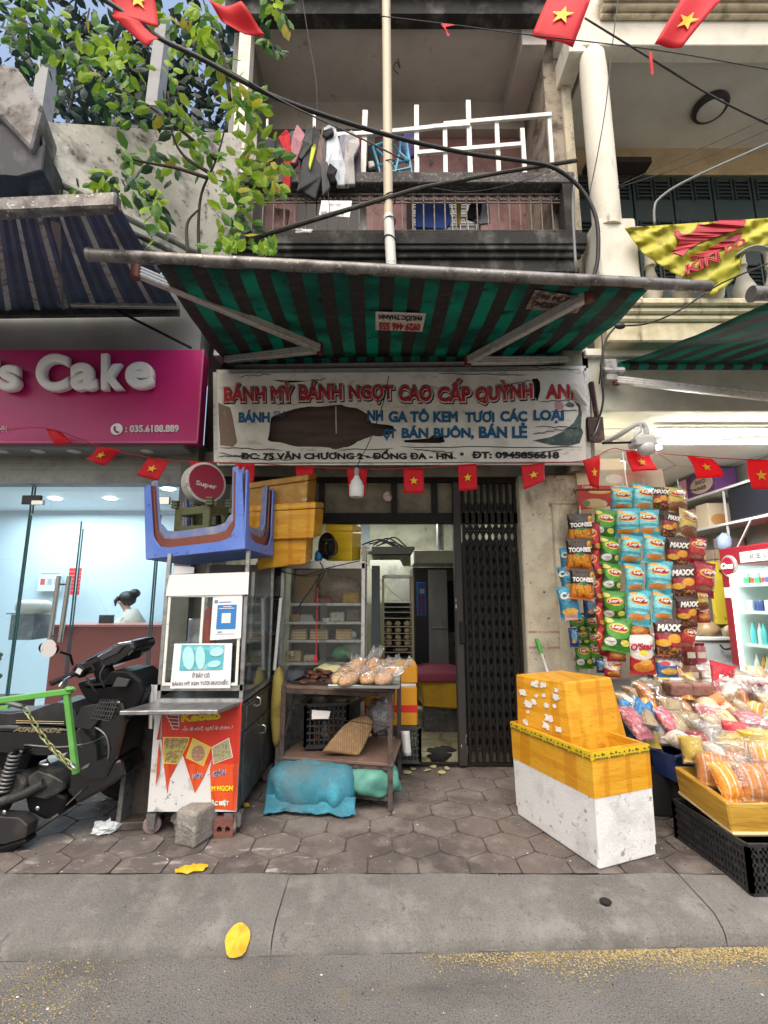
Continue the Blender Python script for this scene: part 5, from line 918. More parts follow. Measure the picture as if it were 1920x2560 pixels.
tag(MB().grid(lambda u, v: V((-.08, 3.92, .285)) + gc(u, v), 44, 30).build('green_tarp_bundle', M('sea_green_tarp', (.07, .23, .19), [((.12, .32, .27), 'n', 6, .5, .7), ((.03, .12, .1), 'n', 5, .6, .75)], rough=.6, bump=.1), smooth=True), 'crumpled sea green tarpaulin bundle beside the blue sack', 'tarpaulin')
tag(mk(lambda m: m.blob(P(694, 1765, 4.22), (.1, .12, .62), amp=.15, fr=3, p=.8)).build('yellow_roll', M('dirty_yellow_roll', (.42, .33, .08), [((.2, .15, .05), 'n', 5, .5, .7)], rough=.6), smooth=True), 'dirty yellow rolled sheet standing between the cart and the rack table', 'roll')
tag(mk(lambda m: m.blob((-.15, 4.15, .24), (.16, .16, .2), amp=.4, fr=5)).build('red_net', M('dark_red_net', (.16, .01, .02)), smooth=True), 'dark red net bag between the blue sack and the green tarpaulin', 'bag')
# ================================================================ orange box, crates, threshold things
ob = T('orange_box', 'orange foam box with a red band and a white seam beside the rack table', 'foam box', P(975, 1815, 4.7))
oz0, oz1 = P(975, 1816, 4.6).z, P(975, 1662, 4.6).z; ox0, ox1 = P(905, 1740, 4.6).x, P(1043, 1740, 4.6).x
om = M('plain_orange_foam', (.6, .27, .015), [((.45, .18, .01), 'n', 4, .5, .75)], rough=.5)
mk(lambda m: m.box2((ox0, 4.6, oz0), (ox1, 5.0, oz1 - .19))).build('box_body', om, ob, bev=.012)
mk(lambda m: m.box2((ox0 + .01, 4.605, oz1 - .19), (ox1 - .01, 4.99, oz1 - .165))).build('white_seam', foam, ob)
mk(lambda m: m.box2((ox0 - .004, 4.595, oz1 - .165), (ox1 + .004, 5.0, oz1))).build('lid', om, ob, bev=.012)
mk(lambda m: m.box2((ox0 - .002, 4.596, oz0 + .12), (ox1 + .002, 4.61, oz0 + .18))).build('red_band', M('red_tape', (.6, .02, .015)), ob)
crate('dark_basket', 'dark grey plastic basket under the orange box', (ox1 + .02, 4.58, .2), (ox0 + .1, 4.6, .2), (ox1 + .02, 4.98, .2), oz0 - .21, M('dark_grey_plastic', (.05, .055, .055), rough=.5), 14, 5, 'basket')
tag(mk(lambda m: m.grid(lambda u, v: P(1002 + 22 * u + 5 * v, 1828 + 62 * v, 4.35 - .04 * math.sin(u * 3)), 4, 6, thick=(0, .01, 0))).build('white_paper_bag', M('white_bag', (.66, .66, .66), rough=.5), smooth=True), 'white paper bag hanging on the rack table beside the orange box', 'bag')
yb = T('yellow_foam_box', 'dull yellow foam box with a maroon cover inside the shop behind the gate', 'foam box', P(1100, 1770, 5.5))
yx0, yx1 = P(1050, 1730, 5.5).x, P(1172, 1730, 5.5).x; yz0, yz1 = P(1100, 1768, 5.5).z, P(1100, 1695, 5.5).z
mk(lambda m: m.hexa([(yx0 + .04, 5.5, yz0), (yx1 - .02, 5.45, yz0 - .02), (yx1, 5.9, yz0), (yx0, 5.9, yz0), (yx0, 5.48, yz1), (yx1, 5.43, yz1), (yx1, 5.9, yz1), (yx0, 5.9, yz1)])).build('box_body', M('dull_yellow_tape', (.42, .26, .015), [((.3, .17, .01), 'n', 4, .45, .7)], rough=.35), yb, bev=.015)
mk(lambda m: m.grid(lambda u, v: (yx0 - .03 + (yx1 - yx0 + .06) * u, 5.42 + .5 * v, yz1 + .02 + .03 * math.sin(u * 4) * v + .05 * v - (.05 if v < .05 else 0)), 12, 8, thick=(0, 0, .012))).build('maroon_cover', M('maroon_cloth', (.16, .02, .045), rough=.8), yb, smooth=True)
mk(lambda m: m.box2((yx0 + .05, 5.55, .2), (yx1, 5.85, yz0 - .02))).build('box_stand', darksteel, yb)
tag(mk(lambda m: m.blob(P(1098, 1885, 4.9), (.3, .2, .12), 18, 8, amp=.7, fr=4, flat=-.05)).build('black_cloth', M('black_cloth_mat', (.012, .012, .014), rough=.9), smooth=True), 'black crumpled cloth on the tiled threshold beside the folding gate', 'cloth')
for i in range(7): tag(mk(lambda m: m.blob((0, 0, 0), (.09, .06, .012), 9, 4, amp=.3)).build('dry_leaf', M('pale_dry_leaf', (.35, .34, .16), rough=.8), smooth=True), 'pale dry leaf scrap at the shop threshold', 'leaf', 'dry leaf scraps at the threshold').matrix_basis = Matrix.Translation((.2 + .06 * i, 4.64 + .05 * ((i * 7) % 5 - 2), .132)) @ Matrix.Rotation(i * 1.3, 4, 'Z') @ Matrix.Rotation(.2, 4, 'X')
# ================================================================ back of the bakery: oven, hood, trolley
ov = T('oven', 'tall steel baking oven with a blue control panel at the back of the shop', 'oven', P(1090, 1700, 6.8))
def obx(n, x0, y0, x1, y1, mt, Y=6.8, dY=.6, bev=.004): return mk(lambda m: m.box2(P(x0, y1, Y), P(x1, y0, Y) + V((0, dY, 0)))).build(n, mt, ov, bev=bev)
navyp = M('dark_navy_panel', (.012, .014, .03), rough=.35)
obx('oven_frame', 1036, 1418, 1180, 1790, darksteel, 6.85, .8); obx('control_column', 1040, 1424, 1070, 1700, navyp, 6.83, .1)
cpn = obx('control_panel', 1043, 1456, 1066, 1540, M('control_blue', (.025, .14, .5), rough=.4), 6.81, .03)
mk(lambda m: [m.box2(P(1047 + 9 * (i % 2), 1497 + 9 * (i // 2), 6.805), P(1052 + 9 * (i % 2), 1491 + 9 * (i // 2), 6.81)) for i in range(10)]).build('switches', M('red_switch', (.35, .03, .06)), cpn); mk(lambda m: m.box2(P(1049, 1484, 6.805), P(1061, 1472, 6.81))).build('small_display', M('grey_display', (.55, .6, .6)), cpn)
obx('steel_door', 1074, 1424, 1117, 1690, M('brushed_door', (.36, .37, .39), [((.22, .22, .24), 'n', 3, .4, .7, (1, 1, .3))], rough=.35, metal=.25), 6.81, .05); obx('glass_door', 1120, 1452, 1145, 1580, M('black_glass', (.01, .01, .015), rough=.1), 6.82, .03); obx('lower_panel', 1118, 1424, 1180, 1690, darksteel, 6.83, .03)
mk(lambda m: m.tube([P(1080, 1570, 6.76), P(1115, 1570, 6.76)], .014, 8)).build('door_handle', steel, ov)
hd = T('range_hood', 'polished steel extractor hood with a round duct above the oven', 'hood', P(1092, 1408, 6.5))
mk(lambda m: m.box2(P(1035, 1408, 6.4), P(1140, 1375, 6.4) + V((.35, .8, 0)))).build('hood_box', M('polished_steel', (.62, .64, .62), [((.46, .47, .44), 'n', 5, .5, .7)], rough=.35, metal=.1), hd, bev=.01)
mk(lambda m: m.tube([P(1100, 1376, 6.7), P(1100, 1240, 6.7)], .055, 14)).build('duct', steel, hd, smooth=2)
tr = T('bread_trolley', 'steel tray trolley with rows of round dough buns before the oven', 'trolley', P(995, 1700, 6.2))
tx0, tx1 = P(958, 1550, 6.2).x, P(1032, 1550, 6.2).x; tz1 = P(995, 1440, 6.2).z
for x in (tx0, tx1):
    for y in (6.2, 6.65): mk(lambda m: m.bar((x, y, .25), (x, y, tz1), .028)).build('trolley_post', M('brass_tinted_steel', (.34, .31, .22), rough=.4, metal=.6), tr)
mk(lambda m: [m.bar((tx0, y, tz1), (tx1, y, tz1), .028) for y in (6.2, 6.65)]).build('trolley_rail', steel, tr)
mk(lambda m: m.box2((tx0, 6.66, .3), (tx1, 6.67, 1.55))).build('dark_filler', M('dark_filler_sheet', (.03, .03, .03), rough=.5), tr)  # sheet added to darken the view through the trolley
rowz = [P(995, y, 6.2).z for y in (1505, 1517, 1530, 1545, 1566, 1583, 1600, 1615, 1630, 1645)]
for i, z in enumerate(rowz): tag(mk(lambda m: m.box2((tx0 + .015, 6.2, z - .008), (tx1 - .015, 6.63, z))).build('oven_tray', steel), 'thin steel tray slid into the trolley, ' + ('topmost', 'second', 'third', 'fourth, empty', 'first with buns', 'second with buns', 'third with buns', 'fourth with buns', 'with a flat loaf', 'lowest')[i], 'tray', 'trays in the bread trolley')
dgm = M('pale_dough', (.62, .5, .3), [((.5, .34, .16), 'n', 6, .5, .7)], rough=.7)
for i in range(4, 8):
    for j in range(3): tag(mk(lambda m: m.blob((tx0 + .07 + j * (tx1 - tx0 - .14) / 2, 6.26, rowz[i] + .03), (.085, .085, .075))).build('dough_bun', dgm, smooth=True), 'round pale bun on a trolley tray, row %s, %s' % (('one', 'two', 'three', 'four')[i - 4], ('beside the display case', 'in the middle', 'beside the oven')[j]), 'bun', 'buns on the trolley')
tag(mk(lambda m: m.blob((tx0 + .22, 6.28, rowz[8] + .02), (.2, .1, .045), amp=.2)).build('flat_loaf', dgm, smooth=True), 'flat pale loaf on the lower trolley tray', 'bread')
tag(mk(lambda m: m.box2(P(928, 1690, 6.0), P(950, 1420, 6.5))).build('narrow_cabinet', M('blue_grey_cabinet', (.2, .24, .28), rough=.5), bev=.006), 'narrow blue grey cabinet beside the trolley', 'cabinet')
tag(mk(lambda m: [m.bar(P(930, 1378, 7.9) + V((0, 0, 0)), P(1035, 1378, 7.9), .3, .12), ] + [m.tube(curve([P(905 + 9 * i, 1362 + 3 * math.sin(i * 5), 7.75), P(945 + 8 * i, 1350 - 10 * math.sin(i * 3), 7.7), P(985 + 6 * i, 1366, 7.75)], 5), .012, 5) for i in range(6)]).build('cable_tray', iron), 'tangled cables on a dark beam at the back of the bakery', 'cables')
tag(mk(lambda m: m.prism([P(925, 1400, 7.2), P(1000, 1400, 7.2), P(1030, 1460, 7.2), P(1030, 1520, 7.2), P(980, 1480, 7.2), P(925, 1420, 7.2)], (0, .3, 0))).build('stair_underside', M('pale_stair', (.42, .44, .4), [((.2, .2, .18), 'n', 4, .5, .7)])), 'pale sloping stair underside above the bread trolley', 'stairs')
tag(mk(lambda m: m.box2(P(855, 1370, 7.98), P(925, 1310, 7.99))).build('wall_panel', M('blue_grey_panel', (.22, .27, .32))), 'blue grey panel on the back wall above the yellow box', 'panel')
for i, (x, y) in enumerate(((1148, 1585), (1150, 1640))): tag(mk(lambda m: m.box2(P(x - 8, y + 16, 6.7), P(x + 9, y - 14, 6.71))).build('paper_note', M(('green_note', 'white_note')[i], ((.25, .5, .3), (.6, .6, .55))[i])), ('green', 'white') [i] + ' note stuck by the oven behind the gate', 'note')
tl_ = tag(mk(lambda m: m.tube([(-.6, 6.9, 2.93), (.6, 6.9, 2.93)], .018, 10)).build('ceiling_tube_lamp', M('lit_tube', (1, 1, 1), emit=(1, .97, .85), es=9)), 'lit tube lamp under the bakery ceiling hidden behind the transom', 'lamp')
l = bpy.data.lights.new('tube_light', 'AREA'); l.shape = 'RECTANGLE'; l.size = 1.2; l.size_y = .1; l.energy = 27; l.color = (1, .97, .86); lo = bpy.data.objects.new('tube_light', l); COL.objects.link(lo); lo.location = (0, 6.9, 2.9); adopt(lo, tl_)
# ================================================================ folding lattice gate
gt = T('folding_gate', 'dark iron folding lattice gate pushed to the right side of the bakery opening', 'gate', (.98, 4.72, .12))
g0, g1, gz0, gz1 = P(1146, 1560, 4.72).x, xr - .01, .16, 2.74
jb = mk(lambda m: m.box2((g0 - .03, 4.66, .14), (g0 + .04, 4.76, gz1))).build('leading_post', M('peeling_black_post', (.03, .028, .026), [((.55, .53, .48), 'n', 16, .68, .7, (1, 1, .35))], rough=.7), gt, bev=.004)
ng = 9
for i in range(ng):
    x = g0 + .075 + i * (g1 - g0 - .09) / (ng - 1)
    mk(lambda m: (m.box2((x - .012, 4.7, gz0), (x + .012, 4.712, gz1)), m.box2((x - .012, 4.735, gz0), (x + .012, 4.747, gz1)))).build('channel_bar', iron, gt)
lt = MB(); dx = (g1 - g0 - .09) / (ng - 1); ph = .235
for i in range(ng - 1):
    x = g0 + .075 + i * dx
    for j in range(int((gz1 - gz0) / ph)):
        z = gz0 + .05 + j * ph; a = .1
        yy = 4.72 if (i + j) % 2 else 4.727
        lt.bar((x, 4.719, z), (x + dx, 4.719, z + ph * .5), .005, .02, up=V((0, 1, 0)).cross(V((1, 0, 2))).normalized()); lt.bar((x, 4.7275, z + ph * .5), (x + dx, 4.7275, z), .005, .02)
        lt.bar((x, 4.7275, z + ph * .5), (x + dx, 4.7275, z + ph), .005, .02); lt.bar((x, 4.719, z + ph), (x + dx, 4.719, z + ph * .5), .005, .02)
lt.build('lattice', iron, gt)
islands(mk(lambda m: (m.box2((g0 - .03, 4.69, gz1), (g1, 4.76, gz1 + .04)), m.box2((xl, 4.7, .125), (g1, 4.75, .15)))), 'gate_track', iron, gt)
mk(lambda m: m.box2((g0 - .0, 4.64, 1.2), (g0 + .05, 4.66, 1.4))).build('lock_box', iron, gt, bev=.006)
tag(mk(lambda m: (m.box2((.8, 5.05, .2), (1.42, 5.4, 2.15)), m.box2((.78, 5.03, 2.15), (1.44, 5.42, 2.19)))).build('dark_backdrop', M('backdrop_black', (.018, .017, .017), [((.03, .03, .03), 'n', 5, .5, .7)], rough=.6), bev=.006), 'tall black cupboard just behind the folding gate', 'backdrop')  # black block added so the gate's gaps read dark
# ================================================================ bulb, block, brick, litter on the pavement
lb_ = T('light_bulb', 'white bulb hanging on a cord below the torn bakery sign', 'bulb', P(891, 1180, 4.0))
c = P(891, 1245, 4.0); mk(lambda m: m.lathe(c, [(.02, -.0), (.055, .008), (.062, .03), (.062, .11), (.05, .125), (.05, .14), (.03, .165), (.02, .19)], 24)).build('bulb_glass', M('opal_plastic', (.72, .72, .7), rough=.35), lb_, smooth=2)
mk(lambda m: m.lathe(c + V((0, 0, .188)), [(.02, 0), (.022, .06), (.012, .075)], 14)).build('bulb_socket', M('grey_socket', (.3, .3, .3)), lb_, smooth=2)
mk(lambda m: m.tube(curve([c + V((0, 0, .26)), P(900, 1150, 4.1), P(925, 1100, 4.2), P(957, 1010, 4.27), P(972, 940, 4.27)], 6), .004, 5)).build('cord', blackp, lb_)
tag(mk(lambda m: m.lathe(P(970, 1240, 4.69) + V((0, .03, 0)), [(.045, 0), (.05, .01), (.03, .02)], 16, axis=(0, -1, 0))).build('old_meter', M('oval_plate', (.45, .38, .34), [((.25, .05, .04), 'n', 14, .55, .62)])), 'small oval plate on the transom of the bakery', 'plate')
cbm = M('rough_concrete', (.25, .235, .21), [((.15, .14, .125), 'n', 6, .45, .7), ((.35, .33, .3), 'n', 20, .55, .72), ((.06, .055, .05), 'n', 45, .64, .72)], rough=.95, bump=.7, bs=45)
bb = G(472, 2122); rz = Matrix.Rotation(R(-20), 3, 'Z')
def blk(m):
    for u, v, w_ in ((0, 0, 0),): m.box(bb + V((.0, .12, .1)), (.16, .22, .2), 0, rz)
ob_ = mk(blk).build('concrete_block', cbm, bev=.018, seg=2, sub=0); tag(ob_, 'grey concrete block wedged at the front of the kebab cart', 'block')
tag(mk(lambda m: m.blob(G(440, 2080) + V((-.0, .05, .05)), (.12, .1, .1), 9, 6, amp=.5, fr=3)).build('stone', cbm), 'small pale stone beside the concrete block', 'stone')
br = G(553, 2096); rb = Matrix.Rotation(R(6), 3, 'Z')
def brick(m):
    c = br + V((0, .1, .055)); q = lambda x, z: c + rb @ V((x, -.1, z))
    cir = lambda cx: [q(cx + .017 * math.cos(a * math.pi / 5), .0 + .02 * math.sin(a * math.pi / 5) - .005) for a in range(10)]
    m.prism([q(-.06, -.055), q(.06, -.055), q(.06, .055), q(-.06, .055)], rb @ V((0, .2, 0)), holes=[cir(-.026), cir(.026)])
tag(mk(brick).build('hollow_brick', M('dark_red_brick', (.17, .07, .055), [((.1, .045, .04), 'n', 9, .5, .7)], rough=.9, bump=.4)), 'red brown hollow brick with two holes beside the right cart wheel', 'brick')
def leaf(name, c, L, W, rz, mt, label, n=18):
    pts = []
    for i in range(n):
        a = 2 * math.pi * i / n; r = 1 + .035 * math.sin(a * 5) + .05 * math.sin(a * 2 + 1); pts.append((math.cos(a) * L / 2 * r, math.sin(a) * W / 2 * r))
    m = MB(); rot = Matrix.Rotation(rz, 3, 'Z')
    vs = [V(c) + rot @ V((0, 0, .03))] + [V(c) + rot @ V((x * .5, y * .5, .022 + .01 * math.sin(i * 1.9))) for i, (x, y) in enumerate(pts)] + [V(c) + rot @ V((x, y, .006 + .007 * (1 + math.sin(i * 2.3)))) for i, (x, y) in enumerate(pts)]
    fs = [(0, 1 + i, 1 + (i + 1) % n) for i in range(n)] + [(1 + i, 1 + n + i, 1 + n + (i + 1) % n, 1 + (i + 1) % n) for i in range(n)]
    return tag(m.add(vs, fs).build(name, mt, smooth=True), label, 'leaf')
lym = M('yellow_leaf', (.7, .48, .03), [((.5, .3, .02), 'n', 18, .5, .7)], rough=.6, transl=.2)
leaf('fallen_leaf', G(478, 2178), .17, .085, .2, lym, 'curled yellow leaf on the pavement below the concrete block')
lf = leaf('fallen_leaf', (0, 0, 0), .108, .13, .2, lym, 'broad bright yellow leaf on the road edge against the kerb'); lf.location = G(593, 2385, 0) + V((0, -.0, .055)); lf.rotation_euler = (R(52), R(8), 0)
tag(mk(lambda m: m.blob(G(258, 2085) + V((0, .02, .03)), (.16, .1, .07), 18, 10, amp=.8, fr=4)).build('white_plastic_scrap', M('white_thin_plastic', (.75, .8, .8), rough=.3, transl=.3)), 'crumpled white plastic scrap on the pavement by the brown tray', 'litter')
tag(mk(lambda m: m.blob(G(615, 2020) + V((0, 0, .02)), (.05, .04, .03), 8, 5, amp=.4)).build('yellow_scrap', lym), 'small yellow scrap on the pavement beside the cart side', 'litter')
# ================================================================ white foam box on the pavement with the taped box in it
wb = T('large_foam_box', 'tall white foam box with an orange taped rim standing open on the pavement', 'foam box', G(1470, 2100))
bN, bL, bR = G(1499, 2178), G(1293, 2037), G(1643, 2139); bD = bL + bR - bN
tN, tL, tR = P(1478, 1883, 3.0), P(1277, 1804, 3.72), P(1621, 1857, 3.17); zt_ = (tN.z + tL.z + tR.z) / 3
for q in (tN, tL, tR): q.z = zt_
tD = tL + tR - tN; bc = (bN + bD) / 2; tcn = (tN + tD) / 2
B4, T4 = [bL, bN, bR, bD], [tL, tN, tR, tD]
K4 = [lerp(b, t, .6) for b, t in zip(B4, T4)]
def shell(m, lo, hi, w_=.9):
    clo, chi = sum(lo, V()) / 4, sum(hi, V()) / 4
    ilo = [clo + (q - clo) * w_ for q in lo]; ihi = [chi + (q - chi) * w_ for q in hi]
    for q in ilo + ihi: pass
    for i in range(4):
        j = (i + 1) % 4; m.hexa([lo[i], lo[j], ilo[j], ilo[i], hi[i], hi[j], ihi[j], ihi[i]])
mk(lambda m: m.hexa(B4 + [lerp(b, t, .12) for b, t in zip(B4, T4)])).build('box_floor', foam, wb, bev=.012)
islands(mk(lambda m: shell(m, [lerp(b, t, .1) for b, t in zip(B4, T4)], K4)), 'foam_wall', foam, wb)
gro = lambda q, c: c + (q - c) * 1.006
islands(mk(lambda m: shell(m, [gro(q, sum(K4, V()) / 4) for q in K4], [gro(q, tcn) for q in T4], .89)), 'taped_rim', tape, wb)
labm = M('yellow_label_tape', (.7, .5, .02), [((.05, .04, .02), 's', 0, 34, .35)], rough=.4); labm2 = M('label_print', (.06, .05, .03))
for a, b in ((tL, tN), (tN, tR)):
    nn = (b - a).cross(V((0, 0, 1))).normalized() * .004
    st = mk(lambda m: m.hexa([a + nn + V((0, 0, -.045)), b + nn + V((0, 0, -.045)), b + V((0, 0, -.045)), a + V((0, 0, -.045)), a + nn * 1.6, b + nn * 1.6, b, a])).build('label_strip', M('yellow_strip', (.7, .5, .02), rough=.4), wb)
    L_n = (b - a).length
    def bars(m):
        n = int(L_n / .013)
        for i in range(n):
            p = lerp(a, b, (i + .5) / n) + nn * 1.9; h_ = .009 if i % 9 else .002; m.hexa([p + V((0, 0, -.042)) + (b - a).normalized() * s * .0035 + nn * t for s, t in ((-1, .4), (1, .4), (1, 0), (-1, 0))] + [p + V((0, 0, -.042 + h_)) + (b - a).normalized() * s * .0035 + nn * t for s, t in ((-1, .4), (1, .4), (1, 0), (-1, 0))])
            if (i * 7) % 5 < 3: m.hexa([p + V((0, 0, -.022)) + (b - a).normalized() * s * .005 + nn * t for s, t in ((-1, .5), (1, .5), (1, 0), (-1, 0))] + [p + V((0, 0, -.022 + .004 * ((i * 3) % 4))) + (b - a).normalized() * s * .005 + nn * t for s, t in ((-1, .5), (1, .5), (1, 0), (-1, 0))])
    mk(bars).build('label_marks', labm2, st)['kind'] = 'stuff'
ib = T('taped_foam_box', 'orange taped foam box with torn white patches standing inside the tall white box', 'foam box', lerp(bN, bD, .5) + V((0, 0, .15)))
iN, iL, iR = P(1413, 1703, 3.32), P(1289, 1694, 3.66), P(1528, 1686, 3.52)
zi = (iN.z + iL.z + iR.z) / 3
for q in (iN, iL, iR): q.z = zi
iD = iL + iR - iN
IT = [iL, iN, iR, iD]; QN, QL, QR = G(1434, 1846, .74), G(1304, 1798, .74), G(1552, 1836, .74); ic = (iN + iD) / 2
bq_ = (QL + QR) / 2; k5 = (zi - .56) / (zi - .74); bq_ = ic + (bq_ - ic) * k5
IB = [bq_ + (q - ic) * 1.1 for q in IT]; sh5 = (iR - iN).normalized() * .05; IB[2] += sh5; IB[3] += sh5
mk(lambda m: m.hexa(IB + IT)).build('box_body', tape, ib, bev=.012, seg=2)
pa = MB(); fN = (iN - iL).cross(V((0, 0, -1))).normalized(); fN = fN if fN.dot(V((0, -1, 0))) > 0 else -fN
for r in range(5):
    for c in range(4):
        if (r * 4 + c) in (0, 13, 15, 17): continue
        u, v = .2 + c * .2 + random.uniform(-.05, .05), .1 + r * .12 + random.uniform(-.025, .025)
        base = lerp(lerp(IT[0], IT[1], u), lerp(IB[0], IB[1], u), v); ux = (IT[1] - IT[0]).normalized(); uz = (IB[0] - IT[0]).normalized()
        k_ = random.uniform(.4, 1.15)
        pa.prism([base + fN * .0055 + ux * max(-.8, min(.8, math.cos(a / 16 * 6.283))) * random.uniform(.55, 1.3) * .036 * k_ + uz * max(-.8, min(.8, math.sin(a / 16 * 6.283))) * random.uniform(.55, 1.3) * .027 * k_ for a in range(16)], fN * .002)
pa.build('torn_patches', foam, ib)['kind'] = 'stuff'
bh = T('broom', 'broom with a grey handle and green grip leaning on the cream pillar', 'broom', P(1380, 1760, 4.3))
mk(lambda m: m.tube([P(1395, 1760, 4.2), P(1352, 1632, 4.5)], .013, 10)).build('handle', M('pale_metal_handle', (.5, .48, .47), rough=.35), bh, smooth=2)
mk(lambda m: m.tube([P(1353, 1634, 4.495), P(1348, 1615, 4.52), P(1340, 1597, 4.55)], [.017, .02, .015], 10)).build('green_grip', M('green_grip_plastic', (.06, .38, .05), rough=.4), bh, smooth=2)
mk(lambda m: m.box2((P(1395, 1760, 4.2).x - .15, 4.15, .13), (P(1395, 1760, 4.2).x + .15, 4.25, .3))).build('brush_head', M('straw_bristles', (.4, .3, .12), rough=.9), bh)
# ================================================================ hanging strips of chip bags
def chip(name, base, layers): return M(name, base, layers + [((.85, .85, .87, .3), 'g', 5, .64, .72, (1, 1, .35))], rough=.2, bump=.65, bs=11, spec=.8)  # last layer paints pale foil glints into the bag colour
yl, rd_ = (.72, .45, .05), (.42, .012, .02)
logo = lambda cz=.68: [(yl, 'e', .5, cz, .34, .13), (rd_, 'e', .5, cz - .005, .3, .085)]
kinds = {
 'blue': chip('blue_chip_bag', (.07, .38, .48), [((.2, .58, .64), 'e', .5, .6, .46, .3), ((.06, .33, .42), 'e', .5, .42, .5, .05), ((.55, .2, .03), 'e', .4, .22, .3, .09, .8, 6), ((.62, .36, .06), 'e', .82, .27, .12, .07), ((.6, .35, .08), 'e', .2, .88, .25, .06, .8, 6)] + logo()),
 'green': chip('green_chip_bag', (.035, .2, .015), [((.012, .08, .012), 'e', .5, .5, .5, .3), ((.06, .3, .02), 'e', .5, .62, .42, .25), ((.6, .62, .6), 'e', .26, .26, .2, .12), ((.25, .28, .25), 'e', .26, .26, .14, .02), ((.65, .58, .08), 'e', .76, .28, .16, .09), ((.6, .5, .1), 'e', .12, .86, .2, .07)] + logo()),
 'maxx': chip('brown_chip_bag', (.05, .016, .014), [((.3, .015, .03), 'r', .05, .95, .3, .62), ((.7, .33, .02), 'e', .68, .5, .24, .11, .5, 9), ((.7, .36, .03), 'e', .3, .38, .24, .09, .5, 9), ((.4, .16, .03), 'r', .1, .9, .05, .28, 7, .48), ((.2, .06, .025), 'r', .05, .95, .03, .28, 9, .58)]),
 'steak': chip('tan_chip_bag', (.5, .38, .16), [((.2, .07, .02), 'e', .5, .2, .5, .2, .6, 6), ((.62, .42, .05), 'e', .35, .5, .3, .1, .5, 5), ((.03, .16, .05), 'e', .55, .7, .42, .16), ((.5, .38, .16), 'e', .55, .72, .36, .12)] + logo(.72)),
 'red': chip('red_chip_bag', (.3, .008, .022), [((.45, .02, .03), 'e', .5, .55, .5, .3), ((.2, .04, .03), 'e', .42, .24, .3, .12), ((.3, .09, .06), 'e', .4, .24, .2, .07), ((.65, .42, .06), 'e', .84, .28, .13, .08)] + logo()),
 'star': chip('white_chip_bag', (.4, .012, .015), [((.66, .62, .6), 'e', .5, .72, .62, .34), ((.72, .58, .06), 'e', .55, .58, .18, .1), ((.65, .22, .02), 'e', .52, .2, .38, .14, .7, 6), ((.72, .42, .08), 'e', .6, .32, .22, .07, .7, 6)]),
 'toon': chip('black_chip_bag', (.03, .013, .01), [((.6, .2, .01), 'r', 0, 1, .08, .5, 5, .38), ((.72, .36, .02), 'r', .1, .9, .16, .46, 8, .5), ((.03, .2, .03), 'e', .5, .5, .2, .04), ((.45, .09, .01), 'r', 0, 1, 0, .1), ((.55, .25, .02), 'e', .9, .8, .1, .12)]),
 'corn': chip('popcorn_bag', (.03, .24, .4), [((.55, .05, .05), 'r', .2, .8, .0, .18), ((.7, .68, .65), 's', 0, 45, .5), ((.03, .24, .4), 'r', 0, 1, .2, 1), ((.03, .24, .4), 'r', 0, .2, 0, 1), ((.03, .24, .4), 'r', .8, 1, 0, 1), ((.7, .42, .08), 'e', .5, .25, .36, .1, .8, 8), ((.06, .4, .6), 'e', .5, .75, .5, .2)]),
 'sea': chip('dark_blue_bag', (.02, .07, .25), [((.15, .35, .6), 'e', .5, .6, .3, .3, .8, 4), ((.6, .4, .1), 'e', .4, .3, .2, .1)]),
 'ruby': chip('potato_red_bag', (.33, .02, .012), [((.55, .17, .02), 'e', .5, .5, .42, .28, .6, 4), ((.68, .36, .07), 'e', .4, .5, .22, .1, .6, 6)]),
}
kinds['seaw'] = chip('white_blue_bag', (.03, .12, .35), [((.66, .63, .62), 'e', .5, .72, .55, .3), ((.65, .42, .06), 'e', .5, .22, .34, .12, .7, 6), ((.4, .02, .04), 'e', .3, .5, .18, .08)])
def bagmesh(seed):
    m = MB(); NU, NV = 12, 16
    def f(u, v, s_):
        e = min(v, 1 - v); cr_ = 1 if .07 < v < .93 else 0
        px = (u - .5) * (1 - .09 * math.sin(math.pi * v) + (.02 * math.sin(v * 40) if cr_ else 0))
        d = s_ * .24 * (max(0, math.sin(math.pi * min(1, max(0, (v - .05) / .9)))) ** .55) * (max(0, math.sin(math.pi * u)) ** .6) + .03 * noise.noise(V((u * 5, v * 6, seed * 3.1)))
        if not cr_: d = .012 * math.sin(u * 70) + s_ * .003
        return (px, d, v - .5)
    m.grid(lambda u, v: f(u, v, -1), NU, NV); m.grid(lambda u, v: f(1 - u, v, 1), NU, NV)
    b_ = bmesh.new(); me = bpy.data.meshes.new('chip_bag'); me.from_pydata([tuple(q) for q in m.v], [], m.f); b_.from_mesh(me); bmesh.ops.remove_doubles(b_, verts=b_.verts, dist=.0025); bmesh.ops.recalc_face_normals(b_, faces=b_.faces); b_.to_mesh(me); b_.free()
    for p in me.polygons: p.use_smooth = True
    return me
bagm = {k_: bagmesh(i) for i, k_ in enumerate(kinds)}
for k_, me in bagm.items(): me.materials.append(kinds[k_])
txtm = {}
def letter(k_, body, z0, z1, x0, x1, mt, bold=.03, shear=0, d=-.245):
    o = text('lettering', body, (x0, d, z0), (x1, d, z0 + .02), (x0, d, z1), mt, None, .012, bold, shear, off=.0); me = o.data; bpy.data.objects.remove(o); txtm.setdefault(k_, []).append(me)
wink = M('bag_white_ink', (.8, .8, .78), rough=.35)
for k_ in ('blue', 'green', 'red'): letter(k_, "Lay's", .12, .25, -.27, .26, wink, .02, .2)
letter('steak', "Lay's", .16, .29, -.25, .27, wink, .02, .2)
letter('maxx', 'MAXX', .16, .34, -.42, .42, wink, .04, .2)
letter('toon', 'TOONIES', .05, .2, -.42, .42, wink, .03)
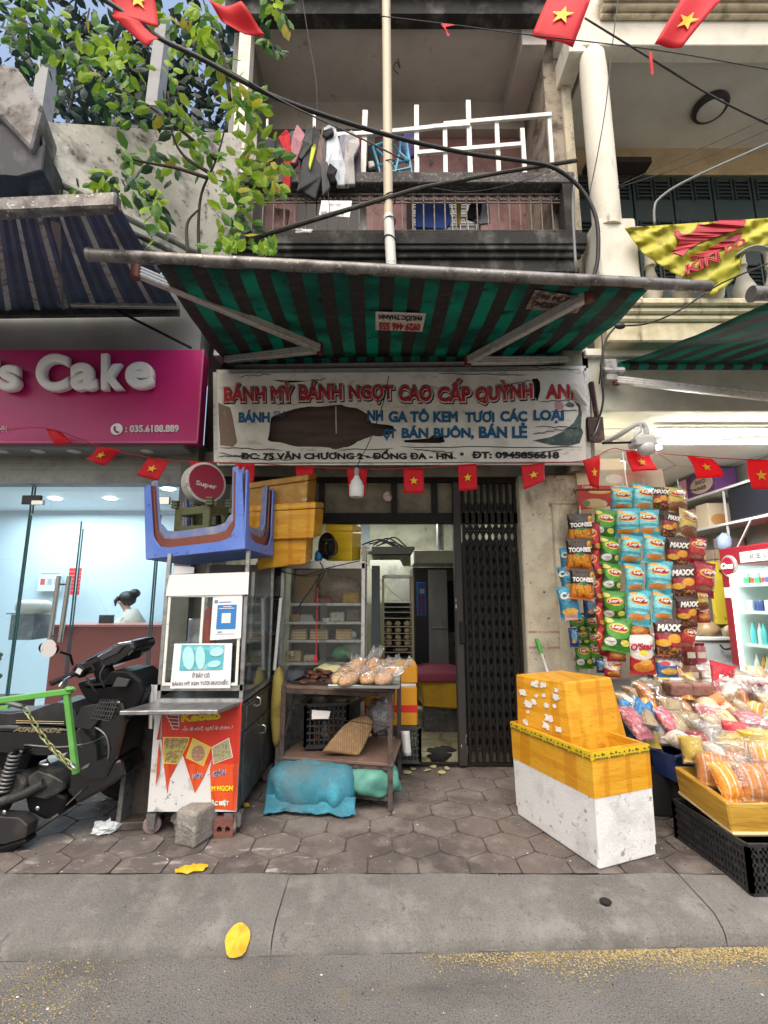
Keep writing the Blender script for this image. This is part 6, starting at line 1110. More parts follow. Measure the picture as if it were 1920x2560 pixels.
letter('star', "O'Star", .12, .3, -.44, .42, M('bag_red_ink', (.4, .01, .04), rough=.4), .02, .2); letter('seaw', "O'Star", .12, .28, -.4, .4, M('bag_red_ink', (.4, .01, .04), rough=.4), .01, .2)
letter('corn', 'Co', .1, .32, -.38, .2, wink, .05)
def hang(k_, x, y, w_, h_, Y, label, yaw=0, roll=0, group=None, sub=''):
    sx = w_ * .3858; sy = h_ * .3858; xx, yy = 1280 + x * .3858, 1100 + y * .3858
    c = P(xx, yy, Y); dep = (c - V((0, 0, CZ))).dot(V((0, math.cos(PIT), math.sin(PIT)))); k2_ = dep / F
    o = bpy.data.objects.new('chip_bag', bagm[k_]); COL.objects.link(o)
    o.location = c; o.rotation_euler = (R(random.uniform(-7, 9)), R(roll + random.uniform(-7, 7)), R(yaw + random.uniform(-16, 16))); js = random.uniform(.93, 1.1); o.scale = (sx * k2_ * 1.03 * js, .2 * random.uniform(.8, 1.2), sy * k2_ * 1.11 * js)
    tag(o, label, 'chip bag', group)
    for me in txtm.get(k_, []):
        t = bpy.data.objects.new('lettering', me); COL.objects.link(t); t.parent = o
    return o
ordw = ('topmost', 'second from the top', 'third from the top', 'fourth from the top', 'fifth from the top', 'sixth')
def strip(k_, desc, pts, grp, Y=4.0, roll=0, yaw=0):
    for i, q in enumerate(pts): hang(k_, q[0], q[1], q[2], q[3], Y - .0 - i * .02, '%s, %s' % (desc, ordw[i]), yaw, roll, grp)
strip('blue', 'light blue chip bag in the strip beside the green bags', [(712, 385, 145, 150), (745, 540, 150, 165), (770, 715, 150, 180), (793, 900, 152, 185), (818, 1085, 150, 195)], 'light blue chip bags', 4.0, 6)
strip('blue', 'light blue chip bag in the strip beside the brown bags', [(850, 380, 145, 150), (880, 540, 145, 165), (920, 710, 150, 180), (950, 890, 152, 185), (975, 1085, 152, 195)], 'light blue chip bags', 4.02, 6)
strip('green', 'green chip bag', [(600, 545, 130, 165), (630, 720, 140, 175), (645, 895, 140, 180), (662, 1075, 148, 185), (683, 1260, 160, 190)], 'green chip bags in the front strip', 3.97, 5)
strip('maxx', 'dark brown chip bag of the front strip', [(955, 385, 110, 140), (1020, 552, 125, 165), (1072, 735, 130, 180), (1105, 920, 140, 185), (1130, 1112, 145, 190)], 'dark brown chip bags', 4.06, 5)
hang('maxx', 1010, 1285, 160, 215, 3.9, 'largest dark brown chip bag, hanging below the light blue strips', group='dark brown chip bags')
strip('steak', 'tan chip bag with brown meat picture', [(1065, 390, 140, 140), (1140, 545, 150, 165), (1228, 1040, 90, 110)], 'tan chip bags', 4.1, 6, 8)
strip('red', 'crimson chip bag', [(1195, 715, 150, 175), (1245, 905, 150, 195), (1135, 1275, 120, 170)], 'crimson chip bags', 4.1, 7, 8)
hang('ruby', 1240, 1140, 90, 80, 4.12, 'small orange and red bag at the end of the tan strip')
hang('ruby', 815, 1225, 160, 120, 3.95, 'red potato bag directly above the big white chip bag'); hang('star', 838, 1390, 165, 235, 3.86, 'big white and red chip bag at the bottom centre')
hang('ruby', 680, 1385, 150, 95, 3.95, 'red potato bag directly below the lowest green bag'); hang('star', 648, 1475, 110, 110, 3.98, 'small white and red chip bag at the very bottom of the green strip')
hang('seaw', 1000, 1450, 160, 150, 3.95, 'white and blue chip bag below the largest dark brown bag')
strip('toon', 'black and orange snack bag', [(440, 575, 145, 165), (432, 740, 150, 180), (452, 935, 150, 185)], 'black and orange snack bags', 3.95, 3, -14)
strip('corn', 'blue popcorn bag peeking out behind the black and orange bags', [(372, 790, 110, 160), (370, 905, 110, 150), (368, 1055, 130, 200)], 'blue popcorn bags', 4.05, -6, -25)
for i in range(5): hang('red', 545 + i * 10, 640 + i * 165, 62, 180, 3.98, 'crimson chip bag seen edge on beside the green strip, ' + ordw[i], -62, 3, 'crimson bags seen edge on')
hang('sea', 505, 1080, 95, 130, 4.1, 'dark blue snack bag behind the edge on crimson bags'); hang('sea', 400, 1280, 60, 110, 4.25, 'dark blue snack bag at the lower end beside the small green bags'); hang('sea', 575, 1465, 60, 80, 4.15, 'dark blue snack bag by the lowest crimson bag')
for i, (x, y, a, b) in enumerate(((425, 1190, 95, 115), (520, 1195, 95, 115), (455, 1275, 90, 105), (530, 1300, 90, 115), (465, 1395, 100, 140), (540, 1385, 95, 140))):
    hang('green', x, y, a, b, 4.35, 'small green chip bag by the pillar, %s row, %s' % (('top', 'top', 'middle', 'middle', 'bottom', 'bottom')[i], ('next to the pillar', 'next to the crimson bags')[i % 2]), -10, 0, 'small green chip bags by the pillar')
rk = T('bag_rack', 'thin wire hanging rack that carries the strips of chip bags', 'rack', P(1570, 1210, 4.05))
mk(lambda m: m.tube([P(1440, 1225, 4.1), P(1740, 1225, 4.15)], .006, 6)).build('rod', iron, rk)
for i, (xa2, ya2, xb2, yb2) in enumerate(((712, 320, 815, 1170), (850, 310, 1000, 1380), (600, 460, 690, 1500), (960, 320, 1130, 1200), (1070, 320, 1245, 1000), (440, 490, 455, 1020))): mk(lambda m: m.tube([P(1280 + xa2 * .3858, 1100 + ya2 * .3858 - 25, 4.12), P(1280 + xb2 * .3858, 1100 + yb2 * .3858, 4.1)], .004, 5)).build('strip_cord', M('clear_cord', (.5, .5, .5)), rk)
mk(lambda m: m.tube([P(1556, 1130, 4.1), P(1560, 1170, 4.1), P(1570, 1225, 4.1)], .005, 5)).build('string', white, rk)
rp = mk(lambda m: m.prism([P(1447, 1275, 4.4), P(1530, 1265, 4.4), P(1534, 1210, 4.4), P(1444, 1212, 4.4)], (0, .004, 0))).build('food_poster', M('red_food_poster', (.36, .03, .03), [((.5, .38, .2), 'e', .45, .25, .34, .18, .8, 5), ((.1, .2, .05), 'e', .22, .25, .1, .12, .5, 5), ((.55, .35, .12), 'e', .6, .7, .3, .08)], rough=.4)); tag(rp, 'red food poster on the grocery wall behind the chip bags', 'poster')
text('lettering', 'Cuisine', P(1455, 1221, 4.39), P(1480, 1221, 4.39), P(1455, 1214, 4.39), wink, rp)
tag(mk(lambda m: m.prism([P(1478, 1213, 4.2), P(1664, 1218, 4.2), P(1655, 1172, 4.2), P(1496, 1175, 4.2)], (0, .004, 0))).build('cardboard_sheet', M('beige_card', (.4, .37, .28), [((.55, .52, .45), 'e', .32, .45, .12, .25), ((.5, .42, .32), 'e', .52, .45, .1, .22), ((.3, .29, .2), 'n', 9, .55, .7)], rough=.6)), 'beige cardboard sheet hung above the light blue chip bags', 'cardboard')
tag(mk(lambda m: m.box2(P(1452, 1330, 4.55), P(1545, 1150, 4.6))).build('wall_board', M('cream_panel_mat', (.6, .56, .4), rough=.6)), 'cream panel on the wall behind the red food poster', 'panel')
# ================================================================ lamps of the grocery
fd = T('flood_lamp', 'grey outdoor lamp head on a bent pipe arm in front of the grocery', 'lamp', P(1605, 1120, 4.0))
mk(lambda m: m.tube(curve([P(1508, 1107, 4.25), P(1530, 1098, 4.15), P(1560, 1080, 4.05), P(1596, 1060, 3.98), P(1612, 1066, 3.98), P(1615, 1085, 3.98)], 5), .022, 8)).build('pipe_arm', M('lamp_grey', (.5, .52, .54), rough=.4), fd, smooth=2)
mk(lambda m: m.box2(P(1590, 1112, 3.95), P(1643, 1090, 3.95) + V((0, .14, 0)))).build('lamp_box', M('lamp_grey', (.5, .52, .54)), fd, bev=.01)
mk(lambda m: m.blob(P(1616, 1122, 4.0), (.16, .14, .13), 18, 10)).build('lamp_dome', M('lamp_dome_grey', (.55, .57, .58), rough=.3), fd, smooth=True)
mk(lambda m: m.tube(curve([P(1592, 1105, 3.96), P(1588, 1090, 3.96), P(1602, 1075, 3.97), P(1600, 1062, 3.97)], 5), .012, 6)).build('cable_loop', M('lamp_grey', (.5, .52, .54)), fd, smooth=True)
mk(lambda m: m.blob(P(1642, 1119, 4.05), (.09, .05, .04), 12, 8)).build('lit_bulb', M('lit_bulb_glow', (1, 1, 1), emit=(1, 1, .96), es=20), fd, smooth=True)
mk(lambda m: m.tube([P(1506, 1108, 4.2), P(1590, 1106, 4.0)], .01, 6)).build('strut', iron, fd)
for i, (xa2, ya2, xb2, yb2, Y, rr, es) in enumerate(((1640, 1082, 2700, 1078, 4.75, .03, 18), (1650, 1108, 2700, 1106, 5.25, .014, 12))):
    t_ = tag(mk(lambda m: (m.tube([P(xa2, ya2, Y), P(xb2, yb2, Y)], rr, 12))).build('fluorescent_tube', M('lit_fluorescent_%d' % es, (1, 1, 1), emit=(1, 1, .96), es=es), smooth=2), ('thick bright fluorescent tube at the front of the grocery ceiling', 'thin fluorescent tube behind the thick one under the grocery ceiling')[i], 'lamp')
    mk(lambda m: m.box2(P(xa2, ya2, Y) + V((0, -.03, rr)), P(xb2, ya2, Y) + V((0, .03, rr + .03)))).build('batten', whitepaint, t_)
    l = bpy.data.lights.new('tube_light', 'AREA'); l.shape = 'RECTANGLE'; l.size = 1.9; l.size_y = .12; l.energy = 56 - 14 * i; l.color = (1, .99, .94); lo = bpy.data.objects.new('tube_light', l); COL.objects.link(lo); lo.location = (3.0, Y + .1, 3.22); adopt(lo, t_)
# ================================================================ drinks fridge, shelves along the right wall
fr = T('drinks_fridge', 'red drinks fridge with lit glass front, round logo and rows of bottles', 'fridge', (4.4, 5.4, .16))
fx = 4.15
mk(lambda m: (m.box2((fx, 4.5, .16), (4.75, 6.02, .45)), m.box2((fx, 4.5, 2.0), (4.75, 6.02, 2.21)), m.box2((fx, 5.9, .45), (4.75, 6.02, 2.0)), m.box2((fx, 4.5, .45), (4.75, 4.56, 2.0)))).build('fridge_body', M('fridge_red', (.22, .01, .02), rough=.35), fr, bev=.01)
mk(lambda m: (m.box2((4.68, 4.56, .45), (4.74, 5.9, 2.0)), m.box2((fx + .03, 5.87, .45), (4.7, 5.895, 2.0)))).build('fridge_lining', M('fridge_white', (.68, .76, .74), rough=.3), fr)
mk(lambda m: m.box2((fx - .005, 5.84, .45), (fx + .02, 5.88, 2.0))).build('led_strip', M('led_strip_glow', (1, 1, 1), emit=(.8, 1, .95), es=2.5), fr)
fz = [1.78, 1.47, 1.1, .74, .47]
for z in fz[:4]: mk(lambda m: m.box2((fx + .06, 4.58, z - .03), (4.66, 5.84, z))).build('fridge_shelf', M('shelf_white', (.7, .78, .76), rough=.3), fr)
mk(lambda m: m.box2((fx + .0, 4.58, .46), (fx + .008, 5.84, 1.98))).build('glass_door', film('fridge_glass', (.97, 1, .99), .01, .02), fr)
sg_ = mk(lambda m: m.box2((fx - .008, 4.8, 2.02), (fx - .002, 5.66, 2.14))).build('header_panel', M('ice_panel', (.68, .66, .62)), fr)
text('lettering', 'ICE COLD', (fx - .01, 5.5, 2.05), (fx - .01, 5.0, 2.05), (fx - .01, 5.5, 2.11), M('grey_print', (.12, .12, .13)), sg_, bold=0)
mk(lambda m: m.box2((fx - .01, 5.9, 1.62), (fx - .002, 5.99, 1.74))).build('price_card', white, fr)
mk(lambda m: m.lathe((fx - .02, 5.82, 1.99), [(.13, 0), (.13, .02), (.11, .03)], 26, axis=(-1, 0, 0))).build('logo_ring', M('silver_ring', (.5, .5, .5), rough=.3, metal=.6), fr, smooth=2)
lg = mk(lambda m: m.lathe((fx - .051, 5.82, 1.99), [(.105, 0), (.105, .004)], 26, axis=(-1, 0, 0))).build('logo_disc', M('logo_red', (.28, .01, .03), rough=.3), fr)
text('lettering', 'Coca', (fx - .058, 5.92, 1.96), (fx - .058, 5.72, 1.96), (fx - .058, 5.92, 2.03), M('lit_white_logo', (1, 1, 1), emit=(1, 1, 1), es=1.2), lg, bold=.0, shear=.3)
l = bpy.data.lights.new('fridge_light', 'AREA'); l.shape = 'RECTANGLE'; l.size = .4; l.size_y = 1.2; l.energy = 11; l.color = (.82, 1, .95); lo = bpy.data.objects.new('fridge_light', l); COL.objects.link(lo); lo.location = (4.2, 5.25, 1.98); lo.rotation_euler = (0, R(-40), 0); adopt(lo, fr)
bot = [(.03, 0), (.034, .01), (.034, .13), (.028, .16), (.013, .2), (.013, .235)]; can = [(.028, 0), (.032, .006), (.032, .112), (.027, .12)]
btm = [M(n_, c_, rough=.12, spec=.8) for n_, c_ in (('amber_drink', (.5, .22, .04)), ('pale_green_drink', (.42, .5, .25)), ('tea_drink', (.36, .15, .03)), ('clear_drink', (.55, .6, .58)), ('navy_can', (.03, .05, .2)), ('white_carton', (.65, .7, .72)), ('green_can', (.03, .25, .08)), ('red_can', (.45, .02, .03)), ('aqua_pack', (.1, .5, .55)))]
shelfdef = [(fz[0], can, (6, 6, 4, 7, 7), 'drink can on the top lit shelf of the fridge', 'cans on the top fridge shelf'), (fz[1], can, (5, 4, 5, 4, 3), 'white or blue drink pack on the second fridge shelf', 'packs on the second fridge shelf'), (fz[2], bot, (8, 8, 3, 3, 1), 'drink bottle on the third fridge shelf', 'bottles on the third fridge shelf'), (fz[3], bot, (3, 1, 1, 0, 2), 'juice bottle on the fourth fridge shelf', 'bottles on the fourth fridge shelf'), (.45, bot, (2, 0, 2, 0, 1), 'amber bottle at the bottom of the fridge', 'bottles at the fridge bottom')]
for z, prof, cols, lab, grp in shelfdef:
    me = {}
    for i in range(5):
        ci = cols[(i * 3) % 5]
        if ci not in me: tmp = mk(lambda m: m.lathe((0, 0, 0), prof, 12)).build('drink_bottle' if prof is bot else 'drink_can', btm[ci], smooth=2); me[ci] = tmp.data; bpy.data.objects.remove(tmp)
        o = bpy.data.objects.new('drink_bottle' if prof is bot else 'drink_can', me[ci]); COL.objects.link(o); o.location = (fx + .13 + .02 * (i % 2), 5.78 - i * .08, z + .001); tag(o, lab, 'bottle' if prof is bot else 'can', grp)
sh_ = T('wall_shelves', 'dark wall shelves high along the side of the grocery', 'shelves', (4.5, 6, 2.5))
gbox('right_inner_wall', (4.75, 4.9, 0), (4.9, 8.2, 3.36), M('dull_grey_wall', (.2, .2, .19), rough=.8))  # even dark grey wall colour
mk(lambda m: m.box2((4.35, 5.2, 2.98), (4.75, 8.0, 3.01))).build('upper_shelf', M('white_shelf_edge', (.5, .5, .5), rough=.4), sh_); mk(lambda m: m.box2((4.35, 4.9, 2.53), (4.75, 8.0, 2.56))).build('middle_shelf', M('white_shelf_edge', (.5, .5, .5)), sh_); mk(lambda m: m.box2((4.4, 6.1, 1.95), (4.75, 8.0, 1.98))).build('lower_shelf', darkw, sh_)
mk(lambda m: (m.bar((4.36, 6.0, 2.2), (4.36, 5.7, 2.53), .02), m.bar((4.37, 6.12, 2.2), (4.37, 6.12, 2.98), .02))).build('bracket', M('grey_bracket2', (.4, .4, .4)), sh_)
def carton(y0, y1, z, h, col, name, lab, x=4.4, dep=.3): return tag(mk(lambda m: m.box2((x, y0, z), (x + dep, y1, z + h))).build('carton', M(name, *col, rough=.5), bev=.004), lab, 'carton')
pc = carton(6.25, 6.85, 3.012, .3, ((.1, .03, .13), [((.55, .42, .33), 'n', 1, 2, 3)]), 'purple_carton', 'purple carton with a pale oval on the upper grocery shelf', 4.37)
mk(lambda m: m.prism([V((4.366, 6.52 + .24 * math.cos(a / 12 * math.pi), 3.15 + .12 * math.sin(a / 12 * math.pi))) for a in range(24)], (-.003, 0, 0))).build('oval_label', M('tan_oval', (.42, .33, .26)), pc)
for bd, z in (('CUNG', 3.2), ('ĐÌNH', 3.11)): text('lettering', bd, (4.361, 6.42, z + .02), (4.361, 6.64, z + .02), (4.361, 6.42, z - .04), M('purple_ink', (.06, .02, .07)), pc, off=.003)
carton(6.86, 7.05, 3.012, .3, ((.55, .25, .35), [((.7, .65, .68), 'n', 9, .5, .6)]), 'pink_carton', 'pink and white carton beside the purple one', 4.37); carton(7.07, 7.25, 3.012, .26, ((.15, .5, .2),), 'green_carton', 'green carton on the upper grocery shelf', 4.37); carton(7.3, 7.5, 3.012, .24, ((.6, .55, .55), [((.4, .1, .15), 'n', 8, .5, .6)]), 'white_pink_carton', 'white carton at the inner end of the upper shelf', 4.37)
carton(6.5, 6.75, 2.562, .33, ((.55, .45, .33), [((.45, .22, .08), 'e', .5, .3, .4, .25)]), 'tan_carton', 'tan and purple biscuit carton on the middle grocery shelf'); carton(6.8, 6.98, 2.562, .3, ((.5, .25, .27),), 'rose_carton', 'dull rose carton on the middle grocery shelf')
carton(7.1, 7.6, 2.562, .2, ((.2, .16, .12),), 'brown_carton', 'low brown carton at the inner end of the middle shelf')
for i in range(5): carton(6.3 + (i % 2) * .2, 6.46 + (i % 2) * .2, 1.982 + (i // 2) * .14, .13, ((.42 - .05 * i, .32 - .04 * i, .16),), 'kraft_carton_%d' % i, ('small kraft carton on the lower shelf, in front', 'small kraft carton on the lower shelf, behind', 'stacked kraft carton, middle front', 'stacked kraft carton, middle back', 'topmost kraft carton of the lower shelf')[i])
tag(mk(lambda m: m.box2((4.37, 4.95, 2.575), (4.72, 6.05, 2.97))).build('black_appliance', M('black_appliance_mat', (.012, .013, .02), rough=.3), bev=.01), 'big black boxy appliance on the middle grocery shelf', 'appliance')
tag(mk(lambda m: m.blob(PX(1810, 1356, 4.3), (.16, .2, .24), amp=.3, fr=4)).build('pale_blue_bag', M('pale_blue_plastic', (.35, .45, .62), rough=.25, transl=.3), smooth=True), 'pale blue plastic bag hanging above the drinks fridge', 'bag')
tag(mk(lambda m: (m.box2(PX(1786, 1560, 4.3) , PX(1776, 1405, 4.3) + V((.2, .0, 0))))).build('yellow_carton', M('yellow_packs', (.62, .5, .04), [((.3, .1, .05), 'n', 7, .6, .65)])), 'tall yellow pack stack between the crimson bags and the fridge', 'carton')
fz_ = T('chest_freezer', 'pale grey chest freezer at the back of the grocery', 'freezer', P(1790, 1700, 6.4))
mk(lambda m: m.box2(P(1700, 1700, 6.4) - V((0, 0, .35)), P(1850, 1603, 6.4) + V((.25, .6, 0)))).build('freezer_body', M('freezer_grey', (.42, .44, .45), rough=.35), fz_, bev=.02)
mk(lambda m: m.box2(P(1696, 1603, 6.37), P(1852, 1592, 6.37) + V((.27, .66, 0)))).build('freezer_lid', M('freezer_lid_white', (.6, .62, .62), rough=.3), fz_, bev=.015); mk(lambda m: m.tube(curve([P(1800, 1612, 6.36), P(1810, 1622, 6.34), P(1825, 1622, 6.34), P(1832, 1610, 6.36)], 4), .012, 6)).build('handle', blackp, fz_)
for i, x in enumerate((1770, 1822)): tag(mk(lambda m: m.blob(P(x, 1578, 6.5), (.3, .26, .26), amp=.3, fr=3, seed=i)).build('filled_bag', M('tan_filled_bag', (.32, .22, .12), [((.55, .55, .55), 'n', 4, .55, .65)], rough=.3), smooth=True), ('tan bag with a white knot on the freezer, nearer the chip bags', 'tan bag with a white knot on the freezer, nearer the fridge')[i], 'bag')
# ================================================================ grocery's street display
tb = T('display_table', 'dark low display table heaped with packaged snacks before the grocery', 'table', (2.7, 3.9, .12))
tx = 1.98
mk(lambda m: m.hexa([(tx + .2, 3.5, .5), (4.3, 3.5, .5), (4.3, 4.75, .84), (tx, 4.75, .84), (tx + .2, 3.5, .53), (4.3, 3.5, .53), (4.3, 4.75, .87), (tx, 4.75, .87)])).build('table_board', darkw, tb)
islands(mk(lambda m: [m.box2((x, y, .12), (x + .06, y + .06, z)) for x in (tx + .02, 4.1) for y, z in ((3.6, .52), (4.6, .82))]), 'table_leg', darkw, tb)
mk(lambda m: m.box2((tx + .05, 4.3, .12), (4.2, 4.34, .74))).build('table_back', blackp, tb)
crate('black_crate', 'large black lattice crate carrying the yellow tray at the kerb', G(1881, 2232), G(1694, 2096), G(1881, 2232) + V((1.2, .0, 0)), .215, blackp, 16, 5, bar=.014)
yt = T('yellow_tray', 'yellow taped foam tray full of snack packets on the black crate', 'foam tray', P(1830, 2096, 2.95))
yA, yB = P(1816, 2008, 2.935), P(1685, 1915, 3.36); dnv = V((0, 0, -.155)); yC = yA + V((1.3, 0, 0)); yD = yB + V((1.3, 0, 0))
ytm = M('brown_yellow_tape', (.46, .27, .04), [((.3, .16, .02), 'n', 3, .45, .65, (.6, .6, 7)), ((.56, .38, .1), 'n', 6, .55, .75, (.5, .5, 5)), ((.18, .1, .03), 'n', 16, .66, .74)], rough=.4, bump=.3, bs=8, bst=(1, 1, 5))
yc4 = (yA + yD) / 2; ylo = [yc4 + (q - yc4) * .975 + dnv for q in (yB, yA, yC, yD)]; yhi = [yB, yA, yC, yD]
mk(lambda m: shell(m, ylo, yhi, .94)).build('tray_wall', ytm, yt, bev=.008); mk(lambda m: m.hexa(ylo + [q + V((0, 0, .03)) for q in ylo])).build('tray_floor', ytm, yt)
mk(lambda m: m.tube([q + V((0, 0, -.002)) for q in ylo], .012, 6, closed=True)).build('foam_edge', M('yellowish_foam', (.55, .45, .25), rough=.8), yt)
bt = T('blue_basin', 'dark blue plastic basin under the snack bags beside the white foam box', 'basin', P(1655, 1975, 3.6))
bq = [P(1625, 1900, 3.75), P(1690, 1925, 3.5), P(1690, 1925, 3.5) + V((.5, .3, 0)), P(1625, 1900, 3.75) + V((.5, .3, 0))]
for q in bq: q.z = .56
mk(lambda m: shell(m, [sum(bq, V()) / 4 + (q - sum(bq, V()) / 4) * .9 + V((0, 0, -.17)) for q in bq], bq, .93)).build('basin_wall', M('dark_blue_plastic', (.015, .035, .16), [((.05, .08, .22), 'n', 6, .5, .7)], rough=.4), bt, bev=.01); mk(lambda m: m.tube(bq, .014, 8, closed=True)).build('basin_rim', M('dark_blue_plastic', (.015, .035, .16)), bt)
mk(lambda m: m.hexa([(tx - .15, 3.7, .13), (tx + .3, 3.65, .13), (tx + .3, 4.2, .13), (tx - .15, 4.2, .13), (tx - .15, 3.7, .39), (tx + .3, 3.65, .39), (tx + .3, 4.2, .39), (tx - .15, 4.2, .39)])).build('basin_stand', M('near_black_box', (.01, .01, .012)), bt)
# packets: one pillow mesh per kind, copied
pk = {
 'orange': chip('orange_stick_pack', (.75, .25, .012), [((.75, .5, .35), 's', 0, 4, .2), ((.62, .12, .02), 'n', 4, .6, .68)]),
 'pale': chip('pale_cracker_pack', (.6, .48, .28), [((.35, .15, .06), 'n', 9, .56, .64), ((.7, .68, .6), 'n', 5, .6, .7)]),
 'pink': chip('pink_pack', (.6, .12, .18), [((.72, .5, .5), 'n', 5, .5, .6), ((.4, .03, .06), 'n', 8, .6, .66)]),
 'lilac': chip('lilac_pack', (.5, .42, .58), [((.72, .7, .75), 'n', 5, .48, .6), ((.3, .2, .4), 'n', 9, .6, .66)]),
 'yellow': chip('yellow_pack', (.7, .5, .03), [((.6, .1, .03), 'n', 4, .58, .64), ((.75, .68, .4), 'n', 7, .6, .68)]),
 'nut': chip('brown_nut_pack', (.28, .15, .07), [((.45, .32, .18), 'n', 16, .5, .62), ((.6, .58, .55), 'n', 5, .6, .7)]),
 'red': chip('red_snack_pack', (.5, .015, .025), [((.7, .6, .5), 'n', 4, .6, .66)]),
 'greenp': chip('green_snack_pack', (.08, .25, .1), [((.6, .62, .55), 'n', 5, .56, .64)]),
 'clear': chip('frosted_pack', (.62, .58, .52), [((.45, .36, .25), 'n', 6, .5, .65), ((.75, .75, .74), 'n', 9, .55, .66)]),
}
wrap = film('pack_wrap', (.99, .99, .99), .06, .12, 1, 30, haze=.02)
pm, wmh = {}, bagmesh(77)
wmh.materials.append(wrap)
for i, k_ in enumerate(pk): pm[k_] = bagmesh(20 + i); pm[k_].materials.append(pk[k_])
desc = dict(orange='clear pack of orange sticks', pale='clear pack of pale crackers', pink='pink sweet pack', lilac='lilac sweet pack', yellow='yellow snack pack', nut='brown nut pack', red='red snack pack', greenp='green snack pack', clear='frosted pack of pale sweets')
def heap(x, y): return .5 + max(0, (y - 3.0)) * .27 if y < 3.55 else .65 + (y - 3.55) * .24
def packet(k_, x, y, z, w_, h_, rz, tilt, where, wrapd=True, grp=None):
    if 960 + F * x / (y * math.cos(PIT) + (z - CZ) * math.sin(PIT)) > 1990: return
    o = bpy.data.objects.new('snack_pack', pm[k_]); COL.objects.link(o); o.location = (x, y, z)
    o.rotation_euler = (R(-90 + tilt), 0, R(rz)); o.scale = (w_, .25, h_); tag(o, desc[k_] + ' ' + where, 'snack pack', grp or 'snack packs on the grocery display')
    if wrapd:
        t = bpy.data.objects.new('wrapper', wmh); COL.objects.link(t); t.parent = o; t.scale = (1.12, 1.25, 1.14)
order = ['orange', 'pale', 'orange', 'pink', 'clear', 'yellow', 'nut', 'orange', 'greenp', 'pale', 'red', 'clear']
rows = ((3.05, 2.03, 'in the front row of the yellow tray'), (3.18, 2.02, 'in the second row of the yellow tray'), (3.31, 2.0, 'in the third row of the yellow tray'), (3.46, 1.96, 'in the back row of the yellow tray'), (3.7, 1.78, 'in the first row on the table behind the tray'), (3.9, 1.86, 'in the second row on the table'), (4.1, 1.95, 'in the third row on the table'), (4.3, 2.2, 'in the fourth row on the table'), (4.5, 2.45, 'in the last row on the table'))
n_ = 0
for r, (y, x0, where) in enumerate(rows):
    i = 0; x = x0
    while x < 3.9:
        if r < 4 and x > 3.15: break
        k_ = order[(n_ * 5 + r * 2 + i) % 12]
        if r < 2 and i < 6: k_ = ('orange', 'orange', 'orange', 'pink', 'yellow', 'lilac')[i]
        packet(k_, x + random.uniform(-.03, .03), y + random.uniform(-.04, .04), heap(x, y) + .03 + random.uniform(0, .05), random.uniform(.11, .19), random.uniform(.16, .27), random.uniform(-60, 50) if r > 2 else random.uniform(-30, 10), random.uniform(-5, 70) if r > 2 else random.uniform(35, 65), where, (i + r) % 3 > 0)
        x += random.uniform(.11, .16); i += 1; n_ += 1
for i in range(7): packet(('yellow', 'clear', 'pale', 'orange', 'clear', 'pale', 'pink')[i], 1.93 + .085 * i, 3.78 - .04 * i + .05 * (i % 2), .66 + .025 * (i % 3), .16, .25, -30 + 14 * i, 45, 'heaped in the dark blue basin', True, 'packs heaped in the blue basin')
tag(mk(lambda m: m.blob(P(1590, 1808, 3.85), (.34, .26, .3), 34, 22, amp=.75, fr=4.5, seed=6)).build('blue_plastic_bag', M('blue_bag_film', (.04, .22, .52), [((.14, .38, .66), 'n', 9, .52, .66)], rough=.22, transl=.2), smooth=True), 'crumpled bright blue plastic bag behind the orange taped box', 'bag')
gcab = T('glass_cabinet', 'grey glass cabinet door with an aluminium frame behind the snack heap', 'cabinet', P(1650, 1800, 4.75))
mk(lambda m: (m.bar(P(1608, 1640, 4.75), P(1622, 1810, 4.75), .03), m.bar(P(1705, 1560, 4.75), P(1712, 1720, 4.75), .045), m.bar(P(1606, 1640, 4.75), P(1706, 1632, 4.75), .02))).build('cabinet_frame', alu, gcab)
mk(lambda m: m.prism([P(1610, 1640, 4.78), P(1705, 1634, 4.78), P(1712, 1800, 4.78), P(1622, 1812, 4.78)], (0, .01, 0))).build('cabinet_glass', M('smoky_glass', (.1, .115, .11), [((.16, .18, .17), 'n', 2.5, .45, .7)], rough=.12), gcab)
brm = M('brown_candy', (.26, .085, .05), [((.14, .04, .025), 'n', 30, .5, .65)], rough=.5, bump=.4)
for i in range(6):
    c = P(1692 + (i % 2) * 52, 1790 - (i // 2) * 34, 4.05 + .002 * i); o = T('lidded_tub', 'clear lidded tub of brown sweets, %s of the stack, %s' % (('bottom', 'middle', 'top')[i // 2], ('nearer the pillar', 'nearer the fridge')[i % 2]), 'tub', c, 'stacked tubs of brown sweets')
    mk(lambda m: m.box(c, (.165, .16, .085))).build('sweets', brm, o, bev=.012); mk(lambda m: m.box(c + V((0, 0, .006)), (.178, .172, .105))).build('clear_tub', film('tub_film', (.95, .93, .92), .08, .08, haze=.06), o, bev=.01)
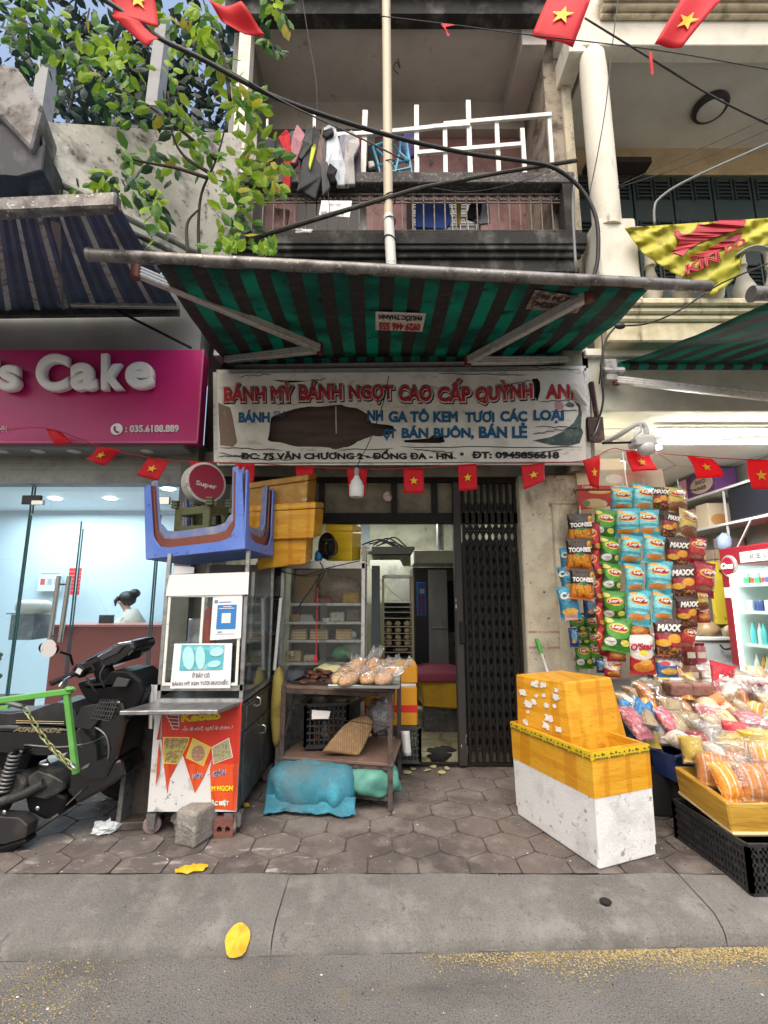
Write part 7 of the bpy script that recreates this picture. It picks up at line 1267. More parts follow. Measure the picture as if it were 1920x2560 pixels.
for i, (x, y, c_) in enumerate(((1722, 1640, (.14, .03, .03)), (1730, 1690, (.3, .16, .12)), (1758, 1690, (.32, .18, .14)), (1748, 1640, (.4, .1, .14)))):
    c = P(x, y + 18, 4.45); j = T('jar', ('dark red jar with a cream label', 'pink nut jar under the dark red jar', 'pink nut jar with a white label', 'pinkish jar beside the dark red one')[i], 'jar', c, 'jars beside the glass cabinet')
    mk(lambda m: m.lathe(c, [(.055, 0), (.06, .01), (.06, .14), (.05, .155)], 18)).build('jar_body', M('jar_fill_%d' % i, c_, [((.5, .35, .28), 'n', 40, .58, .66)], rough=.15), j, smooth=2); mk(lambda m: m.lathe(c + V((0, 0, .155)), [(.054, 0), (.056, .02), (.05, .026)], 18)).build('jar_lid', M('jar_lid_mat', (.55, .55, .55) if i else (.12, .02, .02)), j, smooth=2); mk(lambda m: m.grid(lambda u, v: c + V((.0615 * math.sin(u * 1.2 - .6), -.0615 * math.cos(u * 1.2 - .6), .05 + .05 * v)), 6, 1)).build('jar_label', M('cream_label', (.62, .6, .5)), j)
kb = hang('red', 0, 0, 10, 10, 4.2, 'glossy red snack bag with white letters standing on the display'); kb.location = P(1808, 1695, 4.15); kb.scale = (.24, .14, .24); kb.rotation_euler = (R(-12), R(14), R(8)); kb.name = 'red_snack_bag'
bpy.data.objects.remove(kb.children[0]) if kb.children else None
m2 = kb.data.copy(); m2.materials.clear(); m2.materials.append(chip('plain_red_bag', (.5, .01, .025), [((.35, .01, .02), 'n', 4, .5, .6)])); kb.data = m2
for bd, za, zb in (('Kokai', -.12, .06), ('mini', -.3, -.16)):
    t = text('lettering', bd, (-.3, -.24, za), (.3, -.24, za + .02), (-.3, -.24, zb), wink, None, .01, .02, .2); t.parent = kb
for i in range(9):
    tag(mk(lambda m: m.blob((0, 0, 0), (.055, .055, .07), 12, 8)).build('wrapped_egg', M('pink_white_egg', (.65, .55, .56), [((.5, .08, .12), 'g', 3, .5, .56)], rough=.3), smooth=True), 'small pink and white wrapped egg in the heap by the red bag', 'sweet', 'wrapped eggs beside the red bag').location = P(1860 + 13 * (i % 5) + 4 * (i // 5), 1722 - 18 * (i // 5), 4.1 + .03 * (i % 2))
tag(mk(lambda m: m.blob(P(1790, 1770, 3.95), (.2, .14, .2), amp=.2, fr=4)).build('orange_shreds', M('orange_shred', (.6, .2, .05), [((.42, .1, .02), 'n', 30, .5, .62, (3, 1, 1))], rough=.5, bump=.5, bs=50), smooth=True), 'clear bag of orange shreds beside the stacked tubs', 'bag')
tag(mk(lambda m: m.grid(lambda u, v: V((2.64 + 1.0 * u, 3.98 + .3 * v, .86 + .2 * v + .04 * noise.noise(V((u * 9, v * 5, 2))) + .03 * math.sin(u * 9))), 40, 14)).build('clear_cover', film('big_cover_film', (.97, .96, .94), .1, .12, 1, 22, haze=.06), smooth=True), 'wide wrinkled clear plastic sheet lying over the back of the display', 'plastic sheet')
tag(mk(lambda m: m.grid(lambda u, v: (lambda x, y: V((x, y, heap(x, y) + .15 + .05 * noise.noise(V((x * 6, y * 6, 2))) + .02 * noise.noise(V((x * 17, y * 19, 5))) - .1 * (2 * v - 1) ** 4)))(2.02 + 1.1 * u + .08 * v, 3.0 + .55 * v), 46, 26)).build('clear_sack', film('sack_film', (.98, .98, .98), .1, .12, 1, 26, haze=.05), smooth=True), 'large wrinkled clear bag stretched over the packets in the yellow tray', 'plastic bag')
ym = T('yellow_mug', 'bright yellow and white printed pouch at the edge of the display', 'pouch', P(1890, 1880, 3.45))
mk(lambda m: m.lathe(P(1893, 1893, 3.4), [(.085, 0), (.095, .03), (.1, .15), (.1, .16)], 22)).build('pouch_body', M('yellow_white_print', (.7, .5, .03), [((.62, .6, .55), 'r', 0, 1, 0, .4), ((.05, .08, .03), 'r', .2, .7, .3, .45, 9, .5)], rough=.3), ym, smooth=2); mk(lambda m: m.tube([P(1860, 1842, 3.4), P(1935, 1872, 3.3)], .014, 8)).build('yellow_stick', M('plain_yellow', (.72, .45, .02), rough=.3), ym)
# ================================================================ black scooter with green lock frame
sb = T('scooter', 'black motor scooter with gold lettering parked beside the cake shop', 'scooter', P(60, 2110, 3.35))
YB = 3.45
gl = M('glossy_scooter_black', (.006, .006, .007), [((.02, .02, .02), 'n', 9, .62, .8)], rough=.12, coat=1)
mb_ = M('matte_scooter_black', (.006, .006, .007), [((.022, .021, .02), 'n', 9, .62, .8)], rough=.42, spec=.2)
eng = M('dusty_engine_grey', (.03, .03, .03), [((.13, .12, .11), 'n', 8, .5, .72)], rough=.55, metal=.3)
chrome = M('chrome', (.6, .6, .6), metal=1, rough=.2)
def prof(n, pts, y0, y1, mt, bev=.02, seg=2, par=None): 
    w_ = [P(x, y, YB) for x, y in pts]; 
    return mk(lambda m: m.prism([q + V((0, y0, 0)) for q in w_], (0, y1 - y0, 0))).build(n, mt, par or sb, bev=bev, seg=seg)
prof('seat', [(-140, 1790), (-40, 1784), (0, 1772), (60, 1774), (110, 1768), (140, 1756), (170, 1746), (200, 1750), (216, 1770), (224, 1796), (190, 1804), (100, 1798), (-140, 1806)], -.12, .12, M('seat_vinyl', (.02, .02, .022), [((.05, .05, .05), 'n', 4, .5, .8)], rough=.5), .03, 3)
side = prof('side_fairing', [(-160, 1806), (60, 1798), (180, 1805), (232, 1812), (262, 1828), (268, 1842), (225, 1862), (150, 1874), (60, 1868), (-160, 1846)], -.15, .15, gl, .025, 3)
gold = M('gold_decal', (.42, .34, .18), rough=.35, metal=.4)
text('lettering', 'AIRBLADE', P(32, 1829, YB - .15), P(156, 1832, YB - .15), P(38, 1818, YB - .15), gold, side, .001, 0, .2, off=.001)
for dy in (0, 5): mk(lambda m: m.tube([P(40 + 20 * t, 1802 + dy + .4 * t, YB - .151) for t in range(7)], .0022, 4)).build('gold_stripe', gold, side)
prof('leg_shield', [(222, 1812), (262, 1770), (300, 1742), (332, 1738), (345, 1790), (322, 1880), (300, 1925), (250, 1932), (196, 1905), (190, 1872), (232, 1850)], -.16, .16, gl, .025, 2)
prof('floor_panel', [(205, 1905), (330, 1880), (340, 1920), (290, 1955), (225, 1990), (200, 1960)], -.14, .14, gl, .02)
prof('front_apron', [(216, 1699), (246, 1693), (264, 1704), (286, 1690), (300, 1670), (352, 1672), (374, 1690), (382, 1725), (350, 1790), (300, 1770), (240, 1745), (225, 1720)], -.12, .2, mb_, .03, 2)
net = prof('net_pocket', [(222, 1800), (246, 1752), (305, 1742), (300, 1770), (268, 1806)], -.19, -.15, M('net_pocket_black', (.022, .022, .024), rough=.9), .006, 1)
mk(lambda m: [m.bar(P(228 + 7 * i, 1797, YB - .195), P(252 + 6 * i, 1748, YB - .195), .004) for i in range(8)] + [m.bar(P(226 + 6 * i, 1795 - 10 * i, YB - .195), P(272 + 7 * i, 1802 - 11 * i, YB - .195), .004) for i in range(5)]).build('net_mesh', M('net_grey', (.05, .05, .055)), net)
gr0, gr1 = P(126, 1709, 3.2), P(376, 1604, 3.7)
hb = T('handlebar_proxy', 'x', 'x', (0, 0, 0)); bpy.data.objects.remove(hb)
hc = mk(lambda m: m.prism([P(x, y, YB - .1) for x, y in ((174, 1668), (192, 1659), (236, 1637), (290, 1609), (330, 1603), (336, 1622), (320, 1640), (292, 1660), (262, 1670), (236, 1682), (192, 1694), (179, 1687))], (.06, .2, .02))).build('handlebar_cover', gl, sb, bev=.022, seg=3)
mk(lambda m: m.tube([P(250, 1650, 3.4), P(268, 1700, 3.42), P(290, 1760, 3.45)], [.06, .06, .065], 12)).build('steering_column', mb_, sb, smooth=2)
for a, b in ((gr0, lerp(gr0, gr1, .22)), (gr1, lerp(gr1, gr0, .2))): mk(lambda m: m.tube([a, b], .019, 12)).build('grip', M('rubber_grip', (.012, .012, .012), rough=.8), sb, smooth=2)
mk(lambda m: m.tube([lerp(gr0, gr1, .2), lerp(gr0, gr1, .8)], .016, 8)).build('handlebar', mb_, sb)
mk(lambda m: (m.box(lerp(gr0, gr1, .27), (.08, .07, .07), rot=Matrix.Rotation(R(25), 3, 'Y')), )).build('switch_housing', mb_, sb, bev=.012)
mk(lambda m: m.box(lerp(gr0, gr1, .27) + V((.015, -.042, .004)), (.035, .01, .03), rot=Matrix.Rotation(R(25), 3, 'Y'))).build('switch', M('pale_switch', (.5, .5, .52)), sb)
mk(lambda m: m.tube(curve([P(175, 1692, 3.22), P(158, 1703, 3.17), P(147, 1718, 3.14)], 4), .007, 6)).build('brake_lever', chrome, sb, smooth=True)
mk(lambda m: m.tube([P(345, 1624, 3.62), P(382, 1617, 3.6)], .006, 6)).build('brake_lever', chrome, sb)
mir = mk(lambda m: m.tube([P(182, 1662, 3.35), P(176, 1638, 3.3), P(150, 1630, 3.25)], .008, 8)).build('mirror_stalk', mb_, sb)
mk(lambda m: m.blob(P(122, 1621, 3.2), (.135, .035, .085), 20, 10, rot=Matrix.Rotation(R(8), 3, 'Y'))).build('mirror_shell', mb_, mir, smooth=True)
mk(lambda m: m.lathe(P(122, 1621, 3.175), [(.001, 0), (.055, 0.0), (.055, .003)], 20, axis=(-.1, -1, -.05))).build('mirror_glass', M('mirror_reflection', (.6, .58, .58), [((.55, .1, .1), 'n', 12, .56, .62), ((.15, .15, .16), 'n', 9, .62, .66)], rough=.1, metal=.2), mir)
mk(lambda m: m.prism([P(x, y, YB - .14) for x, y in ((284, 1716), (296, 1692), (328, 1698), (318, 1716))], (0, -.02, 0))).build('vent_plate', M('vent_plate_black', (.05, .05, .055), rough=.3), sb, bev=.004)
prof('rear_lower', [(-160, 1850), (60, 1870), (105, 1876), (92, 1912), (20, 1900), (-160, 1890)], -.1, .1, mb_, .015)
prof('engine_case', [(28, 1912), (98, 1910), (112, 1932), (110, 1962), (66, 1978), (24, 1955)], -.18, .1, eng, .02, 2)
prof('air_box', [(112, 1920), (135, 1903), (176, 1916), (200, 1930), (202, 1950), (160, 1975), (118, 1965)], -.17, .1, eng, .02, 2)
prof('engine_block', [(100, 1962), (170, 1955), (205, 1970), (195, 2010), (150, 2025), (110, 2005)], -.15, .1, mb_, .02, 2)
exh = prof('exhaust_shield', [(-140, 2010), (0, 2000), (60, 1998), (118, 2002), (138, 2020), (134, 2048), (90, 2062), (0, 2072), (-140, 2075)], -.25, -.15, M('dusty_black_shield', (.018, .018, .019), [((.05, .047, .044), 'n', 7, .5, .75)], rough=.5), .025, 3)
mk(lambda m: [m.lathe(P(x, y, YB - .25), [(.012, 0), (.012, .006), (.006, .009)], 12, axis=(0, -1, 0)) for x, y in ((12, 2030), (95, 2020))]).build('shield_bolts', chrome, exh)['kind'] = 'stuff'
prof('exhaust_pipe', [(-140, 2075), (60, 2072), (130, 2050), (136, 2062), (70, 2090), (-140, 2105)], -.24, -.14, mb_, .02)
mk(lambda m: m.tube(curve([P(0, 2003, YB - .2), P(60, 1985, YB - .2), P(110, 1958, YB - .18)], 5), .03, 10)).build('swing_arm', eng, sb, smooth=2)
sp_ = [lerp(P(40, 1880, YB - .2), P(6, 1985, YB - .2), t / 90) + V((.032 * math.cos(t * .75), .032 * math.sin(t * .75), 0)) for t in range(91)]
mk(lambda m: m.tube(sp_, .008, 6)).build('shock_spring', M('grey_spring', (.16, .16, .16), metal=.5, rough=.4), sb, smooth=True); mk(lambda m: m.tube([P(42, 1872, YB - .2), P(4, 1992, YB - .2)], .016, 8)).build('shock_rod', mb_, sb)
for i, pts in enumerate(([(262, 1662, 3.3), (250, 1690, 3.28), (262, 1720, 3.3)], [(214, 1690, 3.25), (232, 1720, 3.26), (250, 1742, 3.3)])): mk(lambda m: m.tube(curve([P(*q) for q in pts], 5), .006, 6)).build('brake_cable', blackp, sb, smooth=True)
mk(lambda m: m.tube(curve([P(x, y, YB - .155) for x, y in ((60, 1862), (150, 1868), (226, 1856), (264, 1838))], 5), .006, 6)).build('trim_line', M('dark_chrome_trim', (.2, .2, .2), metal=.8, rough=.3), side, smooth=True)
mk(lambda m: m.tube(curve([P(x, y, YB - .165) for x, y in ((228, 1812), (262, 1836), (272, 1870), (270, 1900))], 5), .006, 6)).build('shield_edge', M('dark_chrome_trim', (.2, .2, .2)), sb, smooth=True)
mk(lambda m: m.prism([P(x, y, YB - .1) for x, y in ((250, 1640), (290, 1618), (318, 1612), (300, 1632), (262, 1650))], (-.012, -.02, -.004))).build('dash_panel', M('dash_glass', (.03, .03, .035), rough=.06, coat=1), sb, bev=.004)
mk(lambda m: m.tube(curve([P(x, y, YB - .02) for x, y in ((-140, 1778), (-60, 1760), (10, 1757), (60, 1768))], 4), .016, 8)).build('grab_rail', M('grey_rail', (.12, .12, .12), metal=.5, rough=.4), sb, smooth=True)
def wheel(c, r):
    w_ = mk(lambda m: m.lathe(c + V((0, -.05, 0)), [(r - .08, 0), (r - .03, 0), (r - .005, .025), (r, .05), (r - .005, .075), (r - .03, .1), (r - .08, .1)], 40, axis=(0, 1, 0))).build('wheel', M('tyre_rubber', (.02, .02, .02), [((.06, .055, .05), 'n', 9, .55, .75)], rough=.85), sb, smooth=2)
    mk(lambda m: m.lathe(c + V((0, -.055, 0)), [(r - .075, 0), (r - .09, .03), (.05, .04), (.05, .11)], 24, axis=(0, 1, 0))).build('rim', M('black_alloy', (.03, .03, .03), rough=.35, metal=.5), w_, smooth=2)
rwc = P(-75, 2060, YB); rwc.z = .12 + .27; wheel(rwc, .27); fwc = V((-1.98, 4.0, .39)); wheel(fwc, .27)
mk(lambda m: m.tube([P(292, 1740, YB + .1), fwc + V((0, -.08, 0))], .02, 8)).build('front_fork', mb_, sb)
mk(lambda m: m.tube([P(148, 2035, YB - .14), P(90, 2075, YB - .16), G(45, 2112) + V((0, 0, .015))], .013, 8)).build('stand_leg', eng, sb); mk(lambda m: m.blob(G(44, 2114) + V((0, 0, .015)), (.06, .05, .035), 10, 6)).build('stand_foot', eng, sb, smooth=True)
mk(lambda m: m.tube([P(166, 2012, YB - .16), P(205, 1975, YB - .18)], .005, 6)).build('kick_lever', chrome, sb); mk(lambda m: m.prism([P(x, y, 3.18) for x, y in ((193, 1925), (226, 1907), (218, 1918), (196, 1930))], (0, .02, 0))).build('foot_peg', chrome, sb)
mk(lambda m: m.tube(curve([P(120, 1912, YB - .18), P(100, 1908, YB - .2), P(118, 1900, YB - .2)], 4), .008, 6)).build('engine_pipe', chrome, sb)
gfm = M('chipped_green_paint', (.1, .33, .065), [((.16, .4, .12), 'n', 9, .5, .7), ((.15, .13, .08), 'n', 30, .66, .72)], rough=.45)
gfr = T('green_lock_frame', 'bright green steel lock frame with a chain in front of the scooter', 'lock frame', P(185, 1935, 3.15))
gA, gB, gC = P(-160, 1772, 3.05), P(172, 1727, 3.14), P(190, 1934, 3.16)
mk(lambda m: m.bar(gA, gB + V((.02, 0, 0)), .036, .034)).build('top_bar', gfm, gfr, bev=.004); mk(lambda m: m.bar(gB + V((-.01, 0, -.02)), gC, .032, .034, up=V((0, 1, 0)))).build('upright', gfm, gfr, bev=.004); mk(lambda m: m.bar(gA + V((0, 0, -.05)), lerp(gA, gB, .55) + V((0, 0, -.045)), .03, .02)).build('lower_bar', gfm, gfr)
mk(lambda m: m.blob(P(176, 1722, 3.13), (.07, .05, .03), 10, 6, amp=.3)).build('top_cap', gfm, gfr)
ca, cb_ = P(62, 1770, 3.1), P(178, 1915, 3.12)
for i in range(11):
    t = (i + .5) / 11; p = lerp(ca, cb_, t) + V((0, 0, -.03 * math.sin(t * 3.14))); d = (cb_ - ca).normalized(); sd = V((0, 1, 0)) if i % 2 else d.cross(V((0, 1, 0))).normalized(); L_ = .028 if i < 7 else .04
    mk(lambda m: m.tube([p + d * L_ * math.cos(a / 6 * math.pi) + sd * .013 * math.sin(a / 6 * math.pi) for a in range(12)], .0048, 6, closed=True)).build('chain_link', M('greenish_chain', (.3, .33, .16), [((.2, .15, .05), 'n', 20, .5, .65)], rough=.4, metal=.5), gfr, smooth=True)
mk(lambda m: m.tube(curve([P(178, 1908, 3.12), P(185, 1917, 3.1), P(192, 1922, 3.1)], 3), .01, 6)).build('shackle', chrome, gfr)
# ================================================================ flags
fred = M('flag_red', (.72, .01, .022), [((.6, .008, .02), 'n', 4, .5, .75)], rough=.6, transl=.3); fyel = M('flag_yellow', (.75, .5, .02), rough=.6)
def flag(q, Y, label, star=True, grp='small red flags on the string', amp=.015, sc=(.5, .52), ss=.2):
    a, b, c, d = [P(x, y, Y) for x, y in q]
    sd = q[0][0] * .01
    def f(u, v): p = lerp(lerp(a, b, u), lerp(d, c, u), v); p.y += amp * (math.sin(u * 5 + sd) * .7 + math.sin(v * 4 + sd * 2)) ; return p
    o = MB().grid(f, 8, 8, thick=(0, .002, 0)).build('flag', fred, smooth=True); tag(o, label, 'flag', grp)
    if star:
        asp = (b - a).length / max(.01, (d - a).length); pts = []
        for k_ in range(10):
            r_ = ss if k_ % 2 == 0 else ss * .4; an = math.pi / 2 + k_ * math.pi / 5; pts.append((sc[0] + r_ * math.cos(an) / max(.6, asp) ** .5, sc[1] - r_ * math.sin(an) * asp ** .5))
        ctr = f(*sc) + V((0, -.012, 0)); vs = [ctr] + [f(*p) + V((0, -.012, 0)) for p in pts]
        MB().add(vs, [(0, 1 + i, 1 + (i + 1) % 10) for i in range(10)]).build('yellow_star', fyel, o)
    return o
YF = 4.08
fl = [([(110, 1068), (150, 1078), (186, 1110), (138, 1112)], 0, 'folded plain red flag below the magenta sign'), ([(248, 1116), (304, 1126), (256, 1163), (211, 1147)], 1, 'tilted red star flag blown sideways under the phone number'), ([(368, 1143), (419, 1150), (397, 1202), (344, 1191)], 1, 'red star flag leaning beside the upturned blue tables'),
      ([(476, 1154), (527, 1156), (524, 1230), (494, 1238)], 0, 'dark folded red flag hanging over the round red sign'), ([(588, 1158), (638, 1160), (634, 1206), (590, 1212)], 0, 'plain red flag behind the tips of the blue table legs'), ([(738, 1164), (787, 1166), (783, 1192), (742, 1196)], 0, 'short plain red flag above the stacked foam boxes'), ([(868, 1172), (918, 1173), (914, 1236), (872, 1240)], 0, 'red flag hanging right behind the white bulb'),
      ([(1008, 1172), (1060, 1168), (1060, 1232), (1010, 1235)], 1, 'red star flag hanging straight next to the bulb'), ([(1143, 1163), (1190, 1160), (1194, 1222), (1148, 1227)], 1, 'red star flag in front of the folding gate'), ([(1305, 1160), (1362, 1158), (1359, 1204), (1308, 1225)], 1, 'red star flag with a cut corner above the cream pillar'), ([(1456, 1152), (1500, 1140), (1500, 1222), (1478, 1212)], 1, 'narrow twisted red star flag at the grocery corner'),
      ([(1565, 1128), (1626, 1134), (1646, 1175), (1580, 1180)], 1, 'red star flag just below the outdoor lamp head'), ([(1715, 1139), (1780, 1146), (1812, 1190), (1742, 1197)], 1, 'red star flag blown sideways before the purple carton'), ([(1866, 1149), (1935, 1150), (1940, 1224), (1880, 1222)], 1, 'red star flag at the grocery end of the string')]
for q, st, lb in fl: flag(q, YF, lb, bool(st))
tag(mk(lambda m: m.tube(curve([P(x, y, YF) for x, y in ((-60, 1085), (110, 1070), (248, 1116), (368, 1143), (476, 1154), (640, 1159), (868, 1172), (1040, 1170), (1190, 1160), (1350, 1158), (1460, 1151), (1530, 1122), (1565, 1126), (1700, 1138), (1866, 1149), (2100, 1152))], 5), .004, 5)).build('flag_string', M('red_string', (.4, .03, .04))), 'thin red string carrying the row of small flags', 'string')
flag([(268, -45), (380, -40), (394, 64), (284, 44)], 3.0, 'big red star flag hanging over the thick cable at the tree', grp='large red flags overhead', sc=(.62, .44), ss=.21)
flag([(280, 40), (345, 50), (396, 92), (372, 118)], 2.98, 'folded lower half of a red flag caught below the cable', False, 'large red flags overhead'); flag([(524, 16), (606, 18), (662, 82), (556, 52)], 3.0, 'crumpled red flag among the leaves with its star hidden', False, 'large red flags overhead', .03)
flag([(1371, -12), (1478, -4), (1432, 119), (1330, 86)], 3.2, 'big red star flag overhead by the round column top', grp='large red flags overhead', sc=(.5, .5), ss=.24); flag([(1716, -22), (1806, -4), (1706, 116), (1636, 110)], 3.2, 'big red star flag overhead below the grocery cornice', grp='large red flags overhead', sc=(.56, .56), ss=.25)
tag(mk(lambda m: (m.prism([P(1102, 60, 3.1), P(1125, 88, 3.1), P(1118, 90, 3.1), P(1112, 66, 3.1)], (0, .004, 0)), m.prism([P(1104, 58, 3.1), P(1138, 62, 3.1), P(1110, 68, 3.1)], (0, .004, 0)))).build('flag_remnant', fred), 'tiny red torn flag scrap on the overhead string under the ceiling', 'flag scrap')
tag(mk(lambda m: m.prism([P(1622, 130, 3.2), P(1630, 128, 3.2), P(1634, 184, 3.2), P(1628, 188, 3.2)], (0, .004, 0))).build('flag_remnant', fred), 'narrow red strip hanging from the overhead string by the column', 'flag scrap')
# ================================================================ cables and poles
ck = M('black_cable', (.016, .016, .017), [((.05, .05, .05), 'n', 30, .55, .75)], rough=.5)
def cable(pts, Y, r, lab, n='cable', cat='cable', mt=None):
    Ys = Y if isinstance(Y, (list, tuple)) else [Y] * len(pts)
    return tag(mk(lambda m: m.tube(curve([P(x, y, yy) for (x, y), yy in zip(pts, Ys)], 6), r, 7)).build(n, mt or ck, smooth=True), lab, cat)
cable([(120, -70), (270, 5), (390, 90), (500, 145), (700, 248), (960, 335), (1150, 380), (1300, 402), (1385, 420), (1450, 470), (1490, 545), (1495, 640), (1482, 700)], [2.9, 3.0, 3.05, 3.1, 3.3, 3.6, 3.85, 4.0, 4.05, 4.08, 4.08, 4.08, 4.1], .019, 'thick black cable sagging from the tree to the round column', 'power_cable')
cable([(300, -10), (420, 110), (560, 170), (720, 260), (900, 345), (1010, 400)], 3.2, .006, 'thin wire following under the thick black cable')
tag(mk(lambda m: m.tube([P(560, 618, 4.05), P(800, 545, 4.1), P(1050, 470, 4.12), P(1250, 432, 4.15), P(1442, 401, 4.2)], [.024, .022, .02, .018, .02], 8)).build('bamboo_pole', M('blackened_bamboo', (.035, .032, .028), [((.1, .09, .075), 'n', 16, .55, .72)], rough=.7), smooth=2), 'blackened pole lying aslant across the balcony front', 'pole')
wp = T('white_pole', 'tall white and rust stained pipe rising in front of the balcony', 'pole', P(975, 650, 4.15))
mk(lambda m: m.tube([P(978, 660, 4.15), P(971, 540, 4.15)], .05, 14)).build('lower_pipe', M('white_pipe', (.68, .67, .64), [((.45, .4, .32), 'n', 8, .58, .75)], rough=.4), wp, smooth=2); mk(lambda m: m.tube([P(971, 540, 4.15), P(965, -40, 4.15)], .046, 14)).build('upper_pipe', M('rust_stained_pipe', (.55, .47, .35), [((.35, .22, .12), 'n', 14, .55, .72, (1, 1, .3)), ((.2, .12, .07), 'n', 50, .66, .74)], rough=.5), wp, smooth=2)
mk(lambda m: m.tube([P(978, 660, 4.15), P(980, 760, 4.2)], .05, 14)).build('pipe_foot', whitepaint, wp)
mk(lambda m: [m.tube([P(974, y, 4.15) + V((.055 * math.cos(a), .055 * math.sin(a), .02 * math.sin(a + i))) for a in [k_ * .6 for k_ in range(12)]], .006, 5) for i, y in enumerate((407, 490, 505, 555, 600))]).build('wire_ties', ck, wp)['kind'] = 'stuff'
cable([(1548, -20), (1530, 120), (1515, 260), (1495, 380), (1472, 492)], 3.9, .005, 'thin wire hanging down past the round column'); cable([(1462, 45), (1600, 130), (1780, 240), (1920, 310)], 3.4, .008, 'dark wire crossing before the round ceiling lamp'); cable([(950, 40), (1130, 62), (1330, 88), (1640, 125), (1930, 175)], 3.15, .004, 'thin string carrying the large flags overhead', 'flag_string', 'string')
cable([(1545, 465), (1700, 395), (1930, 290)], 4.0, .004, 'thin wire running to the shutters, upper one'); cable([(1545, 470), (1720, 410), (1930, 320)], 4.0, .004, 'thin wire running to the shutters, lower one')
cable([(1636, 560), (1636, 520), (1650, 495), (1720, 450), (1930, 355)], 4.05, .012, 'grey conduit bending up in front of the dark green shutters', 'conduit', 'conduit', M('grey_conduit', (.2, .21, .21), rough=.4))
cable([(755, -10), (772, 100), (790, 200), (795, 300), (815, 440), (825, 530)], 4.0, .003, 'thin wire hanging before the clothes'); cable([(1438, 440), (1432, 520), (1440, 680)], 4.15, .014, 'grey pipe at the corner of the iron railing', 'drain_pipe', 'pipe', M('grey_conduit', (.2, .21, .21)))
cable([(1080, 470), (1160, 480), (1240, 470), (1330, 445), (1385, 425)], 4.05, .004, 'thin sagging wire below the aslant pole')
cable([(1558, 815), (1620, 808), (1700, 775), (1800, 710), (1930, 655)], 4.0, .008, 'black wire with a ball insulator rising over the grocery fascia'); tag(mk(lambda m: m.blob(P(1550, 815, 4.0), (.1, .05, .06), 12, 8)).build('insulator', ck, smooth=True), 'dark ball insulator at the end of a wire on the cream fascia', 'insulator')
cable([(1540, 815), (1515, 850), (1503, 920), (1508, 1000), (1490, 1070), (1478, 1090)], 4.1, .01, 'black cable bending down the grimy pier beside the torn sign'); cable([(1500, 800), (1506, 870), (1498, 960)], 4.2, .006, 'second thin cable on the grimy pier')
tag(mk(lambda m: m.tube(curve([P(996, 185, 4.6), P(984, 170, 4.6), P(992, 155, 4.6), P(1000, 170, 4.6), P(996, 148, 4.6)], 5), .007, 5)).build('ceiling_hook', ck, smooth=True), 'small black wire hook under the balcony ceiling', 'hook')
tag(mk(lambda m: (m.bar(P(1478, 955, 4.3), P(1500, 1100, 4.35), .035), m.box(P(1485, 1075, 4.32), (.14, .1, .22)))).build('sign_bracket', M('dark_red_bracket', (.06, .03, .03), [((.14, .1, .09), 'n', 9, .5, .7)], rough=.7)), 'dark bracket and box on the pier beside the torn sign', 'bracket')
# ================================================================ balcony: frame, clothes, notices
fw = T('aluminium_frame', 'unfinished white aluminium grid frame standing on the balcony beam', 'frame', P(1150, 440, 4.45))
for a, b, c, d, w_ in ((1170, 253, 1176, 444, .05), (1112, 322, 1114, 448, .045), (1241, 307, 1247, 440, .045), (1305, 323, 1312, 437, .045), (1372, 294, 1380, 414, .04), (1041, 265, 1042, 452, .05), (913, 278, 907, 460, .055), (786, 288, 786, 330, .03), (669, 300, 667, 350, .02)): mk(lambda m: m.bar(P(a, b, 4.45), P(c, d, 4.45), w_, .03, up=V((0, 1, 0)))).build('upright_bar', wal, fw)
for a, b, c, d in ((1080, 318, 1174, 311), (1109, 311, 1378, 287), (840, 338, 961, 332), (961, 331, 1080, 319), (1043, 383, 1303, 361)): mk(lambda m: m.bar(P(a, b, 4.43), P(c, d, 4.43), .03, .045)).build('cross_bar', wal, fw)
def garm(lab, pts, col, Y=4.29, th=.05, o_=(640, 240), s_=.28933, name='hanging_garment', lay=()):
    mx_ = sum(p[0] for p in pts) / len(pts); pts = [(mx_ + (x - mx_) * 1.3, y) for x, y in pts]
    q = [P(o_[0] + x * s_, o_[1] + y * s_, Y + .02 * math.sin(i * 2.1)) for i, (x, y) in enumerate(pts)]
    return tag(mk(lambda m: m.prism(q, (0, th, 0))).build(name, M('cloth_%.2f_%.2f_%.2f' % col, col, [(tuple(v * .5 for v in col), 'n', 9, .5, .7, (2, 1, .5))] + list(lay), rough=.9, bump=.3, bs=20), bev=.012, seg=2), lab, 'garment', 'clothes drying on the balcony')
garm('dark jacket hanging at the leaf covered end of the balcony', [(75, 380), (110, 350), (150, 380), (150, 540), (60, 540)], (.04, .042, .05)); garm('black garment between the dark jacket and the red one', [(160, 360), (205, 350), (240, 600), (140, 700)], (.012, .012, .014), 4.48)
garm('red jacket with a white collar on the balcony line', [(262, 280), (285, 320), (292, 480), (285, 790), (235, 780), (245, 480), (205, 350)], (.45, .015, .02)); garm('pink shirt hanging in sharp folds', [(352, 235), (410, 330), (390, 420), (340, 580), (285, 570), (325, 330)], (.42, .2, .24)); garm('dark grey hooded top on the balcony line', [(448, 230), (475, 290), (470, 420), (400, 545), (355, 500), (405, 380)], (.07, .075, .078))
garm('long black striped jacket with a yellow green flash', [(490, 240), (530, 320), (540, 700), (500, 890), (420, 830), (400, 800), (375, 830), (420, 500)], (.05, .052, .06)); garm('yellow green flash on the black jacket', [(505, 400), (512, 440), (470, 630), (460, 600), (480, 440)], (.55, .62, .08), 4.26, .03, name='bright_scarf')
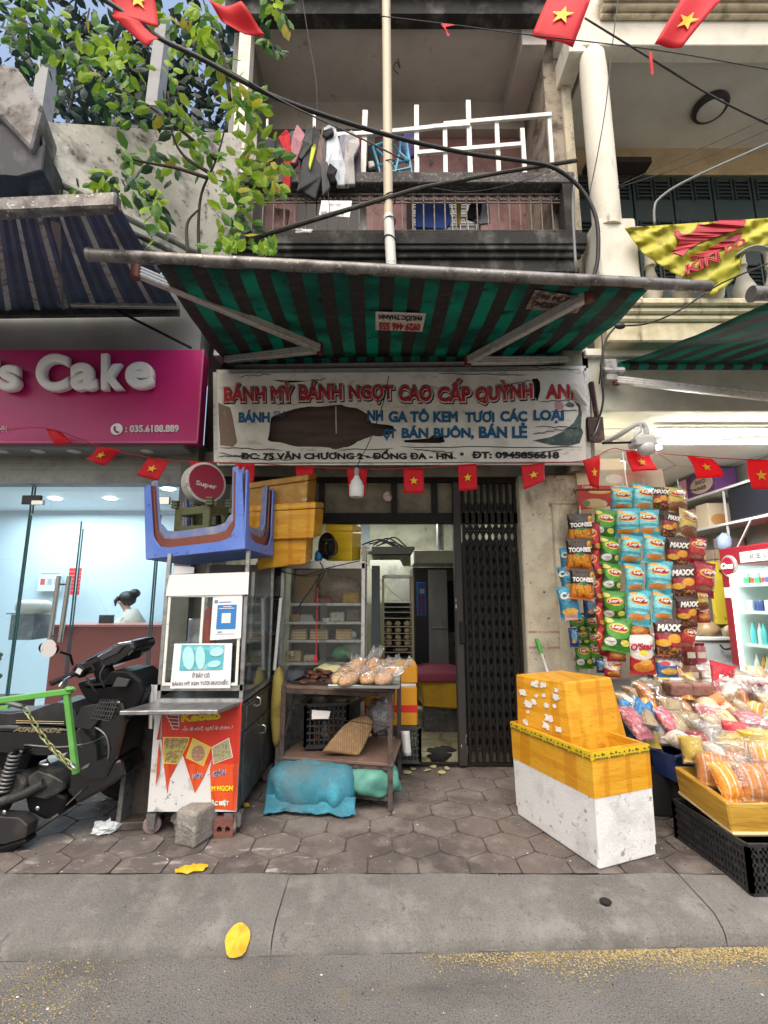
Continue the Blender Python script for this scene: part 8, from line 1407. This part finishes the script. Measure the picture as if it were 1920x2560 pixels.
garm('brown sleeve hanging beside the black jacket', [(572, 250), (590, 320), (570, 560), (545, 640), (512, 620), (540, 420)], (.22, .15, .13)); garm('grey trousers hanging by the white jacket', [(590, 330), (620, 380), (620, 600), (630, 790), (580, 860), (565, 600)], (.11, .11, .115)); garm('white jacket with a black sleeve on the balcony line', [(660, 232), (690, 290), (740, 560), (775, 770), (690, 770), (615, 560), (625, 380), (590, 280)], (.6, .65, .72)); garm('black sleeve of the white jacket', [(640, 570), (695, 630), (670, 670), (695, 740), (650, 750), (620, 660)], (.012, .012, .015), 4.26, name='black_sleeve'); garm('black hood cuff on the white jacket', [(590, 290), (650, 265), (660, 310), (610, 360), (580, 330)], (.015, .015, .018), 4.26, name='black_hood')
garm('grey and white shirt hanging beside the white upright', [(822, 280), (875, 360), (880, 420), (840, 520), (850, 760), (780, 760), (775, 560), (785, 390)], (.4, .39, .39)); garm('black coat filling the middle of the balcony line', [(420, 330), (640, 330), (650, 720), (600, 800), (420, 760)], (.014, .014, .016), 4.46); garm('slate blue shirt behind the pink one on the balcony line', [(300, 300), (345, 290), (350, 560), (300, 640), (270, 500)], (.1, .12, .16), 4.4); garm('charcoal trousers at the leaf covered end of the line', [(180, 420), (235, 400), (250, 760), (190, 780)], (.03, .03, .035), 4.4); garm('lavender grey shirt between the white jacket and the grey one', [(730, 330), (785, 320), (790, 640), (740, 700), (715, 480)], (.3, .29, .36), 4.4); garm('dark plaid shirt hanging beside the narrow red cloth', [(830, 420), (890, 400), (900, 700), (850, 740)], (.08, .07, .09), 4.38); garm('narrow red cloth behind the white upright', [(880, 350), (905, 350), (905, 560), (885, 640)], (.4, .02, .05), 4.5); garm('black bundle below the blue hanger rack', [(975, 420), (1050, 400), (1060, 700), (990, 750), (970, 600)], (.02, .02, .025), 4.55); garm('white patch cloth in the dark bundle', [(975, 560), (1010, 555), (1025, 600), (980, 620)], (.6, .6, .6), 4.5); garm('purple blue garment behind the blue hanger rack', [(1290, 310), (1360, 320), (1360, 500), (1300, 560), (1270, 420)], (.08, .08, .25), 4.55)
garm('bright blue cloth hung inside the iron railing', [(1420, 920), (1640, 900), (1659, 1080), (1620, 1150), (1420, 1130)], (.06, .12, .42), 4.62); o2, s2 = (1080, 200), .28933
garm('white and black cloth behind the railing scrolls', [(420, 1040), (480, 1030), (490, 1230), (420, 1240), (330, 1180)], (.4, .42, .48), 4.62, .04, o2, s2); garm('black cloth slung inside the iron railing', [(340, 1060), (420, 1050), (410, 1150), (350, 1200), (305, 1190)], (.012, .012, .014), 4.58, .04, o2, s2); garm('mustard cloth strip behind the railing', [(215, 1040), (250, 1035), (245, 1240), (225, 1260)], (.35, .27, .04), 4.6, .03, o2, s2); garm('pale pink cloth behind the railing', [(160, 960), (270, 980), (250, 1120), (150, 1150)], (.5, .3, .32), 4.62); garm('white towel behind the railing by the paper sign', [(900, 930), (945, 920), (950, 1180), (890, 1190)], (.62, .62, .6), 4.62)
bh_ = T('hanger_rack', 'sky blue plastic clip hanger rack tangled behind the white pole', 'hanger rack', P(990, 440, 4.4)); bm_ = M('sky_blue_plastic', (.06, .32, .46), rough=.35)
tp = lambda x, y, d=0: P(640 + x * .28933, 240 + y * .28933, 4.42 + d)
for pts in ([(1010, 440), (1110, 400), (1250, 365)], [(1010, 440), (1050, 570), (1075, 680), (1330, 620), (1290, 400)], [(1040, 460), (1160, 570), (1270, 690), (1340, 720)], [(1060, 600), (1180, 590), (1320, 550)], [(1250, 365), (1240, 500), (1200, 660)], [(1190, 420), (1230, 480), (1320, 560)], [(1300, 400), (1340, 640), (1350, 720)]): mk(lambda m: m.tube([tp(*p, .05 * math.sin(i * 2)) for i, p in enumerate(pts)], .014, 6)).build('rack_tube', bm_, bh_, smooth=2)
ps = mk(lambda m: m.prism([P(797, 537, 4.3), P(874, 543, 4.3), P(880, 502, 4.3), P(804, 501, 4.3)], (0, .004, 0))).build('paper_sign', M('white_sheet', (.74, .74, .76))); tag(ps, 'white paper sign with a handwritten phone number tied to the iron railing', 'sign')
text('lettering', '0913570', P(802, 537, 4.295), P(860, 537, 4.295), P(802, 529, 4.295), blackink, ps, bold=.0); text('lettering', 'BÁN NHÀ', P(824, 513, 4.295), P(852, 513, 4.295), P(824, 508, 4.295), M('grey_blue_ink', (.1, .12, .2)), ps)
tag(mk(lambda m: m.blob(P(760, 585, 4.36), (.24, .1, .1), 16, 10, amp=.5, fr=4)).build('grey_plastic_bundle', M('grey_plastic_film', (.4, .4, .39), [((.6, .6, .6), 'n', 9, .52, .66)], rough=.3), smooth=True), 'crumpled grey plastic bundle on the balcony ledge', 'bundle')
# round ceiling lamp
cl = G(1775, 265, 7.49); rl_ = T('round_ceiling_lamp', 'round white ceiling lamp with a dark rim under the cream balcony ceiling', 'lamp', cl)
mk(lambda m: m.lathe(cl + V((0, 0, -.07)), [(.14, 0), (.185, .01), (.2, .04), (.19, .075)], 30)).build('lamp_rim', M('dark_lamp_rim', (.04, .04, .042), rough=.4), rl_, smooth=2); mk(lambda m: m.blob(cl + V((0, 0, -.065)), (.3, .3, .07), 24, 10)).build('lamp_cover', M('milky_cover', (.62, .6, .56), rough=.3), rl_, smooth=True)
# yellow banner
bx = lambda x, y: (1500 + x * .25316, 480 + y * .25316)
def Yb(x, y): return 4.05 + .035 * noise.noise(V((x * .012, y * .02, 3))) + .02 * math.sin((x * .5 + y) * .035)
kb_ = [(245, 360), (420, 600), (700, 790), (900, 870), (1060, 960), (1100, 1030), (1250, 930), (1390, 790), (1372, 680), (1480, 560), (1659, 520), (2300, 520)]
def bot_(x):
    for (x0, y0), (x1, y1) in zip(kb_, kb_[1:]):
        if x0 <= x <= x1: return y0 + (y1 - y0) * (x - x0) / (x1 - x0)
    return kb_[-1][1]
def bnf(u, v):
    x = 245 + 1500 * u; x = x + 0; yt_ = 352 - (x - 245) * .068; yb_ = max(yt_ + 4, bot_(x)); y = yt_ + (yb_ - yt_) * v
    px, py = bx(x, y); return P(px, py, Yb(x, y))
bn = MB().grid(bnf, 70, 16, thick=(0, .003, 0)).build('banner_cloth', M('lime_yellow_cloth', (.5, .47, .04), [((.58, .52, .04), 'n', 3, .5, .7), ((.24, .2, .05), 'n', 5, .66, .8)], rough=.5, transl=.15), smooth=True); bn.name = 'yellow_banner'; tag(bn, 'sagging lime yellow banner with red emblem tied between column and baluster', 'banner')
def emb(pts, n_='red_emblem', mt=None):
    pp = [(lerp((x0, y0, 0), (x1, y1, 0), t / 5)) for (x0, y0), (x1, y1) in zip(pts, pts[1:] + pts[:1]) for t in range(5)]
    mk(lambda m: m.prism([P(*bx(p.x, p.y), Yb(p.x, p.y) - .022) for p in pp], (0, .002, 0))).build(n_, mt or M('banner_red', (.42, .025, .04), [((.2, .03, .04), 'n', 7, .58, .7)], rough=.5), bn)
emb([(725, 380), (770, 370), (800, 410), (880, 420), (950, 370), (965, 305), (1030, 325), (1120, 310), (1180, 280), (1445, 272), (1420, 350), (1300, 390), (1150, 440), (980, 500), (880, 560), (820, 630), (700, 590), (770, 540), (785, 470), (740, 420)])
emb([(880, 640), (1030, 590), (1200, 490), (1340, 410), (1410, 400), (1390, 450), (1250, 540), (1080, 630), (930, 670)])
for bd, a, b, hh_ in (('KIN', (850, 832), (1190, 690), (-15, -105)), ('DO', (1235, 615), (1440, 520), (-10, -75))):
    A_, B_, C_ = (P(*bx(*a), Yb(*a) - .03), P(*bx(*b), Yb(*b) - .03), P(*bx(a[0] + hh_[0], a[1] + hh_[1]), Yb(*a) - .03)); text('lettering', bd, A_, B_, C_, M('banner_red', (.42, .025, .04)), bn, .002, .03)
tag(mk(lambda m: m.grid(lambda u, v: P(1838 + 110 * u, 640 - 26 * math.sin(u * 3) + 10 * v, 4.0 + .1 * v), 12, 3, thick=(0, 0, .01))).build('grey_sheet', M('grey_weathered_sheet', (.3, .33, .34), rough=.6), smooth=True), 'grey weathered sheet draped over the balustrade', 'sheet')
# old unit at the picture's left, concrete posts
au = T('old_air_unit', 'stained old air conditioner casing fixed high on the corner wall', 'air conditioner', P(30, 400, 2.9))
mk(lambda m: m.prism([P(x, y, 2.9) for x, y in ((-90, 150), (40, 166), (54, 182), (106, 262), (78, 372), (0, 290), (-90, 250))], (-.12, .35, 0))).build('unit_casing', M('rust_stained_casing', (.3, .29, .28), [((.1, .09, .085), 'n', 5, .42, .64), ((.05, .045, .045), 'n', 14, .58, .7)], rough=.8, bump=.2), au, bev=.015)
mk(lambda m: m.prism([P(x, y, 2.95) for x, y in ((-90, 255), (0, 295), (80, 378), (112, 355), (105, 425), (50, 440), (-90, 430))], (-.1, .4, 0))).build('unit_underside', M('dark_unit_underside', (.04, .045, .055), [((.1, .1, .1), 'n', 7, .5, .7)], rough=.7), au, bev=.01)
tag(mk(lambda m: m.tube(curve([P(105, 345, 3.0), P(112, 380, 3.0), P(105, 425, 3.05), P(55, 490, 3.1)], 5), .02, 8)).build('unit_pipe', ck, smooth=True), 'black pipe bending down from the old air conditioner', 'pipe')
for i, (a, b, c, d, Y, r_) in enumerate(((385, 280, 412, 60, 5.2, .09), (102, 300, 122, 165, 5.0, .09))): tag(mk(lambda m: m.bar(P(a, b, Y), P(c, d, Y), r_ * 2, r_ * 1.6)).build('concrete_post', M('grey_post', (.33, .34, .35), [((.24, .25, .26), 'n', 5, .5, .7)], rough=.8)), ('leaning grey concrete post behind the leaves under the big flag', 'grey concrete post behind the old air conditioner')[i], 'post')
# ================================================================ trees and the leafy branch
def leaves(pts, mats, L=(.07, .12), curl=.3, face=.6, elong=.55):
    m = MB()
    for p, d, k_ in pts:
        ln = random.uniform(*L); n_ = V((random.uniform(-1, 1), -1.0 - random.random(), random.uniform(-.9, .5))) * face + V((random.gauss(0, 1), random.gauss(0, 1), random.gauss(0, 1))) * (1 - face); n_.normalize()
        d = V(d); d = (d - n_ * d.dot(n_))
        if d.length < .05: d = V((1, 0, 0))
        d.normalize(); s_ = d.cross(n_) * ln * elong * .5; q = V(p); cu = n_ * ln * curl * .18
        m.add([q, q + d * ln * .3 + s_ * .9 - cu, q + d * ln * .68 + s_ * .8 - cu, q + d * ln - cu * 1.5, q + d * ln * .68 - s_ * .8 - cu, q + d * ln * .3 - s_ * .9 - cu, q + d * ln * .5 + cu * .3], [(0, 1, 6), (1, 2, 6), (2, 3, 6), (3, 4, 6), (4, 5, 6), (5, 0, 6)], k_)
    return m
lm = [M('leaf_bright', (.32, .5, .04), [((.45, .58, .08), 'n', 3, .5, .7)], rough=.5, transl=.55), M('leaf_green', (.11, .26, .045), rough=.5, transl=.35), M('leaf_deep', (.025, .075, .03), rough=.5, transl=.25), M('leaf_yellow', (.42, .36, .03), rough=.55, transl=.4)]
pl = T('leafy_climber', 'slender tree with bright green compound leaves growing up before the corner wall', 'tree', P(495, 640, 3.9))
stems = [[(498, 640), (496, 560), (505, 480), (540, 400), (560, 330), (575, 250)], [(540, 400), (470, 340), (380, 270), (300, 225), (180, 140), (60, 50)], [(520, 430), (460, 390), (430, 330), (420, 230)], [(520, 445), (440, 420), (340, 400), (290, 370)], [(470, 640), (468, 560), (500, 520)], [(575, 250), (560, 150), (530, 60), (500, -20)]]
st_ = MB()
for i, s_ in enumerate(stems): st_.tube(curve([P(x, y, 3.7 - .1 * i) for x, y in s_], 5), [.016 * (1 - .65 * t / (5 * (len(s_) - 1))) for t in range(5 * (len(s_) - 1) + 1)], 6)
st_.build('trunk', M('dark_bark', (.05, .04, .032), rough=.9), pl, smooth=True)
br = [([(570, 640), (580, 560), (570, 500), (590, 430), (600, 380)], 26, 46, 1.0, 3.6), ([(610, 380), (640, 330), (600, 260), (560, 200)], 24, 36, 1.0, 3.5), ([(620, 300), (640, 250), (590, 220)], 14, 24, 1.0, 3.5), ([(560, 430), (600, 460), (660, 450), (715, 495)], 20, 22, .9, 3.6), ([(600, 430), (660, 410), (725, 405)], 12, 18, 1, 3.6), ([(540, 380), (480, 340), (450, 290), (430, 200), (420, 140)], 22, 26, .9, 3.5),
      ([(480, 330), (380, 270), (300, 230), (220, 170)], 24, 26, .5, 3.4), ([(320, 190), (260, 130), (190, 60), (130, 20)], 22, 30, .6, 3.2), ([(290, 60), (330, 110), (300, 150), (330, 190)], 16, 20, 1, 3.1), ([(180, 130), (120, 90), (60, 60), (0, 20)], 40, 46, .2, 3.3), ([(120, 150), (60, 120), (0, 110), (-40, 60)], 34, 46, .05, 3.4), ([(220, 180), (160, 130), (110, 60), (40, 10)], 30, 40, .4, 3.3), ([(350, 300), (280, 270), (240, 240)], 14, 22, .1, 3.5),
      ([(500, 420), (420, 420), (340, 400), (290, 360)], 16, 18, .2, 3.6), ([(330, 470), (370, 500), (390, 540), (370, 560)], 24, 26, .35, 3.3), ([(290, 440), (240, 470), (190, 480), (140, 485)], 16, 14, .7, 3.3), ([(330, 440), (280, 450), (300, 490)], 12, 18, .4, 3.3), ([(520, 20), (500, 60), (480, 110), (500, 130)], 26, 32, .9, 3.2), ([(440, 60), (420, 40), (400, 30)], 8, 16, .9, 3.1), ([(640, -20), (690, 10), (700, 50)], 9, 14, .8, 3.2), ([(650, 90), (680, 110), (690, 150)], 9, 14, .2, 3.4), ([(560, 120), (540, 160), (570, 180)], 12, 18, .9, 3.4), ([(590, 520), (620, 560), (640, 590)], 10, 18, .3, 3.7)]
lp = []
for path, n_, sp2, bright, Y in br:
    cv = curve([P(x, y, Y) for x, y in path], 8); kpx = Y / 1050
    for i in range(int(n_ * (2.0 if path[0][0] > 490 else 1.6))):
        t = random.random() * (len(cv) - 2); a = cv[int(t)]; d = (cv[int(t) + 1] - a).normalized(); off = V((random.gauss(0, 1), random.gauss(0, 1.4), random.gauss(0, 1))) * sp2 * kpx * (.42 if path[0][0] > 490 else .5)
        rr = random.random(); k_ = (0 if rr < .62 else 1 if rr < .93 else 3) if random.random() < bright else (1 if rr < .45 else 2)
        lp.append((a + off, d * .6 + off.normalized() + V((0, 0, -.4)), k_))
leaves(lp, lm, (.075, .15)).build('crown', lm, pl)
for i, (pts, lab) in enumerate((([(470, 632), (505, 600), (545, 630), (560, 640)], 'x'), ([(560, 622), (600, 628)], 'tuft of bright leaves rising behind the awning pipe, nearer the stem'), ([(640, 628), (685, 630)], 'tuft of bright leaves rising behind the awning pipe, nearer the white pole'))):
    if i == 0: continue
    tt = T('leaf_tuft', lab, 'plant', P(*pts[0], 3.2), 'leaf tufts on the awning edge'); lpt = []
    for j in range(34): t = random.random(); q = P(pts[0][0] + (pts[1][0] - pts[0][0]) * t, pts[0][1] + random.uniform(-8, 14), 2.95 + random.uniform(-.1, .15)); lpt.append((q, (random.uniform(-1, 1), 0, .7), 0 if random.random() < .8 else 1))
    leaves(lpt, lm, (.05, .1)).build('crown', lm, tt); mk(lambda m: m.tube([P(pts[0][0] + 20, 660, 3.0), P(pts[0][0] + 22, 625, 2.95)], .006, 5)).build('trunk', M('dark_bark', (.05, .04, .032)), tt)
dk = [M('far_leaf_dark', (.02, .042, .038), rough=.6, transl=.15), M('far_leaf_blue', (.03, .06, .058), rough=.6, transl=.15), M('far_leaf_mid', (.035, .075, .03), rough=.6, transl=.25)]
for i, (cx, cy, cz, rx, ry, rz_, n_, lab) in enumerate(((-4.0, 9.2, 10.8, 2.2, 1.1, 2.9, 2000, 'dark tree behind the corner wall, nearer the old house'), (-7.3, 9.3, 10.2, 2.6, 1.2, 3.1, 2000, 'dark tree behind the corner wall, nearer the old air conditioner'), (-5.2, 9.8, 14.2, 3.6, 1.3, 2.4, 1700, 'taller dark tree top above the two lower trees'))):
    bt_ = T('background_tree', lab, 'tree', (cx, cy, 0), 'trees behind the corner wall'); lps = []
    cl_ = [(random.gauss(0, .5), random.gauss(0, .5), random.gauss(0, .5)) for _ in range(26)]
    for j in range(n_):
        c0 = cl_[j % 26]; q = [max(-1.15, min(1.15, c0[a] + random.gauss(0, .22))) for a in range(3)]
        lps.append(((cx + q[0] * rx, cy + q[1] * ry, cz + q[2] * rz_), (random.gauss(0, 1), random.gauss(0, 1), random.gauss(-.4, 1)), 2 if random.random() < .12 + .12 * (q[2] > .3) else random.choice((0, 1))))
    leaves(lps, dk, (.2, .38), face=.35).build('crown', dk, bt_)
    tk = MB(); tk.tube([(cx, cy, -.01), (cx + .1, cy, 3), (cx - .1, cy, 6), (cx, cy, cz)], [.16, .13, .1, .05], 10)
    for j in range(8): c0 = cl_[j]; tk.tube([(cx, cy, cz - rz_ * .9), (cx + c0[0] * rx * .5, cy + c0[1] * ry * .5, cz + c0[2] * rz_ * .5 - .3), (cx + c0[0] * rx, cy + c0[1] * ry, cz + c0[2] * rz_)], [.06, .04, .015], 6)
    tk.build('trunk', M('dark_bark', (.05, .04, .032)), bt_, smooth=True)
# ================================================================ litter on the ground
gm = [M('grain_pale', (.42, .36, .19), rough=.9), M('grain_tan', (.36, .27, .1), rough=.9), M('grain_dark', (.2, .15, .08), rough=.9)]
gmb = MB()
def speck_(m, x, y, z, s_, k_): 
    a = random.random() * 6.28; ca, sa = math.cos(a) * s_, math.sin(a) * s_ * .55
    m.add([(x + ca, y + math.sin(a) * s_, z), (x - sa, y + math.cos(a) * s_ * .55, z), (x - ca, y - math.sin(a) * s_, z), (x + sa, y - math.cos(a) * s_ * .55, z), (x, y, z + s_ * .6)], [(0, 1, 4), (1, 2, 4), (2, 3, 4), (3, 0, 4)], k_)
for i in range(7500):
    t = random.betavariate(1.6, 1.1); x = .15 + t * 2.2 if i % 9 else -1.42 + random.gauss(0, .16)
    y = ykb(x) - .012 - abs(random.gauss(0, .035 + .05 * (noise.noise(V((x * 4, 0, 0))) + .6))) if i % 9 else ykb(x) - random.random() * .4
    speck_(gmb, x, y, .003, random.uniform(.0025, .0058), random.choice((0, 0, 1, 1, 2)))
o = gmb.build('spilled_grain', gm); tag(o, 'band of spilled pale yellow grain along the road side of the kerb', 'grain', kind='stuff')
pm_ = [M('bit_white', (.6, .6, .57)), M('bit_orange', (.5, .18, .06)), M('bit_dark', (.03, .028, .025)), M('bit_tan', (.4, .35, .22))]
pb = MB()
for i in range(900):
    x = random.uniform(-2.6, 2.9); y = random.uniform(1.6, 4.7)
    if 2.5 < y < 2.97: continue
    speck_(pb, x, y, .003 if y < 2.55 else .124, random.choice((.003, .004, .005, .0075)), random.choice((0, 0, 0, 1, 2, 2, 3, 3)))
tag(pb.build('scattered_bits', pm_), 'tiny scattered crumbs and scraps over pavement and road', 'litter', kind='stuff')
